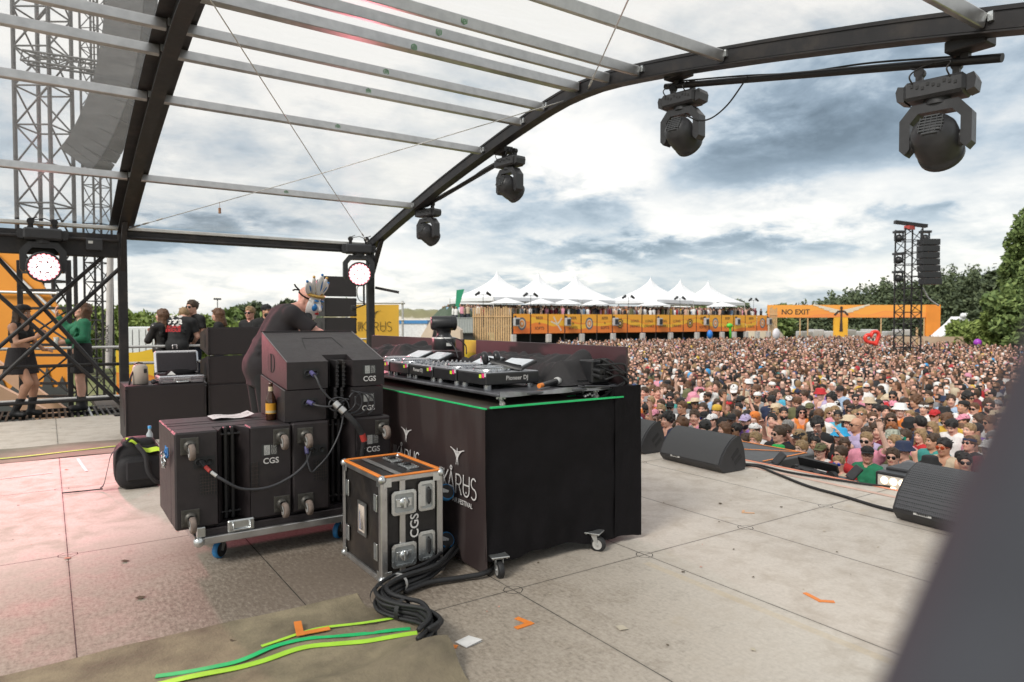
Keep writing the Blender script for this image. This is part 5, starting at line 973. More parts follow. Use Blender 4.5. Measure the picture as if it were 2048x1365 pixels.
def put_hand(side, wrist, d, palm, curl, spread=0):
    k = (round(curl, 2), spread)
    if k not in HANDS: HANDS[k] = hand(curl, spread)
    V, Q = HANDS[k]; x = d/np.linalg.norm(d); z = -V3(palm); z = z-x*(z@x); z /= np.linalg.norm(z); y = np.cross(z, x); M = np.array([x, y, z]).T; V = V.copy()
    if side == 'R': V[:, 1] *= -1; Q = Q[:, ::-1]
    return wrist+x*.012+V@M.T, Q
def body_mesh(name, J, head=(0, 0, 0), fem=False, hands=(), h=.0125, legs=True, headw=1.0):
    """one continuous body; hands are (side, direction, palm normal, curl). Slots: skin, lower clothing, lips"""
    s = SDF(); torso(s, J, 0, fem); limbs(s, J, 0, True, legs, fem); Rm = rot3(*head); head_prims(s, J['head'], Rm, headw, J['neck'])
    if legs:
        for d in 'LR': a = J['an'+d]; s.cap(a+(-.035, 0, -.045), a+(.13, .0, -.052), .036, .030, .03)
    V, Q = s.mesh(h); L = (V-J['head'])@Rm/headw; c = L[Q].mean(1); mi = np.zeros(len(Q), int); mi[(c[:, 0] > .078) & (abs(c[:, 1]) < .030) & (abs(c[:, 2]+.058) < .0095)] = 2
    if legs: wc = V[Q].mean(1); up = (J['chest']-J['pelvis']); up = up/np.linalg.norm(up); mi[((wc-J['pelvis'])@up < .05) & (wc[:, 2] > .1)] = 1
    for sd_, d, pl, cu, *sp in hands:
        v, q = put_hand(sd_, J['wr'+sd_], V3(d), pl, cu, *(sp or (0,))); Q = np.concatenate([Q, q+len(V)]); V = np.concatenate([V, v]); mi = np.concatenate([mi, np.zeros(len(q), int)])
    return np_mesh(name, V, Q, 3, mi)
def top_mesh(name, J, fem=False, kind='tee', g=.014, h=.0135, hem=-.06, sleeve=.55, folds=True, drop=0):
    s = SDF(); lat, up, f, w = torso(s, J, g, fem)
    if kind == 'tee':
        for d in 'LR': a, b = J['sh'+d], J['el'+d]; s.cap(a, a+(b-a)*min(1, sleeve), .060+g*.5, .058+g*.6, .03)
        if sleeve > 1:
            for d in 'LR': a, b = J['el'+d], J['wr'+d]; s.cap(a, a+(b-a)*(sleeve-1), .046+g*.5, .036+g*.5, .03)
    if drop:
        for y in (-1, 1): s.cap(J['chest']-up*.02+lat*y*.06-f*.012, J['pelvis']+lat*y*.055+up*.05-f*.02, .10+g, .10+g, .05); s.cap(J['pelvis']+lat*y*.055+up*.16, J['pelvis']+lat*y*.06-(0, 0, drop), .100+g, .112+g, .05)
    if folds:
        r_ = random.Random(hash(name) % 999 if 0 else len(name)*7+int(sleeve*10))
        for k in range(9): c = w+up*r_.uniform(-.12, .2)+lat*r_.uniform(-.16, .16)+f*r_.choice((-1, 1))*.115; s.cap(c-lat*r_.uniform(.02, .08)-up*r_.uniform(-.03, .05), c+lat*.05+up*r_.uniform(-.03, .05), .010, k=.03)
    s.plane(-up, J['pelvis']+up*hem)
    if kind == 'tee':
        for d in 'LR':
            t, a, b = (sleeve, J['sh'+d], J['el'+d]) if sleeve <= 1 else (sleeve-1, J['el'+d], J['wr'+d]); n = (b-a)/np.linalg.norm(b-a); c = a+(b-a)*t; s.cap(c+n*.085, c+n*.2, .085, k=.004, sub=True)
    n0 = J['neck']; s.cap(n0-up*.015+f*.02, n0+up*.12, .066 if kind == 'tee' else .085, k=.008, sub=True)
    if kind == 'tank':
        for d in 'LR': s.ell(J['sh'+d]+lat*(.05 if d == 'L' else -.05), (.10, .075, .13), .01, sub=True)
        s.ell(J['chest']+f*.12+up*.10, (.08, .075, .09), .01, sub=True)
    return np_mesh(name, *s.mesh(h))
# head gear, built round a head centre at the origin facing +X
def hm(name, fn, h=.009): s = SDF(); fn(s); return np_mesh(name, *s.mesh(h))
def hair_short(s, g=.012, top=.012, seed=1):
    s.ell((-.016, 0, .042), (.102+g, .079+g, .094+top), .01); r_ = random.Random(seed)
    for k in range(26): a, b = r_.uniform(0, 6.28), r_.uniform(.1, 1.2); c = V3((-.016+(.1+g)*math.cos(a)*math.cos(b), (.079+g)*math.sin(a)*math.cos(b), .042+(.094+top)*math.sin(b))); s.cap(c-(0, 0, .005), c+V3((r_.uniform(-.02, .02), r_.uniform(-.02, .02), .006)), .009, k=.012)
    s.ell((.105, 0, -.02), (.075, .085, .085), .012, sub=True)
    for y in (-1, 1): s.ell((.03, .095*y, -.03), (.045, .045, .042), .01, sub=True)
    s.ell((.0, 0, -.12), (.13, .12, .085), .02, sub=True)
def hair_long(s, l=.34, seed=2, wave=.012):
    hair_short(s, .016, .016, seed); r_ = random.Random(seed)
    for k in range(17):
        a = R(75+12.4*k); x, y = -.012+.098*math.cos(a), .088*math.sin(a); p = V3((x, y, .03)); L = l*r_.uniform(.82, 1.08)
        for i in range(4): e = V3((x*(1+.12*i)-.012*i*.5+r_.uniform(-wave, wave), y*(1+.10*i)+r_.uniform(-wave, wave), .03-L*(i+1)/4)); s.cap(p, e, .024-.003*i, .021-.003*i, .02); p = e
def hair_bun(s): hair_short(s, .010, .010, 5); s.ell((-.135, 0, .05), .042, .01)
def hair_pony(s): hair_short(s, .010, .010, 6); s.cap((-.12, 0, .06), (-.17, .0, -.02), .032, .034, .02); s.cap((-.17, 0, -.02), (-.15, .01, -.20), .034, .014, .02)
def hair_curly(s):
    r_ = random.Random(9); hair_short(s, .020, .028, 9)
    for k in range(70):
        a, b = r_.uniform(0, 6.28), r_.uniform(-.5, 1.5); c = V3((-.022+.118*math.cos(a)*math.cos(b), .098*math.sin(a)*math.cos(b), .05+.118*math.sin(b)))
        if c[0] < .06 or c[2] > .09: s.ell(c, .022, .006)
def hair_crop(s): hair_short(s, .004, .004, 11)
def hat_cap(s):
    s.ell((-.012, 0, .062), (.112, .092, .082), .01); s.plane((0, 0, -1), (0, 0, .052)); s.ell((-.012, 0, .05), (.100, .080, .070), .004, sub=True)
def cap_brim():
    b = B(); rows = []
    for i in range(13):
        a = R(-62+124*i/12); rows.append([(.085*math.cos(a)+.005-.012, .093*math.sin(a), .058), ((.18*math.cos(a)**.6)+.01, .085*math.sin(a), .050-.018*abs(math.sin(a))**2+.0)])
    b.grid(rows); b.grid([[(p[0], p[1], p[2]-.005) for p in r_] for r_ in rows]); return b
def lathe_mesh(name, prof, ex_=1.12, n=26, wav=0):
    b = B(); b.lathe(prof, (-.01, 0, 0), (0, 0, 1), n); V = np.array(b.v); V[:, 0] = (V[:, 0]+.01)*ex_-.01
    if wav: V[:, 2] += wav*np.cos(2*np.arctan2(V[:, 1], V[:, 0]))*np.clip((np.hypot(V[:, 0], V[:, 1])-.1)/.06, 0, 1)
    return np_mesh(name, V, np.array(b.f), 1)
def from_b(name, b, mats=1): 
    me = bpy.data.meshes.new(name); me.from_pydata(b.v, [], b.f); me.polygons.foreach_set('material_index', b.m); me.polygons.foreach_set('use_smooth', b.s); [me.materials.append(None) for _ in range(mats)]; me.update(); return me
HG = {}
for nm, fn in (('short', hair_short), ('long', hair_long), ('bun', hair_bun), ('pony', hair_pony), ('curly', hair_curly), ('crop', hair_crop), ('cap', hat_cap)): HG[nm] = hm(nm, fn, .010)
HG['straight'] = hm('straight', lambda s: hair_long(s, .24, 4, .004), .010)
HG['brim'] = from_b('brim', cap_brim())
HG['bucket'] = lathe_mesh('bucket', [(.152, .028), (.150, .034), (.106, .075), (.100, .135), (.075, .150), (0, .152), ], wav=.0)
HG['straw'] = lathe_mesh('straw', [(.165, .060), (.163, .066), (.104, .072), (.098, .135), (.07, .152), (0, .145)], wav=.012)
HG['band'] = lathe_mesh('band', [(.094, .045), (.097, .05), (.094, .085), (.088, .088)])
HG['beanie'] = lathe_mesh('beanie', [(.099, .035), (.104, .045), (.103, .085), (.09, .13), (.05, .155), (0, .16)])
b = B()
for y in (-1, 1): b.lathe([(.026, -.003), (.027, .003), (.021, .006), (0, .007)], (.094, .033*y, .008), (1, .22*y, 0), 14); b.tube([(.094, .058*y, .018), (.05, .079*y, .016), (-.005, .083*y, .008)], .0035, 5)
b.tube([(.100, -.011, .014), (.104, 0, .016), (.100, .011, .014)], .0032, 5); HG['shades'] = from_b('shades', b)
b = B(); b.tube([(.05, -.078, .02), (.085, -.055, .02), (.105, 0, .022), (.085, .055, .02), (.05, .078, .02)], .006, 5); b.grid([[(.05, -.079, z), (.09, -.054, z), (.113, -.012, z), (.113, .012, z), (.09, .054, z), (.05, .079, z)] for z in (-.022, .026)]); HG['goggles'] = from_b('goggles', b)
b = B()
for y in (-1, 1): b.ball((.0735, .033*y, .011), (.0125, .0125, .009), 10, 0); b.ball((.0835, .032*y, .011), (.004, .0055, .0055), 8, 1); b.tube([(.093, .016*y, .034), (.094, .034*y, .040), (.086, .053*y, .032)], .0036, 5, 2)
HG['eyes'] = from_b('eyes', b, 3)
b = B(); [b.tube([(.096+.0*a, .033*y+.026*math.cos(a), .008+.022*math.sin(a)) for a in np.linspace(0, 6.283, 15)], .0025, 5) for y in (-1, 1)]; [b.tube([(.094, .058*y, .016), (.05, .079*y, .016), (-.005, .083*y, .008)], .0025, 5) for y in (-1, 1)]; b.tube([(.096, -.009, .010), (.1, 0, .012), (.096, .009, .010)], .0025, 5); HG['glasses'] = from_b('glasses', b)
def beard_(s): s.ell((.022, 0, -.055), (.080, .068, .078), .01); s.ell((.02, 0, .035), (.12, .12, .075), .01, sub=True); s.ell((-.09, 0, -.03), (.09, .12, .12), .01, sub=True); s.ell((.105, 0, -.052), (.024, .026, .016), .006, sub=True); s.ell((.11, 0, -.015), (.05, .03, .03), .006, sub=True)
HG['beard'] = hm('beard', beard_, .009)
# colours
SK = {k: mat('skin '+k, c, .5, 0, .06, 14, .06, 260, spec=.4) for k, c in dict(fair=(.70, .40, .30), pale=(.76, .49, .39), tan=(.54, .29, .19), pink=(.70, .365, .28), brown=(.28, .155, .095)).items()}
HC = {k: mat(k+' hair', c, .55, 0, .35, 40, .5, 160) for k, c in dict(black=(.012, .010, .009), brown=(.055, .03, .016), chestnut=(.11, .05, .022), blond=(.27, .175, .085), grey=(.22, .21, .20), ginger=(.26, .09, .03)).items()}
CC = {k: mat(k+' fabric', c, .85, 0, .16, 20, .2, 200) for k, c in dict(black=(.015, .015, .016), white=(.74, .73, .72), grey=(.24, .24, .25), navy=(.02, .03, .07), red=(.48, .025, .03), maroon=(.16, .02, .035), pink=(.68, .27, .36), teal=(.05, .28, .26), green=(.02, .20, .10), olive=(.13, .13, .06), beige=(.52, .42, .30), purple=(.26, .14, .46), mustard=(.60, .38, .05), orange=(.68, .20, .04), turquoise=(.08, .42, .60), lilac=(.48, .40, .60)).items()}
CC['light blue'] = mat('light blue fabric', (.34, .46, .62), .85, 0, .16, 20, .2, 200); CC['bright green'] = mat('bright green felt', (.015, .36, .07), .8); CC['sky blue'] = mat('sky blue plush', (.03, .36, .66), .8); CC['straw'] = mat('straw hat weave', (.58, .47, .33), .8); CC['lime'] = mat('hi vis lime cloth', (.62, .85, .05), .6); CC['camo'] = mat('camo cloth', (.30, .32, .26), .85, 0, .75, 26)
DARK_LENS = mat('dark sunglass lens', (.012, .010, .010), .12, spec=.7); GREEN_LENS = mat('mirrored green lens', (.02, .50, .33), .12, .6); RED_LENS = mat('mirrored red lens', (.55, .09, .03), .15, .5); BLUE_LENS = mat('mirrored blue lens', (.04, .08, .42), .15, .5); THIN = mat('thin dark frame', (.03, .025, .02), .4)
EYE_W = mat('eye white', (.62, .60, .57), .3); EYE_D = mat('dark iris', (.025, .018, .012), .2); LIP = mat('lips', (.42, .16, .13), .5); DENIM = mat('dark denim', (.035, .045, .07), .85, 0, .2, 30)
def setm(o, *ms):
    for sl_, m in zip(o.material_slots, ms): sl_.link = 'OBJECT'; sl_.material = m
def put(name, me, parent, mats, M=None, lab=None):
    o = bpy.data.objects.new(name, me); C.objects.link(o); o.parent = parent
    if M is not None: o.matrix_local = M
    setm(o, *mats)
    if lab: o['label'] = lab
    return o
def hmx(H, Rm, w=1.0): M = Mx.Translation(Vc(H)) @ Mx([list(r_) for r_ in Rm]).to_4x4(); return M @ Mx.Scale(w, 4)
EYEM = None
def dress_head(t, M, skin, hair, hcol, hat=None, hatcol=None, eyes='eyes', lens=None, beard=False, back=False, headup=False):
    browm = HC[hcol] if hcol in HC else HC['brown']
    if eyes in ('shades', 'goggles') and not headup: put('sunglasses', HG[eyes], t, [lens or DARK_LENS], M)
    else:
        put('eyes', HG['eyes'], t, [EYE_W, EYE_D, browm], M)
        if eyes == 'glasses': put('glasses', HG['glasses'], t, [THIN], M)
        if headup: put('sunglasses', HG['shades'], t, [lens or DARK_LENS], M @ Mx.Translation((-.045, 0, .095)) @ Mx.Rotation(R(-55), 4, 'Y'))
    if hair:
        hh = hair
        if hat in ('cap', 'bucket', 'beanie', 'straw') and hair in ('short', 'curly', 'bun', 'crop'): hh = 'crop'
        put('hair', HG[hh], t, [browm], M)
    if beard: put('beard', HG['beard'], t, [browm], M)
    if hat == 'cap':
        Mc = M @ Mx.Rotation(math.pi, 4, 'Z') @ Mx.Translation((.02, 0, 0)) if back else M
        c = put('cap', HG['cap'], t, [CC[hatcol]], Mc); put('brim', HG['brim'], c, [CC[hatcol]])
    elif hat: put('headband' if hat == 'band' else 'hat', HG[hat], t, [CC[hatcol]], M)
# ================================================================== backstage left: trusses, line array, wing, rails
def truss(p, q, wd, bay, name, label, cat, m=black_steel, group=None, r=.026, up=None):
    p, q = V3(p), V3(q); L = np.linalg.norm(q-p); x = (q-p)/L; a = np.cross(x, (0, 1, 0) if abs(x[1]) < .9 else (0, 0, 1)); a /= np.linalg.norm(a); c = np.cross(x, a); 
    if abs(x[2]) > .9: a, c = rt, fw
    t = thing(name, tuple(p), label, cat, group); K4 = [(-1, -1), (1, -1), (1, 1), (-1, 1)]; n = max(2, int(L/bay)); P = lambda k, i: p+x*L*i/n+(a*K4[k][0]+c*K4[k][1])*wd/2
    b = B()
    for k in range(4): b.cyl(P(k, 0), P(k, n), r, n=8)
    b.build('chord', m, t, True); b = B()
    for i in range(n):
        for k in range(4):
            if i % 2: b.cyl(P(k, i), P((k+1) % 4, i+1), r*.5, n=5, cap=False)
            else: b.cyl(P((k+1) % 4, i), P(k, i+1), r*.5, n=5, cap=False)
            b.cyl(P(k, i), P((k+1) % 4, i), r*.5, n=5, cap=False)
    b.build('lacing', m, t, True); return t
tdark = mat('grey black truss', (.03, .03, .033), .5, 0, .2, 8)
truss((0.03, 19.4, -2.0), (0.03, 19.4, 13), .80, .85, 'truss_tower', 'wide black truss tower behind the two women, rising past the roof at far left', 'truss', tdark, r=.045)
truss((1.14, 21, -2.0), (1.14, 21, 10), .46, .5, 'truss_tower', 'narrow black truss tower just left of the near tent post', 'truss', tdark, r=.028)
truss((-.30, 18.55, 7.26), (2.1, 16.95, 6.85), .22, .4, 'truss_boom', 'short black truss boom crossing the wide tower above the clear roof', 'truss', tdark)
ladder = thing('ladder_frame', (.05, 15.2, -.2), 'black ladder shaped support frame behind the green top woman', 'frame'); b = B(); x0, x1 = D0 = (V3((-.40, 15.45, 0)), V3((.34, 14.95, 0)))
for q in (x0, x1): b.box(q+(0, 0, .9), (.09, .09, 3.4), ch=.01)
b.build('upright', black_steel, ladder, True)
for z in (2.38, 2.05, 1.72, 1.05, .86, .34, .1): b = B(); b.bar(x0+(0, 0, z), x1+(0, 0, z), .05, .05); b.build('rung', black_steel, ladder, True)
b = B()
for z0_, z1_ in ((.15, .86), (.86, .15), (1.1, 1.7), (1.7, 1.1)): b.cyl(x0+(0, -.03, z0_), x1+(0, -.03, z1_), .018, n=6)
b.build('brace', black_steel, ladder, True)
# hanging line array, curved like a J
t = thing('line_array', (1.3, 17.4, 4.9), 'large dark J shaped line array hung behind the clear roof at far left', 'speaker'); spine = bez([(1.72, 17.25, 9.6), (1.66, 17.27, 8.5), (1.55, 17.3, 7.4), (1.32, 17.42, 6.3), (.98, 17.62, 5.4), (.72, 17.78, 4.95)], 3)
for i in range(0, len(spine)-1, 1):
    d = spine[i+1]-spine[i]; l = np.linalg.norm(d); d /= l; y = np.cross(d, rt); y /= np.linalg.norm(y); rm = np.array([np.cross(y, d), y, d]).T; b = B(); b.box((spine[i]+spine[i+1])/2, (.86, .55, l*1.12), rm, .02); b.build('cabinet', mat('array grey', (.008, .008, .009), .6), t, True)
b = B(); b.cyl((1.72, 17.25, 9.6), (1.72, 17.25, 12), .03); [b.cyl((.95+.2*k, 17.6, 6.9), (.95+.2*k, 17.6, 12), .02, n=6) for k in range(2)]; b.build('rigging_chain', black_steel, t, True)
# orange wing with flames and the pale sloping boards
t = thing('stage_wing', (-.2, 17, -1), 'orange stage wing panel with a sloped top and grey flames along its foot', 'panel'); org = mat('orange wing print', (.78, .30, .03), .6, 0, .10, .8)
o_, xx = V3((-2.4, 18.55, 0)), V3((.862, -.507, 0)); b = B(); b.prism([(-2, -2), (3.25, -2), (3.22, 1.45), (2.62, 2.35), (2.18, 2.95), (1.4, 3.25), (-2, 3.3)], o_, xx, ez, (.03, .05, 0)); b.build('board', org, t, True)
b = B(); pl = [(-2, -2)]+[(3.24, -2)]; k = 3.24
while k > -1.9: pl.append((k-.05, .05+.10*math.sin(k*3))); pl.append((k-.16, .42+.16*math.sin(k*5))); pl.append((k-.26, .12)); k -= .3
b.prism(pl, o_-V3((.01, .02, 0)), xx, ez, (-.006, -.01, 0)); b.build('flames', mat('slate flame print', (.06, .065, .065), .7), t, True)
b = B(); b.cyl(o_+xx*1.4+(0, -.1, 3.25), o_+xx*3.3+(0, -.1, 1.3), .03); [b.cyl(o_+xx*q+(0, -.12, -2), o_+xx*q+(0, -.12, z), .03, n=8) for q, z in ((1.55, 3.3), (3.2, 1.5))]; b.cyl(o_+xx*.3+(0, -.12, 2.12), o_+xx*3.0+(0, -.12, 2.05), .03); b.build('scaffold_pole', alu_dull, t, True)
for k, (a, c, l) in enumerate((((-1.3, 16.6, 1.05), (.30, 15.6, -.35), 'upper'), ((-1.5, 15.3, .75), (.35, 14.4, -.45), 'lower'))):
    b = B(); b.bar(a, c, .34, .04, (.5, .8, .6)); tag(b.build('sloping_board', mat('pale peach board', (.72, .45, .32), .6, 0, .08, 2)), l+' of two pale peach boards sloping down behind the rails at far left', 'board', 'sloping boards at far left')
# crossing braces and rails of the side scaffold
for k, (a, c, l) in enumerate((((-1.5, 12.5, 3.66), (.98, 12.5, .30), 'brace pipe falling right, upper of the crossing pair'), ((-1.5, 12.55, 2.90), (.98, 12.55, .13), 'brace pipe falling right, lower of the crossing pair'), ((-1.6, 12.45, .05), (.98, 12.45, 2.74), 'brace pipe rising right, upper of the crossing pair'), ((-1.6, 12.4, -.45), (.98, 12.4, 2.34), 'brace pipe rising right, lower of the crossing pair'))):
    b = B(); b.cyl(a, c, .03, n=12); tag(b.build('brace_pipe', black_steel), 'black '+l, 'pipe', 'black brace pipes at far left')
for z, v, m, l in ((.80, 12.62, black_steel, 'black handrail pipe at knee height before the two women'), (.25, 12.62, black_steel, 'black bottom rail pipe before the feet of the two women'), (1.02, 14.1, alu_dull, 'grey top handrail behind the two women'), (.72, 14.1, alu_dull, 'grey middle handrail behind the two women'), (.14, 14.1, alu_dull, 'grey bottom rail behind the two women')):
    b = B(); b.cyl((-3, v, z), (1.04 if v < 13 else 4.2, v, z), .026, n=12); tag(b.build('handrail', m), l, 'rail', 'handrails at far left')
for u, l in ((-1.6, 'grey upright rail tube at the far left edge'), (1.08, 'grey upright rail tube beside the near tent post'), (2.6, 'grey upright rail tube behind the onlookers'), (4.15, 'grey upright rail tube at the far right of the rails')): b = B(); b.cyl((u, 14.1, -.1), (u, 14.1, 1.08), .026, n=10); tag(b.build('rail_post', alu_dull), l, 'post', 'rail posts at far left')
b = B(); b.box((2.9, 14.75, -.05), (4.4, 2.3, .08)); tag(b.build('side_platform', mat('dark platform ply', (.08, .07, .065), .8)), 'dark side platform on which the five onlookers stand', 'platform')
t = thing('strut_tube', (1.05, 14.5, .6), 'pale grey vertical tube lettered COREWORX beside the near tent post', 'tube'); b = B(); b.cyl((.92, 14.5, .62), (.98, 14.5, 2.75), .055, n=14); b.build('tube', mat('pale grey tube', (.55, .52, .50), .5), t, True); text('COREWORX', .085, paperk, t, V3((.935, 14.5, 1.17))-fw*.058, ez+V3((.028, 0, 0)), -rt, 'lettering', .01)
b = B(); b.box((.62, 12.3, 2.66), (.22, .06, .17), ch=.006); q = tag(b.build('control_box', plastic_grey), 'small grey control box fixed on the black header beam near the post', 'box'); b = B(); b.box((.57, 12.265, 2.69), (.06, .006, .04)); b.build('screen', paperw, q)
b = B(); b.bar((5.18, 12.25, 2.12), (5.55, 12.0, 2.03), .05, .05); tag(b.build('boom_arm', black_steel), 'short black boom arm clamped to the far corner post', 'arm')  # boom arm held by the corner post, not a standing pole
b = B(); b.tube(bez([(4.95, 12.3, 2.2), (4.82, 12.25, 2.1), (4.84, 12.25, 1.9), (4.98, 12.3, 1.83)], 8), .008, 6); b.cyl((4.95, 12.25, 1.8), (4.95, 12.25, 2.2), .02, n=8); b.cyl((4.68, 12.2, 1.72), (4.76, 12.2, 1.73), .05, n=12); b.cyl((4.74, 12.2, 1.72), (5.0, 12.3, 1.80), .014, n=6); tag(b.build('clamp_arm', black_steel), 'black articulated clamp arm with a cable loop on the far corner post', 'arm')  # jointed clamp arm on the same post
# container fence, yellow barrier, water tank
t = thing('white_container', (3.2, 29.3, -2), 'white ribbed container with dark seams on the grass behind the near tent post', 'container'); b = B(); b.box((3.3, 29.6, -.35), (1.5, 1.2, 3.2), np.array([rt, fw, ez]).T, .03); b.build('shell', mat('white ribbed steel', (.66, .68, .70), .5), t, True); b = B(); [b.box(V3((3.3, 29.6, -.35))-fw*.605+rt*(k-2.5)*.25, (.02, .012, 3.0), np.array([rt, fw, ez]).T) for k in range(6)]; b.build('seam', plastic_grey, t, True)
t = thing('yellow_barrier', (1.9, 16.4, -1), 'yellow and orange printed barrier sheet behind the rails left of the suitcase', 'barrier'); b = B(); P = [[V3((1.2, 16.75, 0))+V3((.86, -.5, 0))*(1.7*i/12)+ez*(.86-1.4*j/5-.05*math.sin(i*.7)) for i in range(13)] for j in range(6)]; b.grid(P); b.grid([[p+fw*.02 for p in r_] for r_ in P])
def sunset_mat(nm, top, mid, low, z0, z1, sc=1.2):
    m = bpy.data.materials.new(nm); m.use_nodes = True; q = NT(m.node_tree); o = q.n('ShaderNodeTexCoord').outputs['Object']; s = q.n('ShaderNodeSeparateXYZ', i0=o); n = q.noise(o, sc, 2, .4)
    f = q.m('ADD', q.m('DIVIDE', q.m('SUBTRACT', s.outputs[2], z0), z1-z0), q.m('MULTIPLY', q.m('SUBTRACT', n, .5), .9)); q.set(m.node_tree.nodes['Principled BSDF'].inputs['Base Color'], q.ramp(f, [(.0, low), (.3, mid), (.52, low), (.56, top), (1, top)], 'CONSTANT')); m.node_tree.nodes['Principled BSDF'].inputs['Roughness'].default_value = .6; return m
b.build('sheet', sunset_mat('yellow barrier print', (.80, .52, .03), (.80, .30, .03), (.75, .22, .03), -.2, .7), t, True)
# ================================================================== background: trees, buildings, dune
def leaf_mat(nm, c0, c1):
    m = bpy.data.materials.new(nm); m.use_nodes = True; q = NT(m.node_tree); g = q.n('ShaderNodeNewGeometry').outputs['Random Per Island']; q.set(m.node_tree.nodes['Principled BSDF'].inputs['Base Color'], q.ramp(g, [(0, c0), (1, c1)])); m.node_tree.nodes['Principled BSDF'].inputs['Roughness'].default_value = .8; return m
def leaves(blobs, n, size, seed, flat=.5):
    g = np.random.default_rng(seed); w_ = np.array([b_[3]*b_[4]*b_[5] for b_ in blobs]); i = g.choice(len(blobs), n, p=w_/w_.sum()); bb = np.array(blobs)[i]; d = g.normal(size=(n, 3)); d /= np.linalg.norm(d, axis=1)[:, None]; r_ = g.uniform(.45, 1.05, n)**.6
    c = bb[:, :3]+d*bb[:, 3:6]*r_[:, None]; a = g.normal(size=(n, 3)); a /= np.linalg.norm(a, axis=1)[:, None]; b_ = np.cross(a, g.normal(size=(n, 3))); b_ /= np.linalg.norm(b_, axis=1)[:, None]; s = size*g.uniform(.5, 1.3, n)[:, None]
    V = np.stack([c-a*s, c+b_*s*.5, c+a*s, c-b_*s*.5], 1).reshape(-1, 3); return V, np.arange(4*n).reshape(-1, 4)
lf_a = leaf_mat('dark conifer leaves', (.06, .085, .048), (.14, .175, .09)); lf_b = leaf_mat('mid green leaves', (.075, .125, .036), (.22, .29, .09)); lf_c = leaf_mat('light green leaves', (.10, .15, .03), (.27, .34, .09)); bark = mat('grey brown bark', (.10, .075, .055), .9)
def tree(u, v, z1, w_, label, m, seed, n=5000, leaf=.45, conifer=False, group='trees round the field', z0=-2.0, low=.25):
    r_ = random.Random(seed); t = thing('tree', (u, v, z0), label, 'tree', group); H = z1-z0; b = B(); b.tube([(u, v, z0), (u+.1, v, z0+H*.45), (u-.05, v, z1-H*.12)], [w_*.07, w_*.05, w_*.012], 8); bl = []
    for k in range(22 if not conifer else 26):
        f = r_.uniform(low, .97) if not conifer else low+(1-low)*k/25; a = r_.uniform(0, 6.28); prof = (math.sin(math.pi*min(1, (f-low)/(1-low)*.85+.15))**.7 if not conifer else (1-(f-low)/(1-low))**.8); rr = w_*.5*prof*r_.uniform(.45, 1)
        c = (u+rr*.75*math.cos(a), v+rr*.75*math.sin(a), z0+H*f); s = w_*r_.uniform(.13, .24)*(1 if not conifer else .35+.65*prof); bl.append((*c, s, s, s*(.7 if not conifer else .45)))
        if k % 3 == 0: b.tube([(u, v, z0+H*max(.1, f-.2)), c], [w_*.02, w_*.006], 5)
    b.build('trunk', bark, t, True); V, Q = leaves(bl, n, leaf, seed); me = np_mesh('crown', V, Q, 1, smooth=False); me.materials[0] = m; link('crown', me, t, True); return t
# big trees and bushes at the right edge
for k, (u, v, z, w_, l, m, n, lf, co) in enumerate(((67.6, 21.6, 10.6, 9.0, 'tallest tree at the right edge of the photo, cut by the blurred pole', lf_b, 20000, .26, 0), (72.5, 25.2, 7.6, 5.0, 'tall feathery tree left of the tallest one at the right edge', lf_b, 14000, .24, 0), (62, 22.2, 2.4, 6.0, 'light green bushy tree below the tallest tree', lf_c, 14000, .22, 0), (64, 26.4, .9, 5.0, 'low light green bush beside the white slide', lf_c, 9000, .2, 0), (60, 19.8, 5.2, 7, 'mid green tree partly behind the blurred pole', lf_b, 12000, .25, 0), (77.5, 29.5, 6.2, 5, 'darker tree on the slope between forest and feathery tree', lf_a, 6000, .4, 1))):
    tree(u, v, z, w_, l, m, 40+k, n, lf, bool(co), low=.12)
for k, (px, z, w_, l) in enumerate(((94, 3.6, 5, 'left of three round trees behind the bar end'), (97, 4.2, 7, 'middle and widest of three round trees behind the bar end'), (101, 3.7, 5, 'right of three round trees behind the bar end'))):
    u = 86+5*k; tree(u, 74-4.2*k, z, w_, l, (lf_b, lf_a, lf_b)[k], 60+k, 2500, .5, low=.2)
# the forest beyond: one wood
g_ = random.Random(3); VS, QS, o_n = [], [], 0
for k in range(150):
    f = k/149; u = 103+27*f+g_.uniform(-2, 10); v = 66-15.5*f+g_.uniform(-1.5, 5); top_ = 4.0+6.2*f**.95+g_.uniform(-1.2, 1.2)+(u-103-27*f)*.12; wd = g_.uniform(2.2, 3.6); bl = []
    for q in range(9): s = q/8; r_ = wd*.62*(1-s)**.6+.4; bl.append((u+g_.uniform(-.5, .5), v+g_.uniform(-.5, .5), -2+(top_+2)*(.15+.82*s), r_, r_, .9))
    V, Q = leaves(bl, 1000, .34, 300+k); VS.append(V); QS.append(Q+o_n); o_n += len(V)
me = np_mesh('forest', np.concatenate(VS), np.concatenate(QS), 1, smooth=False); me.materials[0] = lf_a; tag(link('forest', me), 'dark mixed forest rising behind the gate and the delay tower', 'forest', kind='stuff')
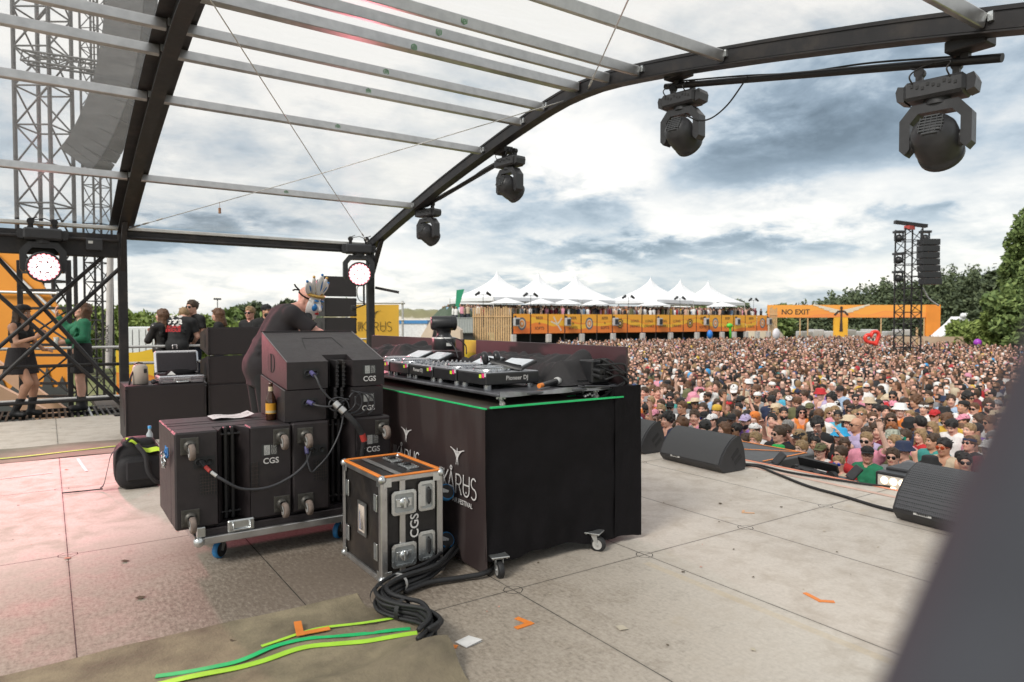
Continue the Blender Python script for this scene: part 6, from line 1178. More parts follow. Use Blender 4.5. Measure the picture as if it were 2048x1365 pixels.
# hedge and far trees at the left
VS, QS, o_n = [], [], 0
for k in range(26):
    u = 0.5+k*.42+g_.uniform(-.3, .3); v = 53.5-k*.28+g_.uniform(-1, 2); top_ = 2.55-.055*k+g_.uniform(-.25, .25); bl = [(u+g_.uniform(-.6, .6), v+g_.uniform(-.6, .6), -1.4+(top_+1.4)*s, .9, .9, .6) for s in (.1, .35, .6, .85)]; V, Q = leaves(bl, 700, .20, 700+k); VS.append(V); QS.append(Q+o_n); o_n += len(V)
me = np_mesh('hedge', np.concatenate(VS), np.concatenate(QS), 1, smooth=False); me.materials[0] = lf_c; tag(link('hedge', me), 'light green scrub bank beyond the grass at the left', 'bushes', kind='stuff')
for k in range(7): u = 14+2.3*k; tree(u+9, 108-1.6*k, 3.7+.8*math.sin(k*2.3), 5.5, 'round tree of the far row behind the onlookers, %s' % ('leftmost', 'second from the left', 'third from the left', 'middle one', 'third from the right', 'second from the right', 'rightmost by the low building')[k], lf_a if k % 2 else lf_b, 80+k, 1500, .6, group='far tree row at the left', low=.1)
t = thing('low_building', (28, 116, -2), 'long low white building with an orange red facade far off behind the onlookers', 'building'); rm = np.array([V3((.826, -.563, 0)), V3((.563, .826, 0)), ez]).T; c = V3((31.5, 114, 0)); b = B(); b.box(c+(0, 0, -.1), (16, 6, 3.8), rm); b.build('wall', mat('brick red facade', (.42, .12, .07), .8), t, True); b = B(); b.box(c+(0, 0, 1.95), (16.6, 6.5, .35), rm); b.build('roof', mat('pale roof edge', (.6, .6, .62), .6), t, True)
b = B(); [b.box(c-V3((.563, .826, 0))*3.02+V3((.826, -.563, 0))*(1.1*k-7)+ez*(.8-1.1*j), (.8, .05, .5), rm) for k in range(14) for j in (0, 1)]; b.build('windows', mat('pale window band', (.55, .52, .50), .4), t, True)
b = B(); b.cyl((20.66, 107, -2), (20.66, 107, 4.6), .06); b.box((20.66, 107, 4.6), (1.0, .3, .25)); tag(b.build('light_mast', tdark), 'thin light mast far off above the blond woman', 'mast')
# dune, tarpaulin hump, tents left of the bar
def mound(name, c, ax, bx, h, m, label, seed=1, kind=None, cat='mound'):
    r_ = random.Random(seed); P = [[(c[0]+rt[0]*ax*math.cos(a)*q+fw[0]*bx*math.sin(a)*q, c[1]+rt[1]*ax*math.cos(a)*q+fw[1]*bx*math.sin(a)*q, -2+h*(1-q*q)**.7*(1+.06*math.sin(a*7+q*9))) for a in np.arange(40)*2*math.pi/40] for q in np.linspace(0.01, 1, 14)]; b = B(); b.grid(P, close=True); o = b.build(name, m, fix=False); return tag(o, label, cat, kind=kind)
def dune_mat():
    m = bpy.data.materials.new('sand dune with grass top'); m.use_nodes = True; q = NT(m.node_tree); o = q.n('ShaderNodeTexCoord').outputs['Object']; s = q.n('ShaderNodeSeparateXYZ', i0=o); n = q.noise(o, .35, 6, .7); q.set(m.node_tree.nodes['Principled BSDF'].inputs['Base Color'], q.ramp(q.m('MULTIPLY', q.m('ADD', s.outputs[2], q.m('MULTIPLY', q.m('SUBTRACT', n, .5), 1.6)), .35), [(.0, (.62, .58, .52)), (.56, (.58, .54, .47)), (.64, (.22, .20, .11)), (1, (.19, .19, .09))])); return m
dm = dune_mat()
b = B(); P = []
for j in range(12):
    row = []
    for i in range(40): s = i/39; q = j/11; hgt = 4.75*(1-.12*abs(s-.5))*min(1, q*1.5)**.6+.12*math.sin(i*1.7+j); p = V3((26.5, 68.5, 0))+rt*(s*16-4)+fw*(q*6); row.append((p[0], p[1], -2+hgt))
    P.append(row)
b.grid(P); tag(b.build('hill', dm, fix=False), kind='structure')
mound('tarpaulin_hump', (30.6, 54.2), 3.6, 3, 4.75, mat('dark green tarpaulin', (.07, .10, .065), .6, 0, .1, 1), 'dark green tarpaulin covered hump left of the slatted fence')
t = thing('white_marquee', (17.5, 36.6, -2), 'low white marquee with a blue edge between the yellow banner and the camera dome', 'tent'); c = V3((17.7, 37.2, 0)); rm = np.array([rt, fw, ez]).T; b = B(); b.box(c+(0, 0, -.35), (2.6, 1.8, 3.3), rm); b.build('wall', mat('white marquee cloth', (.68, .70, .73), .6), t, True); b = B(); b.box(c+(0, 0, 1.40), (2.7, 1.9, .20), rm); b.build('edge', mat('marquee blue', (.06, .22, .48), .5), t, True)
t = thing('beige_tent', (18, 34, -2), 'beige sloped tent just left of the camera dome', 'tent'); c = V3((18.1, 33.7, 0)); b = B(); b.prism([(-1.1, -2), (1.1, -2), (1.1, .95), (.25, 1.55), (-.55, 1.5), (-1.1, .6)], c, rt, ez, fw*2); b.build('canopy', mat('beige canvas', (.62, .50, .40), .8, 0, .1, 2), t, True); b = B(); b.prism([(-.62, -.2), (-.18, .3), (-.30, 1.4)], c-fw*.02, rt, ez, -fw*.02); b.build('opening', plastic_black, t, True)
# yellow festival banner on scaffold
t = thing('yellow_banner', (8.75, 20.7, -2), 'yellow banner with the black winged IKARUS lettering on a scaffold frame beside the tent post', 'banner'); a_, c_ = V3((8.06, 21.12, 0)), V3((9.36, 20.24, 0)); xd = (c_-a_)/np.linalg.norm(c_-a_); nd_ = np.cross(xd, ez); b = B(); L_ = np.linalg.norm(c_-a_)
b.grid([[a_+xd*L_*i/10+ez*(2.0-3.4*j/8)-nd_*.01*math.sin(i*1.1)*math.sin(j) for i in range(11)] for j in range(9)]); b.build('sheet', mat('amber banner cloth', (.82, .47, .05), .6, 0, .05, 2), t, True, fix=False)
logo(a_+xd*L_*.5+ez*1.30+nd_*.02, xd, ez, .30, mat('dark banner print', (.05, .035, .02), .6), t, .06)
b = B(); [b.cyl(q+(0, 0, -2), q+(0, 0, 2.12), .035) for q in (a_-xd*.12, c_+xd*.12)]; [b.cyl(a_-xd*.2+ez*z, c_+xd*.2+ez*z, .03) for z in (2.05, .9)]; [b.ball(q+ez*z, .06, 8) for q in (a_-xd*.12, c_+xd*.12) for z in (2.05, 1.5, .95)]; b.build('scaffold_pole', alu_dull, t, True)
# ================================================================== the raised bar
BA, BZ = V3((33.8, 49.62, 0)), V3((67.1, 47.5, 0)); bd = (BZ-BA)/np.linalg.norm(BZ-BA); bl_ = np.linalg.norm(BZ-BA); bn_ = np.cross(bd, ez); bb_ = -bn_   # bn_ faces the crowd
if bn_[1] > 0: bn_, bb_ = bb_, bn_
t = thing('bar_scaffold', tuple(BA), 'long two storey bar scaffold with an upper deck full of people', 'structure'); b = B(); rm = np.array([bd, -bn_, ez]).T; mid = (BA+BZ)/2
b.box(mid-bn_*4+(0, 0, .62), (bl_-.2, 8, .5), rm); b.build('deck', tdark, t, True); b = B(); b.box(mid-bn_*3.2+(0, 0, -.7), (bl_, .2, 2.6), rm); b.build('back_wall', mat('dark bar interior', (.03, .035, .04), .8), t, True)
for k in range(19):
    q = BA+bd*bl_*k/18; b = B(); b.cyl(q-bn_*.06+(0, 0, -2), q-bn_*.06+(0, 0, 2.2), .05, n=8); b.build('post', tdark, t, True)
    if k % 2 == 0 or k > 12: b = B(); b.box(q+bn_*.1+(0, 0, -.12), (.42, .4, .75), rm, .03); b.build('concrete_block', mat('pale concrete block', (.52, .50, .48), .8), t, True)
SUNS = sunset_mat('sunset banner print', (.90, .42, .045), (.92, .50, .05), (.86, .235, .045), .35, 2.3, .35); SUNO = sunset_mat('orange banner print', (.90, .38, .045), (.86, .26, .045), (.82, .19, .045), .1, 1.9, .5)
ink = mat('brown banner ink', (.06, .035, .03), .6); grp = 'orange banners along the raised bar'; pale_ink = mat('pale banner ink', (.72, .62, .50), .6); BBL = ['emblem', 'beer', 'bird', 'beer', 'emblem', 'beer', 'sun', 'long', 'long', 'long', 'long', 'sun', 'beer', 'emblem', 'beer', 'plain', 'beer', 'emblem']
words = ['leftmost, next to the slatted fence', 'second from the slatted fence', 'third from the slatted fence', 'fourth from the slatted fence', 'fifth from the slatted fence', 'sixth from the slatted fence', 'left of the four LONG DRINKS banners', 'first of four alike', 'second of four alike', 'third of four alike', 'last of four alike', 'right of the four LONG DRINKS banners', 'sixth from the right end', 'fifth from the right end', 'fourth from the right end', 'third from the right end', 'second from the right end', 'rightmost of the bar']
desc = dict(emblem='orange bar banner with a round ringed emblem, ', beer='orange bar banner reading BEER & SOFTS, ', bird='orange bar banner with pale bird wings, ', sun='orange bar banner with a round sun emblem, ', long='orange bar banner reading LONG DRINKS, ', plain='plain wavy orange bar banner, ')
for k, kd in enumerate(BBL):
    w_ = bl_/18; q = BA+bd*(w_*(k+.5)); bt_ = thing('bar_banner', tuple(q+(0, 0, .3)), desc[kd]+words[k], 'banner', grp); b = B(); b.box(q+(0, 0, 1.19), (w_*.93, .03, 1.74), rm); b.build('sheet', SUNO if k in (0, 17) else SUNS, bt_, True); f = q+bn_*.022+(0, 0, 1.19)
    if kd == 'beer': text('BEER', .36, ink, bt_, f+(0, 0, .5), bd, ez, bold=.012); text('&', .30, ink, bt_, f+(0, 0, .04), bd, ez, bold=.012); text('SOFTS', .36, ink, bt_, f-(0, 0, .42), bd, ez, bold=.012)
    elif kd == 'long': text('LONG', .36, ink, bt_, f+(0, 0, .22), bd, ez, bold=.012); text('DRINKS', .36, ink, bt_, f-(0, 0, .28), bd, ez, bold=.012)
    elif kd in ('emblem', 'sun'):
        b = B(); c0 = .52 if kd == 'emblem' else .46; cs = [(c0, 0), (c0*.72, 1), (c0*.55, 2), (c0*.25, 3)]
        for i, (r_, m) in enumerate(cs): b.prism([(r_*math.cos(a)*.85, r_*math.sin(a)*(1.1 if kd == 'emblem' else 1)) for a in np.arange(20)*math.pi/10], f+bn_*.004*i, bd, ez, bn_*.003, m)
        if kd == 'sun': [b.prism([(-.03, 0), (.03, 0), (0, .16)], f+bd*.45*math.cos(a)+ez*.45*math.sin(a), -bd*math.sin(a)+ez*0+ez*math.cos(a), bd*math.cos(a)+ez*math.sin(a), bn_*.003, 0) for a in np.arange(10)*math.pi/5]
        b.build('emblem', [mat('slate emblem ring', (.12, .14, .17), .6), pale_ink, mat('emblem orange', (.72, .25, .05), .6), pale_ink] if kd == 'emblem' else [ink, mat('amber emblem', (.8, .5, .06), .6), ink, pale_ink], bt_, True)
    elif kd == 'bird': b = B(); strokes([[(-.3, .6), (.1, -.1), (.5, -.6)], [(.1, -.1), (.55, .5)], [(-.6, .2), (.1, -.1)]], .14, b, f, bd, ez, 1.0, .004); b.build('bird', pale_ink, bt_, True)
for k, s in enumerate((0.1, 3.05, 6.05, 9.1, 12.6, 15.15, 17.9)):
    q = BA+bd*bl_*s/18+bn_*.35+(0, 0, 1.35); ft = thing('floodlight', tuple(q), 'pale floodlight on the bar front, %s' % ('beside the slatted fence', 'left of the second BEER banner', 'on the sun emblem left of LONG DRINKS', 'over the third LONG DRINKS banner', 'over the sixth banner from the right', 'third from the right end', 'at the far right end'[0:])[k], 'lamp', 'floodlights on the bar front'); b = B(); b.box(q, (.55, .35, .75), rm, .05); b.build('housing', mat('pale grey housing', (.42, .42, .43), .5), ft, True); b = B(); b.box(q+bn_*.18, (.38, .03, .5), rm); b.build('glass', plastic_grey, ft, True); b = B(); b.box(q-bn_*.25+(0, 0, .3), (.06, .3, .5), rm); b.build('arm', tdark, ft, True)
wood = mat('bare spruce slats', (.58, .38, .20), .75, 0, .16, 3)
def slats(name, p, q, z0, z1, n, label):
    p, q = V3(p), V3(q); d = (q-p)/np.linalg.norm(q-p); w_ = np.linalg.norm(q-p)/n; nn = np.cross(d, ez); rm = np.array([d, -nn, ez]).T; t = thing(name, tuple(p), label, 'fence')
    for k in range(n): b = B(); zt = z1+rnd.uniform(-.15, .12); b.box(p+d*w_*(k+.5)+(0, 0, (z0+zt)/2), (w_*.72, .04, zt-z0), rm); b.build('slat', wood, t, True)
    b = B(); [b.box((p+q)/2-nn*.05*(-1)+(0, 0, z), (np.linalg.norm(q-p), .06, .10), rm) for z in (z0+.5, z1-.8)]; b.build('crossbar', wood, t, True); return t
slats('slat_fence', (30.85, 51.6, 0), (33.7, 49.62, 0), -2, 2.62, 17, 'tall pale wooden slatted fence at the left end of the bar'); slats('slat_fence', (67.3, 47.45, 0), (68.1, 47.0, 0), -2, 2.9, 5, 'pale wooden slatted fence at the right end of the bar')
t = thing('stair_landing', (29.2, 50.4, -2), 'grey barrier landing with leaning people left of the slatted fence', 'railing'); b = B(); b.box(V3((29.3, 50.6, -.35))+fw*.8, (1.75, 1.4, 1.5), np.array([rt, fw, ez]).T); b.build('base', plastic_grey, t, True); b = B(); [b.cyl(V3((29.2, 50.3, .4))+rt*(k*.22-.8), V3((29.2, 50.3, 1.7))+rt*(k*.22-.8), .02, n=5) for k in range(8)]; b.cyl(V3((29.2, 50.3, 1.7))-rt*.85, V3((29.2, 50.3, 1.7))+rt*.8, .03); b.box(V3((29.2, 50.35, 1.05)), (1.7, .02, 1.2), np.array([rt, fw, ez]).T); b.build('barrier', mat('pale barrier sheet', (.38, .40, .40), .6), t, True)
tentw = mat('white tent pvc', (.80, .81, .83), .55, 0, .03, 1)
def pagoda(u, v, z0, z1, w_, label, rot=8):
    t = thing('pagoda_tent', (u, v, .9), label, 'tent', 'white pagoda tents on the bar deck'); a = R(rot); x, y = V3((math.cos(a), math.sin(a), 0)), V3((-math.sin(a), math.cos(a), 0)); c = V3((u, v, 0)); rows = []
    for i in range(13):
        f = i/12; h = w_/2*((1-f)**2.0*.97+.03*(1-f)); z = z0+(z1-z0)*f; n = 6; ring = []
        for s in range(4):
            cs = [(-1, -1), (1, -1), (1, 1), (-1, 1)]; p, q = cs[s], cs[(s+1) % 4]
            for k in range(n): g = k/n; sag = 1-.05*math.sin(math.pi*g)*(1-f); ring.append(c+x*h*(p[0]+(q[0]-p[0])*g)*sag+y*h*(p[1]+(q[1]-p[1])*g)*sag+ez*z)
        rows.append(ring)
    b = B(); b.grid(rows, close=True); h = w_/2
    b.grid([[c+x*h*s_*1.0+y*h*q_+ez*z for s_, q_ in ((-1, -1), (1, -1), (1, 1), (-1, 1))] for z in (z0-.35, z0)], sm=False, close=True); b.build('canopy', tentw, t, True, fix=False); b = B(); [b.cyl(c+x*h*s_+y*h*q_+ez*.9, c+x*h*s_+y*h*q_+ez*z0, .05, n=6) for s_ in (-1, 1) for q_ in (-1, 1)]; b.build('pole', alu_dull, t, True); 
for u, v, z, w_, l in ((36.4, 55.3, 6.5, 6.6, 'first white pagoda tent from the left, tallest in the photo'), (42.1, 56.2, 6.65, 6.4, 'second white pagoda tent from the left'), (47.9, 57.1, 6.7, 6.6, 'third white pagoda tent, right one of the left three'), (54.7, 52.5, 6.4, 6.6, 'fourth white pagoda tent, left one of the right three'), (62, 54.8, 6.5, 6.3, 'fifth white pagoda tent, middle of the right three'), (67.2, 55, 6.5, 6.3, 'sixth white pagoda tent, at the right end of the row')): pagoda(u+.3, v+1.3, 3.65, z, w_, l)
b = B(); rm2 = np.array([bd, -bn_, ez]).T; b.box(mid-bn_*9.2+(-2, 0, 2.0), (bl_*.95, .2, 2.2), rm2); tag(b.build('bar_rear_wall', mat('brown bar wall', (.42, .34, .27), .8, 0, .3, .3)), 'brown rear wall under the pagoda tents behind the people on the deck', 'wall')
for k, (px, dd_, w_, l) in enumerate(((34.0, 1.3, 2.6, 'leftmost small white parasol on the bar deck'), (37.8, 1.5, 2.4, 'second small white parasol from the left on the deck'), (40.6, 1.4, 2.4, 'third small white parasol from the left on the deck'), (44.2, 1.6, 2.2, 'fourth small white parasol before the third pagoda tent'), (51.6, 1.5, 2.7, 'fifth small white parasol before the fourth pagoda tent'), (61.5, 1.5, 2.6, 'rightmost small white parasol on the bar deck'))):
    q = V3((px, 49.62-.0637*(px-33.8)+dd_, 0)); t = thing('parasol', tuple(q+(0, 0, .9)), l, 'parasol', 'small white parasols on the bar deck'); b = B(); b.lathe([(w_*.62, 2.98), (w_*.6, 3.06), (.05, 3.50), (0, 3.52)], q, ez, 8, sm=False); b.build('canopy', tentw, t, True); b = B(); b.cyl(q+ez*.9, q+ez*3.4, .03, n=6); b.build('pole', alu_dull, t, True)
for k, (s, l) in enumerate(((-1.5, 'twin stage lamp stand at the left end of the bar deck'), (1.1, 'twin stage lamp stand before the second pagoda tent'), (7.2, 'twin stage lamp stand before the gap between the tent groups'), (10.9, 'twin stage lamp stand before the fifth pagoda tent'), (16.9, 'twin stage lamp stand at the right end of the bar deck'))):
    q = BA+bd*bl_*s/18-bn_*.3; t = thing('lamp_stand', tuple(q+(0, 0, .9)), l, 'lamp', 'lamp stands on the bar deck'); b = B(); b.cyl(q+ez*.9, q+ez*3.75, .022, n=6); b.cyl(q+ez*3.7-bd*.5, q+ez*3.7+bd*.5, .018, n=6); b.build('pole', tdark, t, True)
    for s_ in (-1, 1): b = B(); b.cyl(q+ez*3.9+bd*s_*.35, q+ez*3.65+bd*s_*.75, .13, .10, n=10); b.build('lamp', plastic_black, t, True)
b = B(); b.cyl((30.2, 53.6, 1), (30.4, 53.5, 4.2), .04, n=6); b.grid([[(30.3, 53.5, 2.4), (30.45, 53.4, 2.4)], [(30.35, 53.5, 4.2), (31.0, 53.2, 4.3)]]); tag(b.build('flag', mat('green flag cloth', (.03, .30, .16), .7), fix=False), 'thin green flag on a pole left of the bar', 'flag')
# ================================================================== gate, delay tower, odds and ends
t = thing('exit_gate', (92, 52, -2), 'wide orange gate banner reading NO EXIT with a winged figure', 'gate'); GA, GB = V3((82.8, 58.7, 0)), V3((102.6, 45.25, 0)); gd = (GB-GA)/np.linalg.norm(GB-GA); gl = np.linalg.norm(GB-GA); gn = np.cross(gd, ez); gn = gn if gn[1] < 0 else -gn; rm = np.array([gd, -gn, ez]).T; gm = sunset_mat('gate print', (.90, .38, .07), (.90, .33, .07), (.86, .28, .08), 1.4, 3.6, .2)
b = B(); b.box(GA+gd*gl*.46+(0, 0, 2.75), (gl*.92, .3, 1.75), rm); b.build('top_banner', gm, t, True); b = B(); b.box(GA+gd*gl*.958+(0, 0, .85), (gl*.083, .4, 5.6), rm); b.build('end_pillar', mat('orange gate pillar', (.80, .27, .04), .6, 0, .12, .4), t, True); b = B(); b.box(GA+gd*gl*.425+(0, 0, .0), (1.9, .3, 3.9), rm); b.build('middle_pillar', mat('amber gate pillar', (.82, .42, .04), .6, 0, .15, .4), t, True)
[B().cyl(GA+gd*gl*s+(0, 0, -2), GA+gd*gl*s+(0, 0, 1.87), .09, n=6).build('post', wood, t, True) for s in (.19, .235, .66, .91)]
text('NO EXIT', 1.0, ink, t, GA+gd*gl*.16+gn*.17+(0, 0, 2.62), gd, ez, bold=.02)
f = GA+gd*gl*.425+gn*.2+(0, 0, 2.2); b = B(); strokes([[(0, -1.7), (0, .55)], [(-.12, -2.2), (0, -.4)], [(.12, -2.2), (0, -.4)], [(-.9, .05), (-.45, .5), (0, .55)], [(.9, .05), (.45, .5), (0, .55)], [(0, .5), (0, .85)]], .26, b, f, gd, ez, 1); b.prism([(.2*math.cos(a), 1.0+.24*math.sin(a)) for a in np.arange(12)*math.pi/6], f, gd, ez, gn*.02); b.build('figure', ink, t, True)
b = B(); strokes([[(s*.35, .35+.1*k), (s*(1.6+.75*k), .55+.30*k)] for s in (-1, 1) for k in range(4)], .22, b, f-gn*.01, gd, ez, 1); b.build('wings', pale_ink, t, True)
t = truss((39.55, 19.1, -2), (39.55, 19.1, 6.55), .95, .62, 'delay_tower', 'black lattice delay tower with lamps and a line array standing in the crowd', 'tower', black_steel, r=.045)
b = B(); b.bar(V3((39.0, 19.6, 6.95)), V3((40.45, 18.6, 6.72)), .25, .18); b.build('top_beam', black_steel, t, True); b = B(); b.box((39.6, 19.1, 6.62), (.6, .3, .2)); b.build('hoist', mat('red hoist', (.45, .06, .05), .5), t, True)
for z, s in ((6.1, -1), (4.9, -1), (3.9, -1), (6.1, 1)): c = V3((39.55, 19.1, z))+rt*.72*s-fw*.3; b = B(); b.box(c+(0, 0, .25), (.5, .4, .12), np.array([rt, fw, ez]).T); [b.box(c+rt*.22*q, (.05, .1, .5), np.array([rt, fw, ez]).T) for q in (-1, 1)]; b.ball(c-(0, 0, .1), (.2, .2, .22), 10); b.build('moving_lamp', plastic_black, t, True)
for k in range(7): c = V3((39.9, 18.55, 5.75-.36*k))-fw*(.3+.012*k*k)+rt*(.16-.022*k); b = B(); b.box(c, (.95, .6, .33), np.array([rt, fw, ez]).T, .02); b.build('array_cabinet', plastic_black, t, True)
b = B(); b.tube(bez([V3((39.9, 18.5, 3.3)), V3((40.2, 18.3, 2.7)), V3((40.7, 18.0, 2.3))], 8), .04, 6); b.build('cable', alu_dull, t, True)
hp = [(16*math.sin(a)**3/17, (13*math.cos(a)-5*math.cos(2*a)-2*math.cos(3*a)-math.cos(4*a))/17) for a in np.linspace(0, 2*math.pi, 40)]; hc = V3((33.5, 17.8, .62)); ca_, sa_ = math.cos(.5), math.sin(.5); b = B(); b.tube([hc+.38*((x*ca_-y*sa_)*rt+(x*sa_+y*ca_)*ez*.95) for x, y in hp], .095, 8, cap=False); tag(b.build('inflatable_heart', mat('glossy red vinyl', (.72, .045, .03), .3), fix=False), 'red inflatable heart ring held above the crowd left of the delay tower', 'inflatable')
b = B(); b.lathe([(.02, .0), (.13, .62)], (14.6, 12.1, -.35), (.25, -.2, -1), 18); tag(b.build('foam_cone', mat('pink foam', (.72, .20, .42), .8), fix=False), 'pink foam cone held up in the middle of the crowd', 'cone')
b = B(); b.tube([(58.5, 45.8, -.6), (58.4, 45.8, .6), (58.3, 45.8, .95)], .12, 8); b.ball((58.3, 45.8, .95), (.4, .3, .25), 10); tag(b.build('inflatable_palm', mat('lime vinyl', (.12, .60, .06), .4)), 'lime green inflatable stick above the crowd before the bar', 'inflatable')
b = B(); b.ball((54.5, 45.2, .1), (.3, .3, .45), 10); tag(b.build('balloon', mat('blue balloon skin', (.03, .20, .62), .4)), 'blue balloon above the crowd before the bar', 'balloon'); b = B(); b.ball((61, 42.2, .1), (.5, .3, .6), 12); tag(b.build('balloon', mat('white balloon skin', (.70, .68, .72), .5)), 'large white balloon above the crowd before the right bar end', 'balloon')
b = B(); b.ball((57, 22.5, -.15), .28, 10); tag(b.build('balloon', mat('purple balloon skin', (.36, .05, .48), .4)), 'purple balloon over the crowd beside the blurred pole', 'balloon')
t = thing('panel_fence', (60, 26, -2), 'low pale wooden panel fence behind the crowd at right', 'fence'); a_, c_ = V3((59.5, 29.6, 0)), V3((66, 19.8, 0)); d_ = (c_-a_)/np.linalg.norm(c_-a_); b = B(); rm = np.array([d_, np.cross(ez, d_), ez]).T; b.box((a_+c_)/2+(0, 0, -.95), (np.linalg.norm(c_-a_), .1, 2.2), rm); b.build('panel', mat('pale fence ply', (.46, .34, .24), .8, 0, .2, .6), t, True); b = B(); [b.cyl(a_+d_*s+(0, 0, -2), a_+d_*s+(0, 0, z), .10, n=6) for s, z in ((1.5, .9), (6.6, 1.7))]; b.build('post', wood, t, True)
t = thing('white_slide', (76, 34, -2), 'white inflatable slide sloping down before the forest edge', 'slide'); q = V3((81.2, 34.6, 0)); b = B(); b.prism([(-1.6, -1.6), (1.9, -1.6), (1.9, 1.9), (1.2, 1.9), (.6, 1.2), (-.1, .6), (-1.0, -.2), (-1.6, -.6)], q, rt, ez, fw*2); b.build('slope', tentw, t, True); b = B(); [b.ball(q+rt*(1.2+.3*k)+ez*2.0, .3, 8) for k in range(3)]; b.build('bumper', tentw, t, True)
mound('sand_pile', (88, 64), 4.2, 3, 3.6, mat('pale sand', (.46, .40, .31), .9), 'pale sand pile seen under the gate banner at its left end', 4)
b = B(); [b.box(V3((96, 55, -.9))+gd*(k*2.1-6)+fw*(k % 3), (1.7, 2.0, 1.6+.5*(k % 2)), np.array([gd, -gn, ez]).T, .1) for k in range(8)]; tag(b.build('market_stalls', mat('grey white stall cloth', (.55, .55, .56), .7)), 'row of grey white stalls seen through the gate', 'stalls', kind='stuff')
# ------------------------------------------------------------------ crowd body kinds (shared meshes)
def J_(**kw): d = dict(STAND); d.update(kw); return {k: V3(v) for k, v in d.items()}
UPW, FWD = (0, 0, 1), (1, 0, 0)
ARMS = dict(
    down=(dict(), ()),
    right_up=(dict(elR=(.12, -.30, 1.58), wrR=(.20, -.24, 1.84)), (('R', (.15, .1, 1), (1, 0, 0), .25, .12),)),
    both_up=(dict(elR=(.16, -.30, 1.52), wrR=(.32, -.18, 1.74), elL=(.16, .30, 1.52), wrL=(.32, .18, 1.74)), (('R', (.6, .2, .8), (0, .4, -1), .3, .1), ('L', (.6, -.2, .8), (0, -.4, -1), .3, .1))),
    hand_face=(dict(elR=(.14, -.25, 1.20), wrR=(.17, -.10, 1.46)), (('R', (.0, .5, .8), (-1, .3, 0), .6),)),
    phone=(dict(elR=(.20, -.20, 1.20), wrR=(.34, -.10, 1.42), elL=(.20, .20, 1.20), wrL=(.34, .10, 1.42)), (('R', (.3, .3, 1), (-.2, 1, .2), .7), ('L', (.3, -.3, 1), (-.2, -1, .2), .7))),
    clap=(dict(elR=(.10, -.24, 1.16), wrR=(.27, -.06, 1.30), elL=(.10, .24, 1.16), wrL=(.27, .06, 1.30)), (('R', (.8, .4, .5), (0, 1, 0), .2), ('L', (.8, -.4, .5), (0, -1, 0), .2))))
HEADS = dict(ahead=(0, 0, 0), left=(32, 4, 0), right=(-30, 0, 0), up=(6, 16, 4), down=(-8, -26, 0))
BODY, TOPS = {}, {}
def body_of(arm, head, fem):
    k = (arm, head, fem)
    if k not in BODY:
        J = J_(**ARMS[arm][0])
        if fem: 
            for q in ('shL', 'shR'): J[q][1] *= .88
        if head == 'down': J['head'] = J['head']+(.03, 0, -.015)
        BODY[k] = (body_mesh('body', J, HEADS[head], fem, ARMS[arm][1], .0135, True), J)
    return BODY[k]
def top_of(arm, fem, kind):
    k = (arm, fem, kind)
    if k not in TOPS: TOPS[k] = top_mesh('top', body_of(arm, 'ahead', fem)[1], fem, kind, h=.015)
    return TOPS[k]
GZ = -2.0
def person(u, v, hgt, face, label, skin='fair', hair='short', hcol='brown', top='tee', tcol='black', hat=None, hatcol=None, eyes='eyes', lens=None, arm='down', head='ahead', fem=False, beard=False, back=False, headup=False, mirror=False, group='festival crowd in front of the stage'):
    me, J = body_of(arm, head, fem); o = bpy.data.objects.new('person', me); C.objects.link(o); s = hgt/1.755; o.location = (u, v, GZ); o.rotation_euler = (0, 0, face); o.scale = (s, -s if mirror else s, s)
    setm(o, SK[skin], DENIM, LIP); tag(o, label, 'person', group)
    if top: put('shirt' if top == 'tee' else 'tank_top', top_of(arm, fem, top), o, [CC[tcol]])
    dress_head(o, hmx(J['head'], rot3(*HEADS[head])), skin, hair, hcol, hat, hatcol, eyes, lens, beard, back, headup)
    return o
def look(u, v, tu=1.8, tv=6.4): return math.atan2(tv-v, tu-u)
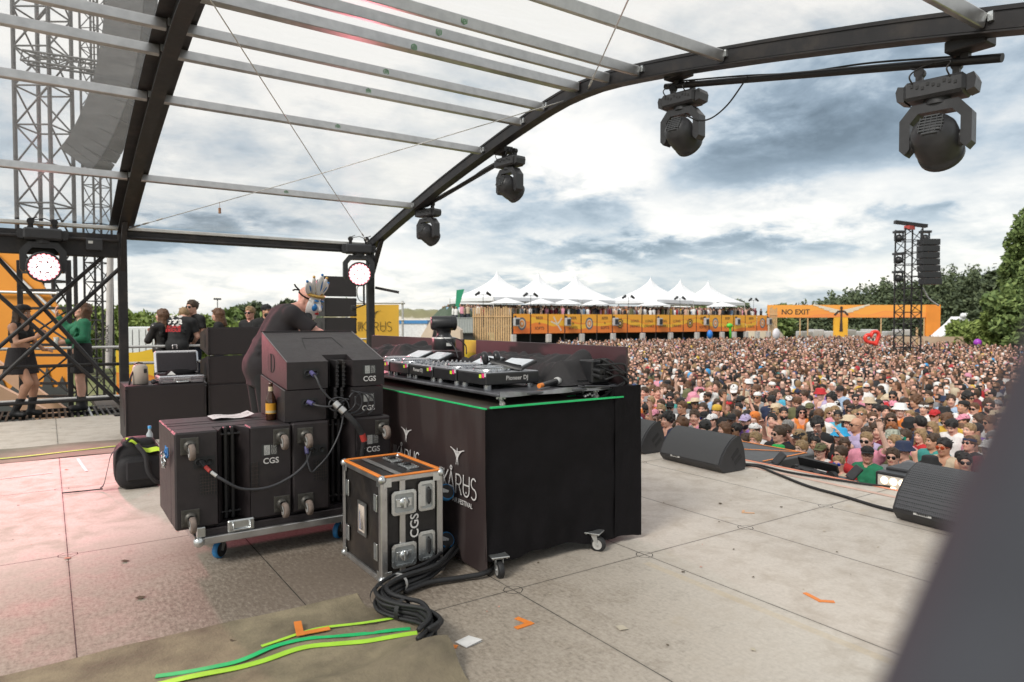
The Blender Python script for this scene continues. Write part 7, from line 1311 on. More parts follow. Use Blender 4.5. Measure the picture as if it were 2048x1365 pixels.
# hand placed people near the stage lip, as the photograph shows them
K = dict
PEOPLE = [
 (9.92, 7.88, 1.68, 'woman with long wavy chestnut hair just beyond the wedge monitor', K(fem=1, hair='long', hcol='chestnut', tcol='maroon', top='tank', head='right')),
 (10.11, 7.78, 1.66, 'tanned woman in dark sunglasses and black tank top beside the long haired woman', K(fem=1, skin='brown', hair='bun', hcol='black', top='tank', eyes='shades', head='right')),
 (10.38, 7.78, 1.80, 'bearded man in a lilac cap and purple shirt', K(tcol='purple', hat='cap', hatcol='lilac', beard=1, hcol='black')),
 (9.82, 7.18, 1.76, 'man in a backward white cap above the couple in white', K(hat='cap', hatcol='white', back=1, tcol='white')),
 (9.05, 6.76, 1.72, 'man in sunglasses and white tee, left of the couple at the stage lip', K(tcol='white', eyes='shades', hcol='brown', head='right')),
 (9.05, 6.60, 1.76, 'blond bearded man in white tee, right of the couple at the stage lip', K(tcol='white', hcol='blond', skin='pink', beard=1)),
 (9.58, 6.55, 1.82, 'tall short haired man in sunglasses and black tee with a lanyard, head turned right', K(tcol='black', eyes='shades', hcol='brown', head='right', hair='short')),
 (9.12, 6.24, 1.60, 'woman in a bright green brimmed hat at the stage lip', K(fem=1, hair='straight', hcol='chestnut', hat='bucket', hatcol='bright green', top=None, head='left', eyes='glasses')),
 (9.86, 6.37, 1.74, 'person in a black cap behind the blond youth in glasses', K(hair='long', hcol='blond', hat='cap', hatcol='black', tcol='grey', fem=1)),
 (9.37, 6.02, 1.68, 'blond youth in round glasses and grey tee behind the batten lamp', K(hcol='blond', eyes='glasses', tcol='grey', skin='pale')),
 (10.13, 6.27, 1.64, 'dark haired woman with sunglasses pushed up and black straps', K(fem=1, skin='tan', hair='bun', hcol='black', top='tank', head='left', headup=1)),
 (10.71, 6.19, 1.72, 'person in a sky blue bucket hat and black tank top with both arms raised', K(fem=1, hair='straight', hcol='chestnut', hat='bucket', hatcol='sky blue', top='tank', arm='both_up', skin='pale')),
 (11.70, 6.60, 1.80, 'person in a straw hat right behind the sky blue bucket hat', K(hat='straw', hatcol='straw', tcol='white')),
 (9.13, 5.29, 1.60, 'person with cropped blond hair and purple sunglasses beside the tilted panel lamp', K(fem=1, hair='crop', hcol='blond', eyes='shades', lens=BLUE_LENS, tcol='beige', top='tank', head='left', skin='pink')),
 (9.64, 5.16, 1.70, 'youth in glasses, black cap and dark green tee at the stage lip', K(eyes='glasses', hat='cap', hatcol='black', tcol='green', head='left', skin='pink')),
 (9.52, 5.49, 1.66, 'man in a red tee and sunglasses left of the dark green tee', K(tcol='red', eyes='shades', hcol='brown')),
 (9.67, 4.82, 1.72, 'man in wraparound sunglasses between the green tee and the blue hat', K(eyes='shades', hcol='brown', tcol='grey', head='left')),
 (10.16, 4.92, 1.74, 'person in a navy bucket hat behind the wraparound sunglasses', K(hat='bucket', hatcol='navy', tcol='grey', hcol='brown')),
 (9.79, 4.40, 1.66, 'man in a black bucket hat and sunglasses above the flat grey case', K(hat='bucket', hatcol='black', eyes='shades', tcol='red')),
 (10.63, 4.59, 1.80, 'tanned man in red mirrored sunglasses and beige tank top', K(skin='tan', eyes='shades', lens=RED_LENS, top='tank', tcol='beige', hcol='black')),
 (10.11, 4.10, 1.72, 'dark haired man in sunglasses next to the blurred pole', K(eyes='shades', hcol='black', tcol='grey', head='left')),
 (12.13, 5.60, 1.66, 'woman seen from behind with loose blond hair and red top', K(fem=1, hair='straight', hcol='blond', tcol='red', head='left', face=2.4)),
 (11.22, 5.00, 1.76, 'man in a teal tee with cropped brown hair turned sideways', K(tcol='teal', hair='crop', hcol='brown', head='right', skin='tan')),
 (11.26, 5.44, 1.76, 'person in green mirrored goggles and pink tank top', K(eyes='goggles', lens=GREEN_LENS, top='tank', tcol='pink', hcol='brown')),
 (10.55, 5.64, 1.68, 'person in a pink cap facing left', K(hat='cap', hatcol='pink', tcol='grey', head='left')),
 (11.08, 5.54, 1.74, 'person in a camouflage bucket hat', K(hat='bucket', hatcol='camo', tcol='olive')),
 (11.40, 5.94, 1.78, 'man with curly brown hair and maroon tee', K(hair='curly', hcol='brown', tcol='maroon', head='left')),
 (11.13, 5.99, 1.74, 'pale young man with cropped brown hair and lilac tee', K(hair='crop', hcol='brown', tcol='lilac', skin='pale')),
 (11.52, 6.37, 1.82, 'bald man in sunglasses and lilac shirt behind the straw hat', K(hair=None, eyes='shades', tcol='lilac', head='right', skin='tan')),
 (13.80, 7.22, 1.80, 'man with swept black hair, sunglasses and black tank top', K(hcol='black', eyes='shades', top='tank', tcol='black')),
 (13.07, 5.51, 1.78, 'man in white tee with black hair looking down', K(hcol='black', tcol='white', head='down')),
 (12.83, 5.14, 1.76, 'bald man in pale pink tee turned away to the left', K(hair='crop', hcol='blond', tcol='pink', head='left', face=2.2)),
 (12.98, 5.81, 1.68, 'woman with wavy blond hair looking at the stage in a maroon tee', K(fem=1, hair='long', hcol='blond', tcol='maroon')),
 (12.71, 5.88, 1.80, 'man in a navy shirt with black hair, back to the camera', K(tcol='navy', hcol='black', face=1.2)),
 (15.27, 7.01, 1.76, 'man with a white headband round his brow', K(hat='band', hatcol='white', tcol='white', hcol='brown')),
 (14.26, 6.34, 1.76, 'man in a red cap and mirrored sunglasses', K(hat='cap', hatcol='red', eyes='shades', lens=RED_LENS, tcol='grey')),
 (14.75, 6.38, 1.76, 'man in a black bucket hat and mustard tee', K(hat='bucket', hatcol='black', tcol='mustard')),
 (16.75, 9.72, 1.80, 'man in a black cap and light blue shirt', K(hat='cap', hatcol='black', tcol='light blue')),
 (14.92, 14.56, 1.72, 'woman in sunglasses and a red blouse right of the desk corner', K(fem=1, hair='bun', hcol='ginger', tcol='red', eyes='shades')),
 (14.53, 13.52, 1.80, 'man in a black cap and black tee, arms folded, near the red blouse', K(hat='cap', hatcol='black', tcol='black', arm='clap')),
 (13.42, 11.78, 1.74, 'steward in a lime hi vis vest and olive bucket hat', K(hat='bucket', hatcol='olive', tcol='lime', head='down')),
 (13.56, 10.83, 1.80, 'man seen from behind in a black tee with a yellow smiley back print', K(tcol='black', hcol='brown', face=.3)),
 (14.09, 10.60, 1.74, 'person in a beige bucket hat and black shirt', K(hat='bucket', hatcol='beige', tcol='black')),
 (16.95, 12.62, 1.76, 'person in a white bucket hat and sunglasses', K(hat='bucket', hatcol='white', tcol='grey', eyes='shades')),
 (11.64, 9.45, 1.70, 'person in a mustard beanie turned right', K(hat='beanie', hatcol='mustard', tcol='black', head='right')),
 (10.78, 10.21, 1.82, 'man in black tee with cropped brown hair right of the desk column', K(tcol='black', hair='crop', hcol='brown', skin='pink')),
 (11.04, 10.20, 1.74, 'man in a black cap and sunglasses raising a hand to his face, tank top', K(hat='cap', hatcol='black', eyes='shades', arm='hand_face', top='tank', tcol='white')),
 (11.56, 10.36, 1.80, 'man in a grey tee with black hair looking down to the left', K(tcol='grey', hcol='black', head='down')),
 (10.28, 8.45, 1.74, 'man in a forward white cap above the wedge monitor', K(hat='cap', hatcol='white', tcol='black', head='right')),
 (10.43, 8.76, 1.74, 'man in a black cap and blue mirrored sunglasses', K(hat='cap', hatcol='black', eyes='shades', lens=BLUE_LENS, tcol='black')),
 (10.27, 8.98, 1.68, 'person in a white cap and lilac tee left of the blue sunglasses', K(hat='cap', hatcol='white', tcol='lilac', head='left')),
 (10.11, 9.89, 1.66, 'woman with black ponytail and mustard top by the desk column', K(fem=1, hair='pony', hcol='black', tcol='mustard', skin='tan', head='right')),
 (11.63, 8.50, 1.66, 'pale woman in an orange beanie', K(fem=1, hat='beanie', hatcol='orange', hair='straight', hcol='ginger', skin='pale', tcol='white')),
 (11.89, 8.03, 1.80, 'bare chested tanned man with black beard and cropped hair', K(skin='tan', top=None, beard=1, hcol='black', hair='crop', head='left')),
 (11.09, 7.73, 1.76, 'man in beige tank top gazing up with sunglasses pushed up', K(top='tank', tcol='beige', head='up', headup=1, hcol='black')),
 (10.83, 7.24, 1.72, 'grey haired man in blue mirrored sunglasses', K(hcol='grey', eyes='shades', lens=BLUE_LENS, tcol='white', head='right')),
 (13.57, 9.47, 1.80, 'man in a navy tee with black beard looking down', K(tcol='navy', hcol='black', beard=1, head='down')),
 (14.11, 9.17, 1.76, 'man in an olive tee with chestnut hair, head bowed', K(tcol='olive', hcol='chestnut', head='down')),
 (13.36, 8.41, 1.74, 'person in an olive cap and olive shirt', K(hat='cap', hatcol='olive', tcol='olive')),
 (11.12, 8.57, 1.74, 'woman with short brown hair and grey tee smiling', K(fem=1, hair='short', hcol='brown', tcol='grey', head='right', skin='pink')),
]
rc = random.Random(21); placed = []
def used_label(d): return d
for u, v, h, lab, k in PEOPLE:
    k = dict(k); f = k.pop('face', None); k['fem'] = bool(k.get('fem')); bg = f is not None
    person(u, v, h, (look(u, v)+rc.uniform(-.2, .2)) if not bg else f, lab, **{a: (bool(b) if a in ('beard', 'headup', 'back') else b) for a, b in k.items()}); placed.append((u, v))
# smiley back print
b = B(); sm_ = [p for p in PEOPLE if 'smiley' in p[3]][0]; q = V3((sm_[0], sm_[1], -.82)); nf = V3((-math.cos(.3), -math.sin(.3), 0)); xs = np.cross(ez, nf); b.prism([(.10*math.cos(a), .10*math.sin(a)) for a in np.arange(20)*math.pi/10], q+nf*.135, xs, ez, nf*.004)
tg = b.build('back_print', CC['mustard'], [o for o in C.objects if o.get('label', '').startswith('man seen from behind in a black tee')][0], False); tg.matrix_world = Mx(); tg.matrix_parent_inverse = tg.parent.matrix_basis.inverted() if 0 else Mx()
par = tg.parent; tg.matrix_local = (Mx.Translation(par.location) @ Mx.Rotation(par.rotation_euler.z, 4, 'Z') @ Mx.Diagonal((*par.scale, 1))).inverted()
# the rest of the nearest three hundred
def in_view(u, v): a = math.degrees(math.atan2(u, v)); return 41 < a < 75.5
cand = []
gu = 8.6
while gu < 34:
    gv = -2.5
    while gv < 34: cand.append((gu+rc.uniform(-.17, .17), gv+rc.uniform(-.17, .17))); gv += .52
    gu += .52
cand = [p for p in cand if in_view(*p) and math.hypot(*p) > 9.3 and p[0] > 8.6]; cand = [p for p in cand if not (math.hypot(*p) < 11.4 and 52 < math.degrees(math.atan2(*p)) < 69)]; cand.sort(key=lambda p: math.hypot(*p)); ind = []; rest_near = []
for p in cand:
    if any((p[0]-a)**2+(p[1]-c)**2 < .13 for a, c in placed): continue
    (ind if len(ind) < 300-len(PEOPLE)-12 else rest_near).append(p)
seen = set(); hairword = dict(short='short', long='long wavy', bun='tied up', pony='ponytailed', curly='curly', crop='cropped', straight='straight')
TC = list(k for k in CC if k not in ('straw', 'lime', 'camo', 'bright green', 'sky blue')); wt = [9, 9, 4, 3, 2, 2, 2.5, 1.2, 1, 2, 3, 1, 1.2, .8, .6, 1, 2]
bodies = [('down', 'ahead'), ('down', 'left'), ('down', 'right'), ('down', 'up'), ('down', 'down'), ('right_up', 'ahead'), ('both_up', 'left'), ('hand_face', 'ahead'), ('phone', 'up'), ('clap', 'left')]
armw = dict(right_up='one arm raised', both_up='both arms raised', hand_face='a hand at the face', phone='both hands held up', clap='hands clapping')
headw = dict(ahead='', left='head turned', right='head turned', up='chin up', down='head bowed')
for (u, v) in ind:
    for _ in range(400):
        fem = rc.random() < .42; arm, head = rc.choices(bodies, (18, 14, 14, 8, 6, 4, 2, 3, 2, 3))[0]
        hair = rc.choices(('long', 'straight', 'bun', 'pony', 'short'), (5, 4, 2, 2, .6))[0] if fem else rc.choices(('short', 'crop', 'curly'), (6, 4, 1))[0]
        hcol = rc.choices(list(HC), (3.5, 5.5, 3, 2, .6, .5))[0]; hat = rc.choices((None, 'cap', 'bucket', 'straw', 'beanie', 'band'), (15, 4, 1.6, .5, .3, .3))[0]; hatcol = rc.choice(('black', 'white', 'white', 'beige', 'navy', 'red', 'grey', 'pink', 'olive', 'black')) if hat else None
        if hat == 'straw': hatcol = 'straw'
        top = rc.choices(('tee', 'tank', None), (7, 3, 0 if fem else .5))[0]; tcol = rc.choices(TC[:len(wt)], wt)[0]; eyes = rc.choices(('eyes', 'shades', 'glasses'), (6, 5, .5))[0]; skin = rc.choices(list(SK), (6, 3, 4, 3, 1.2))[0]; beard = (not fem) and rc.random() < .25; back = hat == 'cap' and rc.random() < .3
        hw_ = 'bald' if not hair else hairword[hair]+' '+hcol+' hair'
        lab = ('woman' if fem else ('bearded man' if beard else 'man'))+' with '+hw_+(', '+('backward ' if back else '')+hatcol+' '+dict(cap='cap', bucket='bucket hat', straw='hat', beanie='beanie', band='headband')[hat] if hat else '')
        lab += (', '+(tcol+' tee' if top == 'tee' else tcol+' tank top')) if top else ', bare chest'
        if eyes != 'eyes': lab += ', sunglasses' if eyes == 'shades' else ', glasses'
        if arm in armw: lab += ', '+armw[arm]
        elif headw[head]: lab += ', '+headw[head]
        if lab not in seen and len(lab.split()) <= 16: break
    seen.add(lab)
    person(u, v, rc.uniform(1.58, 1.72) if fem else rc.uniform(1.68, 1.88), look(u, v)+rc.gauss(0, .32), lab, skin, hair, hcol, top, tcol, hat, hatcol, eyes, None, arm, head, fem, beard, back, False, rc.random() < .5 and head != 'left')
# ------------------------------------------------------------------ everyone farther off, and the people up on the bar deck: one mass
def lowpoly():
    rings = [(.0, .16, .12), (.55, .17, .11), (.92, .19, .13), (1.15, .165, .11), (1.38, .205, .115), (1.46, .13, .08), (1.49, .062, .06)]; n = 8; V = []; F = []; K_ = []
    for z, a, b_ in rings: V += [(b_*math.cos(t), a*math.sin(t), z) for t in np.arange(n)*2*math.pi/n]
    for i in range(len(rings)-1): F += [(i*n+j, i*n+(j+1) % n, (i+1)*n+(j+1) % n, (i+1)*n+j) for j in range(n)]; K_ += [3 if i < 2 else 0]*n
    o = len(V); m = 6; zs = [(1.49, .05), (1.53, .082), (1.585, .092), (1.64, .098), (1.70, .080), (1.735, .03)]; n2 = 10
    for z, r_ in zs: V += [(.015+r_*1.12*math.cos(t), r_*.86*math.sin(t), z) for t in np.arange(n2)*2*math.pi/n2]
    for i in range(5):
        for j in range(n2):
            F.append((o+i*n2+j, o+i*n2+(j+1) % n2, o+(i+1)*n2+(j+1) % n2, o+(i+1)*n2+j)); ang = (j+.5)*360/n2; front = ang < 62 or ang > 298
            K_.append(1 if (front and i < 3) or (i == 0) else (2 if not (front and i == 2 and False) else 1))
            if front and i == 2: K_[-1] = 4
            if front and i == 3: K_[-1] = 1 if (ang < 40 or ang > 320) else 2
    F.append(tuple(o+5*n2+j for j in range(4))); K_.append(2)
    return np.array(V), np.array(F), np.array(K_)
LV, LF, LK = lowpoly(); pts = [(u, v, GZ) for u, v in rest_near]
dist = 22.0
fu = 14.0
while fu < 84:
    st = .50+max(0, (fu-30))*.006; fv = -2.0
    while fv < 62:
        u, v = fu+rc.uniform(-.22, .22), fv+rc.uniform(-.22, .22); d = math.hypot(u, v); fv += st
        if d < 15 or not (38 < math.degrees(math.atan2(u, v)) < 76): continue
        if any((u-a)**2+(v-c)**2 < .16 for a, c in rest_near+ind[-60:]) if d < 27 else False: continue
        if u > 26 and v > 48.6-.063*(u-33.8)-.6: continue
        if u*.562+v*.827 > 84: continue
        if d > 55 and rc.random() < .25: continue
        if d < max(math.hypot(*p) for p in ind[-5:])-.1: continue
        pts.append((u, v, GZ))
    fu += st
for k in range(430):
    u = rc.uniform(29.5, 67); v = 50.2-.063*(u-33.8)+rc.uniform(0, 2.8)**1.0+(1.6 if u < 33.5 else 0); pts.append((u, v, 1.12))
pts = np.array(pts); N = len(pts); rg = np.random.default_rng(5)
th = np.arctan2(6-pts[:, 1], 2-pts[:, 0])+rg.normal(0, .55, N)+np.where(rg.random(N) < .12, 2.5, 0); sc_ = rg.uniform(.90, 1.06, N)
co, si = np.cos(th), np.sin(th); VV_ = np.empty((N, len(LV), 3), np.float32)
VV_[:, :, 0] = pts[:, None, 0]+sc_[:, None]*(co[:, None]*LV[None, :, 0]-si[:, None]*LV[None, :, 1]); VV_[:, :, 1] = pts[:, None, 1]+sc_[:, None]*(si[:, None]*LV[None, :, 0]+co[:, None]*LV[None, :, 1]); VV_[:, :, 2] = pts[:, None, 2]+sc_[:, None]*LV[None, :, 2]
def pal(cols, w_): w_ = np.array(w_, float); return np.array(cols)[rg.choice(len(cols), N, p=w_/w_.sum())]
shirt = pal([(.016, .016, .018), (.74, .73, .72), (.24, .24, .25), (.03, .04, .09), (.46, .03, .035), (.17, .02, .03), (.66, .28, .36), (.05, .26, .25), (.13, .13, .06), (.54, .43, .31), (.62, .40, .06), (.66, .22, .05), (.30, .44, .62), (.60, .38, .28)], [10, 9, 3, 2, 1.5, 1.2, 2, 1, 1.5, 3, 1, .8, 2, 5]); skin_ = pal([(.70, .40, .30), (.76, .49, .39), (.54, .29, .19), (.66, .36, .27), (.28, .155, .095)], [6, 2, 6, 3, 1.5]); hair_ = pal([(.012, .010, .009), (.055, .03, .016), (.11, .05, .022), (.26, .165, .08), (.22, .21, .20)], [4, 5.5, 3, 1.6, .5])
hatm = rg.random(N) < .20; hair_[hatm] = pal([(.70, .69, .67), (.015, .015, .016), (.5, .42, .3), (.42, .03, .04), (.03, .05, .14), (.60, .25, .34), (.05, .30, .60), (.62, .42, .06)], [6, 4, 2, 1, 1, .7, .6, .5])[hatm]
eyec = np.where((rg.random(N) < .55)[:, None], np.array([[.012, .010, .010]]), skin_*.62); col = np.stack([shirt, skin_, hair_, np.tile([[.03, .035, .05]], (N, 1)), eyec], 1); FC = col[np.arange(N)[:, None], LK[None, :]]
FF = (LF[None]+(np.arange(N)*len(LV))[:, None, None]).reshape(-1, 4)
# raised arms for some
extraV, extraF, extraC = [], [], []
for i in np.where((rg.random(N) < .07) & (pts[:, 2] < 0))[0]:
    p = pts[i]; a = V3((p[0]-si[i]*.17, p[1]+co[i]*.17, p[2]+1.4*sc_[i])); e = a+V3((co[i]*rc.uniform(.05, .4), si[i]*rc.uniform(.05, .4), rc.uniform(.25, .5))); bb = B(); bb.cyl(a, e, .04, .028, 5, False); bb.ball(e+(0, 0, .05), (.04, .04, .07), 4); q0 = N*len(LV)+len(extraV)
    extraV += bb.v; extraF += [tuple(j+q0 for j in f) for f in bb.f if len(f) == 4]; extraC += [skin_[i]]*sum(len(f) == 4 for f in bb.f)
AV = np.concatenate([VV_.reshape(-1, 3), np.array(extraV, np.float32).reshape(-1, 3)]); AF = np.concatenate([FF, np.array(extraF).reshape(-1, 4)]); AC = np.concatenate([FC.reshape(-1, 3), np.array(extraC).reshape(-1, 3)])
me = np_mesh('crowd', AV, AF, 1); at = me.attributes.new('tint', 'FLOAT_COLOR', 'FACE'); at.data.foreach_set('color', np.concatenate([AC, np.ones((len(AC), 1))], 1).astype(np.float32).ravel())
cm = bpy.data.materials.new('crowd colours'); cm.use_nodes = True; ct = NT(cm.node_tree); ca = ct.n('ShaderNodeAttribute', attribute_name='tint'); ct.set(cm.node_tree.nodes['Principled BSDF'].inputs['Base Color'], ca.outputs['Color']); cm.node_tree.nodes['Principled BSDF'].inputs['Roughness'].default_value = .7
o = link('crowd', me); me.materials[0] = cm; tag(o, 'dense far crowd of heads filling the field up to the bar and on its deck', 'crowd', kind='stuff')
print('crowd', N, 'individuals', len(ind)+len(PEOPLE), 'bodies', len(BODY))
# ------------------------------------------------------------------ people on and beside the stage
def garment(fn, h=.012): s = SDF(); fn(s); return np_mesh('garment', *s.mesh(h))
def figure(loc, face, label, J, s=1.0, head=(0, 0, 0), fem=False, skin='fair', hands=(), lower='black', h=.0105, name='person', group=None):
    me = body_mesh('body', J, head, fem, hands, h); o = bpy.data.objects.new(name, me); C.objects.link(o); o.location = loc; o.rotation_euler = (0, 0, face); o.scale = (s,)*3; setm(o, SK[skin], lower if not isinstance(lower, str) else CC[lower], LIP); return tag(o, label, 'person', group)
def flip(me): return me
def boots(o, J, m, hgt=.22, sole=True):
    def f(s):
        for d in 'LR':
            a = J['an'+d]; k = a+(J['kn'+d]-a)*min(1, hgt/.41); s.cap(k, a, .058, .050, .03); s.cap(a+(-.035, 0, -.042), a+(.14, 0, -.048), .045, .040, .03)
        s.plane((0, 0, 1), (0, 0, max(J['anL'][2], J['anR'][2])+hgt))
    put('boots', garment(f), o, [m])
def skirt(o, J, m, z0=.62, flare=.16, short=False):
    def f(s): p = J['pelvis']; s.cap(p+(0, -.07, .07), p+(.0, -.09, z0-p[2]-.06), .125, flare, .03); s.cap(p+(0, .07, .07), p+(.0, .09, z0-p[2]-.06), .125, flare, .03); s.plane((0, 0, -1), (0, 0, z0)); s.plane((0, 0, 1), p+(0, 0, .13))
    put('skirt', garment(f), o, [m])
AR = lambda *l: l
# DJ
J = J_(pelvis=(.0, 0, 1.02), chest=(.19, 0, 1.38), neck=(.29, 0, 1.50), head=(.42, 0, 1.585), shL=(.21, .19, 1.46), shR=(.21, -.19, 1.46), elL=(.42, .25, 1.29), wrL=(.66, .16, 1.24), elR=(.40, -.27, 1.30), wrR=(.66, -.20, 1.25), hipL=(0, .10, .95), hipR=(0, -.10, .95))
dj = figure((1.56, 6.27, 0), .05, 'bald masked person in a dark tee bending over the decks behind the monitor stack', J, 1.06, (-58, -20, 0), skin='pink', hands=AR(('R', (.8, .1, -.3), (0, .2, -1), .5), ('L', (.8, -.1, -.3), (0, -.2, -1), .5)), name='person')
put('shirt', top_mesh('djtop', J, False, 'tee', .012, .011, hem=-.17, sleeve=.70, drop=.3), dj, [mat('dark plum cotton', (.022, .018, .020), .85, 0, .2, 15, .2, 200)])
Hm = hmx(J['head'], rot3(-58, -20, 0)); Hm2 = Hm
def mface(s):
    s.ell((.030, 0, -.030), (.092, .082, .118), .01); s.cap((.108, 0, .015), (.135, 0, -.04), .012, .017, .015); s.ell((.075, 0, -.118), (.035, .04, .03), .02); s.ell((-.05, 0, -.02), (.105, .2, .2), .006, sub=True); s.ell((.0, 0, .125), (.2, .2, .045), .01, sub=True)
    for y in (-1, 1): s.ell((.112, .034*y, .012), (.03, .020, .010), .004, sub=True)
mk = put('mask', garment(mface, .007), dj, [mat('glossy white mask', (.78, .74, .72), .3, 0, .05, 10)], Hm); put('mask', mk.data, mk, [mk.material_slots[0].material]) if 0 else None
def part(nm, fn, m, h=.006): return put(nm, garment(fn, h), mk, [m])
bluep = mat('mask blue enamel', (.02, .16, .42), .3); gold = mat('mask gold trim', (.62, .38, .10), .35, .5)
part('eye_patch', lambda s: [s.ell((.098, .036*y, -.028), (.030, .024, .034), .006) for y in (-1, 1)]+[s.ell((.105, .036*y, .034), (.02, .024, .010), .004) for y in (-1, 1)], bluep); part('painted_lips', lambda s: s.ell((.116, 0, -.078), (.012, .026, .012), .006), CC['red'])
part('gold_band', lambda s: [s.cap((.03+.085*math.cos(a), .086*math.sin(a), .072), (.03+.085*math.cos(a+.3), .086*math.sin(a+.3), .072), .013, k=.008) for a in np.linspace(-1.5, 1.2, 10)], gold)
for k, (an, l) in enumerate(((-38, .14), (-19, .17), (0, .19), (19, .17), (38, .14))):
    d = V3((.02-.10*(1-abs(an)/60), math.sin(R(an)), math.cos(R(an)))); d /= np.linalg.norm(d); n_ = np.cross(d, (0, 1, 0)); n_ /= np.linalg.norm(n_); rm = np.array([n_, np.cross(d, n_), d]).T; c_ = V3((.075-.0009*abs(an), .075*math.sin(R(an*1.6)), .08))+d*l*.42
    q = part('crown_lobe', lambda s: s.ell(c_, (.018, (.044, .030)[k % 2], l*.5), .002, rm), mk.material_slots[0].material, .007)
    put('trim', garment(lambda s: [s.ell(c_+n_*.004*(1 if n_[0] > 0 else -1), (.015, (.024, .012)[k % 2], l*.40), .002, rm), s.ell(c_+d*l*.51, .013, .002)], .006), q, [gold if k % 2 else bluep])
b = B(); b.tube([(.06, -.088, .035), (.0, -.092, .040), (-.06, -.078, .05), (-.125, -.0, .055), (-.06, .078, .05), (.06, .088, .035)], .0065, 6); b.tube([(-.125, 0, .055), (-.165, -.01, .075), (-.18, -.015, .09)], .007, 6); b.tube([(-.125, 0, .055), (-.17, 0, .045), (-.19, .0, .03)], .007, 6); put('mask_strap', from_b('strap', b), dj, [cloth_black], Hm)
b = B(); b.tube([(J['neck']+V3((.02+.085*math.cos(a), .085*math.sin(a), -.01-.04*math.cos(a)))) for a in np.linspace(0, 6.28, 20)], .014, 6); b.ball(J['neck']+V3((.10, -.06, -.06)), (.04, .025, .045), 12); b.ball(J['neck']+V3((.10, .06, -.06)), (.04, .025, .045), 12); tag(put('headphones', from_b('hp', b), None, [plastic_black]), 'black headphones hung round the neck of the masked person', 'headphones').matrix_world = Mx.Translation(dj.location) @ Mx.Rotation(.05, 4, 'Z') @ Mx.Scale(1.06, 4)
# dark haired woman at far left, half turned to the right, knee bent
J = J_(pelvis=(-.03, 0, .93), chest=(-.03, 0, 1.29), neck=(-.03, 0, 1.42), head=(.02, 0, 1.565), shL=(-.02, .155, 1.365), shR=(-.02, -.155, 1.365), elR=(.08, -.21, 1.13), wrR=(.33, -.13, 1.22), elL=(.04, .21, 1.12), wrL=(.22, .16, 1.02), hipL=(-.03, .09, .89), hipR=(-.03, -.09, .89), knR=(.17, -.10, .53), anR=(-.06, -.10, .10), knL=(.10, .11, .50), anL=(.02, .12, .10))
gl_ = figure((-.32, 12.98, .0), R(-38), 'dark haired woman in a black crop top and short skirt dancing at far left', J, 1.02, (4, 2, 0), True, 'tan', AR(('R', (.7, .2, .7), (-.3, 1, 0), .5), ('L', (.9, -.2, .1), (0, -.4, -1), .4)))
gl_.material_slots[1].material = SK['tan']; put('crop_top', top_mesh('crop', J, True, 'tank', .012, .011, hem=.20), gl_, [CC['black']]); skirt(gl_, J, mat('charcoal pleated cloth', (.03, .026, .028), .85, 0, .3, 20, .4, 60), .66, .185); boots(gl_, J, black_rubber, .20)
dress_head(gl_, hmx(J['head'], rot3(4, 2, 0)), 'tan', 'long', 'brown'); put('cap', HG['cap'], gl_, [CC['black']], hmx(J['head']+V3((0, 0, .004)), rot3(184, -2, 0), 1.0))
# blond woman in green
J = J_(pelvis=(0, 0, .95), chest=(-.01, 0, 1.31), neck=(-.02, 0, 1.44), head=(-.02, 0, 1.585), shL=(-.02, .155, 1.385), shR=(-.02, -.155, 1.385), elL=(.02, .25, 1.16), wrL=(.25, .10, 1.10), elR=(.10, -.30, 1.30), wrR=(.26, -.34, 1.52), hipL=(0, .085, .91), hipR=(0, -.085, .91), knL=(.04, .06, .50), knR=(.03, -.06, .50), anL=(.02, .09, .09), anR=(0, -.09, .09))
gg = figure((.47, 13.42, 0), R(190), 'blond woman in a green long sleeved top holding a cup at far left', J, 1.04, (14, 18, 0), True, 'fair', AR(('L', (.8, -.4, .2), (.2, -1, 0), .75), ('R', (.2, .2, 1), (-1, .2, 0), .35)))
gg.material_slots[1].material = SK['fair']; put('green_top', top_mesh('greentop', J, True, 'tee', .012, .011, hem=.04, sleeve=1.9), gg, [mat('emerald knit', (.02, .17, .085), .8, 0, .2, 20, .3, 200)]); skirt(gg, J, mat('black denim', (.02, .018, .02), .85, 0, .2, 20), .60, .145); boots(gg, J, black_rubber, .14)
dress_head(gg, hmx(J['head'], rot3(14, 18, 0)), 'fair', 'long', 'chestnut'); b = B(); w_ = J['wrL']+V3((.10, -.05, .02)); b.lathe([(.030, -.06), (.040, .06), (.038, .06), (.029, -.055), (0, -.055)], w_, ez, 16); cup = put('plastic_cup', from_b('cup', b), None, [mat('clear cup plastic', (.62, .64, .60), .2)]); tag(cup, 'clear plastic cup held by the woman in green', 'cup'); cup.matrix_world = Mx.Translation((.47, 13.42, 0)) @ Mx.Rotation(R(190), 4, 'Z') @ Mx.Scale(1.04, 4)
# onlookers behind the far stack
def onlooker(loc, face, label, hgt, skin, hair, hcol, tcol, head, fem=False, arm='down', **kw):
    global GZ
    g0 = GZ; GZ = loc[2]; o = person(loc[0], loc[1], hgt, face, label, skin, hair, hcol, 'tee', tcol, arm=arm, head=head, fem=fem, group='onlookers behind the far speaker stack', **kw); GZ = g0; return o
J = J_(pelvis=(-.04, 0, .97), chest=(.14, 0, 1.31), neck=(.22, 0, 1.43), head=(.31, .0, 1.50), shL=(.14, .195, 1.38), shR=(.14, -.195, 1.38), elL=(.20, .27, 1.12), wrL=(.34, .16, .98), elR=(.18, -.27, 1.12), wrR=(.34, -.14, .98))
tm = figure((2.02, 14.1, 0), R(62), 'man bent forward, back to the camera, black tee with white and red print', J, 1.06, (10, -38, 0), skin='fair', hands=AR(('L', (.8, -.5, .1), (0, -.4, -1), .6), ('R', (.8, .5, .1), (0, .4, -1), .6)), group='onlookers behind the far speaker stack')
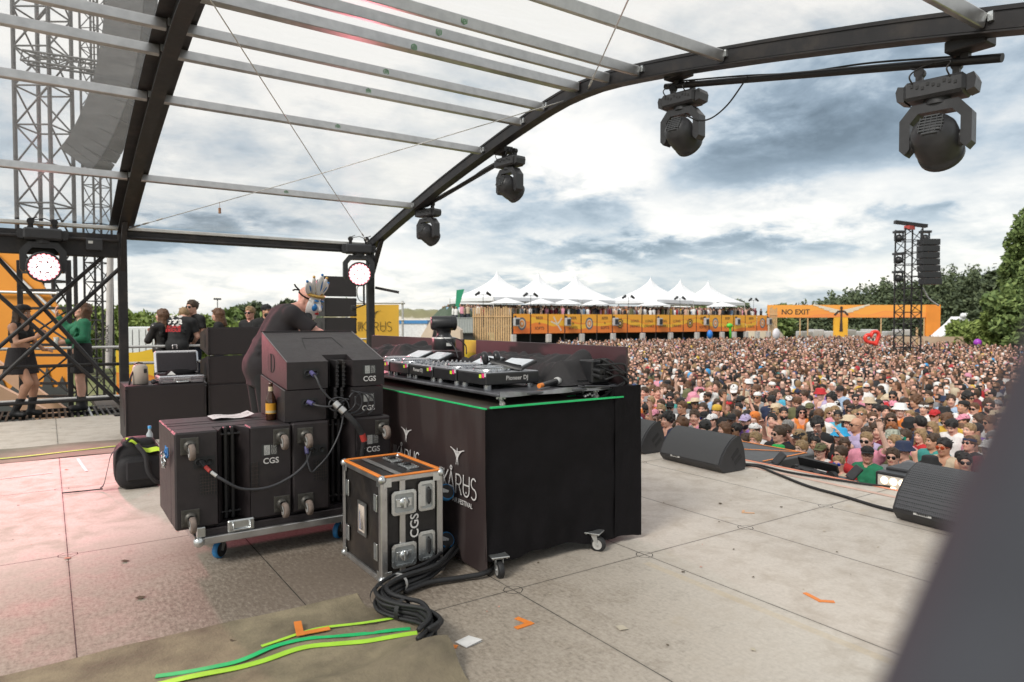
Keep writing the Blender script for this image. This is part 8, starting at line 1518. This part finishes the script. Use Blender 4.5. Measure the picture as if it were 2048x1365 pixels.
put('shirt', top_mesh('teeman', J, False, 'tee', .02, .012, hem=-.16, sleeve=.62), tm, [CC['black']]); dress_head(tm, hmx(J['head'], rot3(10, -38, 0)), 'fair', 'short', 'blond')
upb = V3((.447, 0, .894)); nb = V3((-.894, 0, .447)); c0 = V3((.0, 0, 1.27))+nb*.155; b = B(); r_ = random.Random(4)
for k in range(26): q = c0+upb*(.08+.10*r_.uniform(-1, 1))+V3((0, r_.uniform(-.10, .10), 0)); b.prism([(r_.uniform(.008, .03)*math.cos(a), r_.uniform(.008, .03)*math.sin(a)) for a in np.arange(7)*.9], q, (0, -1, 0), upb, nb*.004)
bp = b.build('back_print', white_paint, tm); text('SCANE', .075, CC['red'], tm, c0-upb*.055+nb*.012, (0, -1, 0), upb, 'lettering', .03, world=False); text('ERIOUS', .075, CC['red'], tm, c0-upb*.125+nb*.016, (0, -1, 0), upb, 'lettering', .03, world=False); text('on tour', .03, white_paint, tm, c0-upb*.185+nb*.016, (0, -1, 0), upb, 'lettering', .01, world=False) if 0 else None
onlooker((2.36, 14.55, 0), R(215), 'tall man in round sunglasses and black tee behind the bent man', 1.88, 'fair', 'short', 'brown', 'black', 'ahead', eyes='shades')
lw_ = onlooker((1.80, 14.35, 0), R(120), 'woman with long hair in a black leather jacket left of the bent man', 1.70, 'fair', 'long', 'chestnut', 'black', 'left', True, arm='clap'); lt = J_(**ARMS['clap'][0]); lj = [q for q in lw_.children if q.name.startswith('shirt')][0]; lj.data = top_mesh('leather', lt, True, 'tee', .018, .013, hem=-.04, sleeve=1.9); lj.name = 'leather_jacket'; lj.material_slots[0].link = 'OBJECT'; lj.material_slots[0].material = mat('black leather', (.02, .018, .018), .32, 0, .2, 20)
onlooker((2.78, 14.3, 0), R(160), 'woman with straight shoulder length hair in profile above the far stack', 1.72, 'fair', 'straight', 'chestnut', 'black', 'ahead', True)
onlooker((3.33, 14.1, 0), R(225), 'person with wavy blond hair and dark sunglasses above the far stack', 1.76, 'pink', 'short', 'blond', 'black', 'ahead', eyes='shades')
onlooker((3.55, 13.75, 0), R(262), 'bearded man in a black cap looking right above the far stack', 1.80, 'tan', 'short', 'black', 'black', 'left', beard=True, hat='cap', hatcol='black')
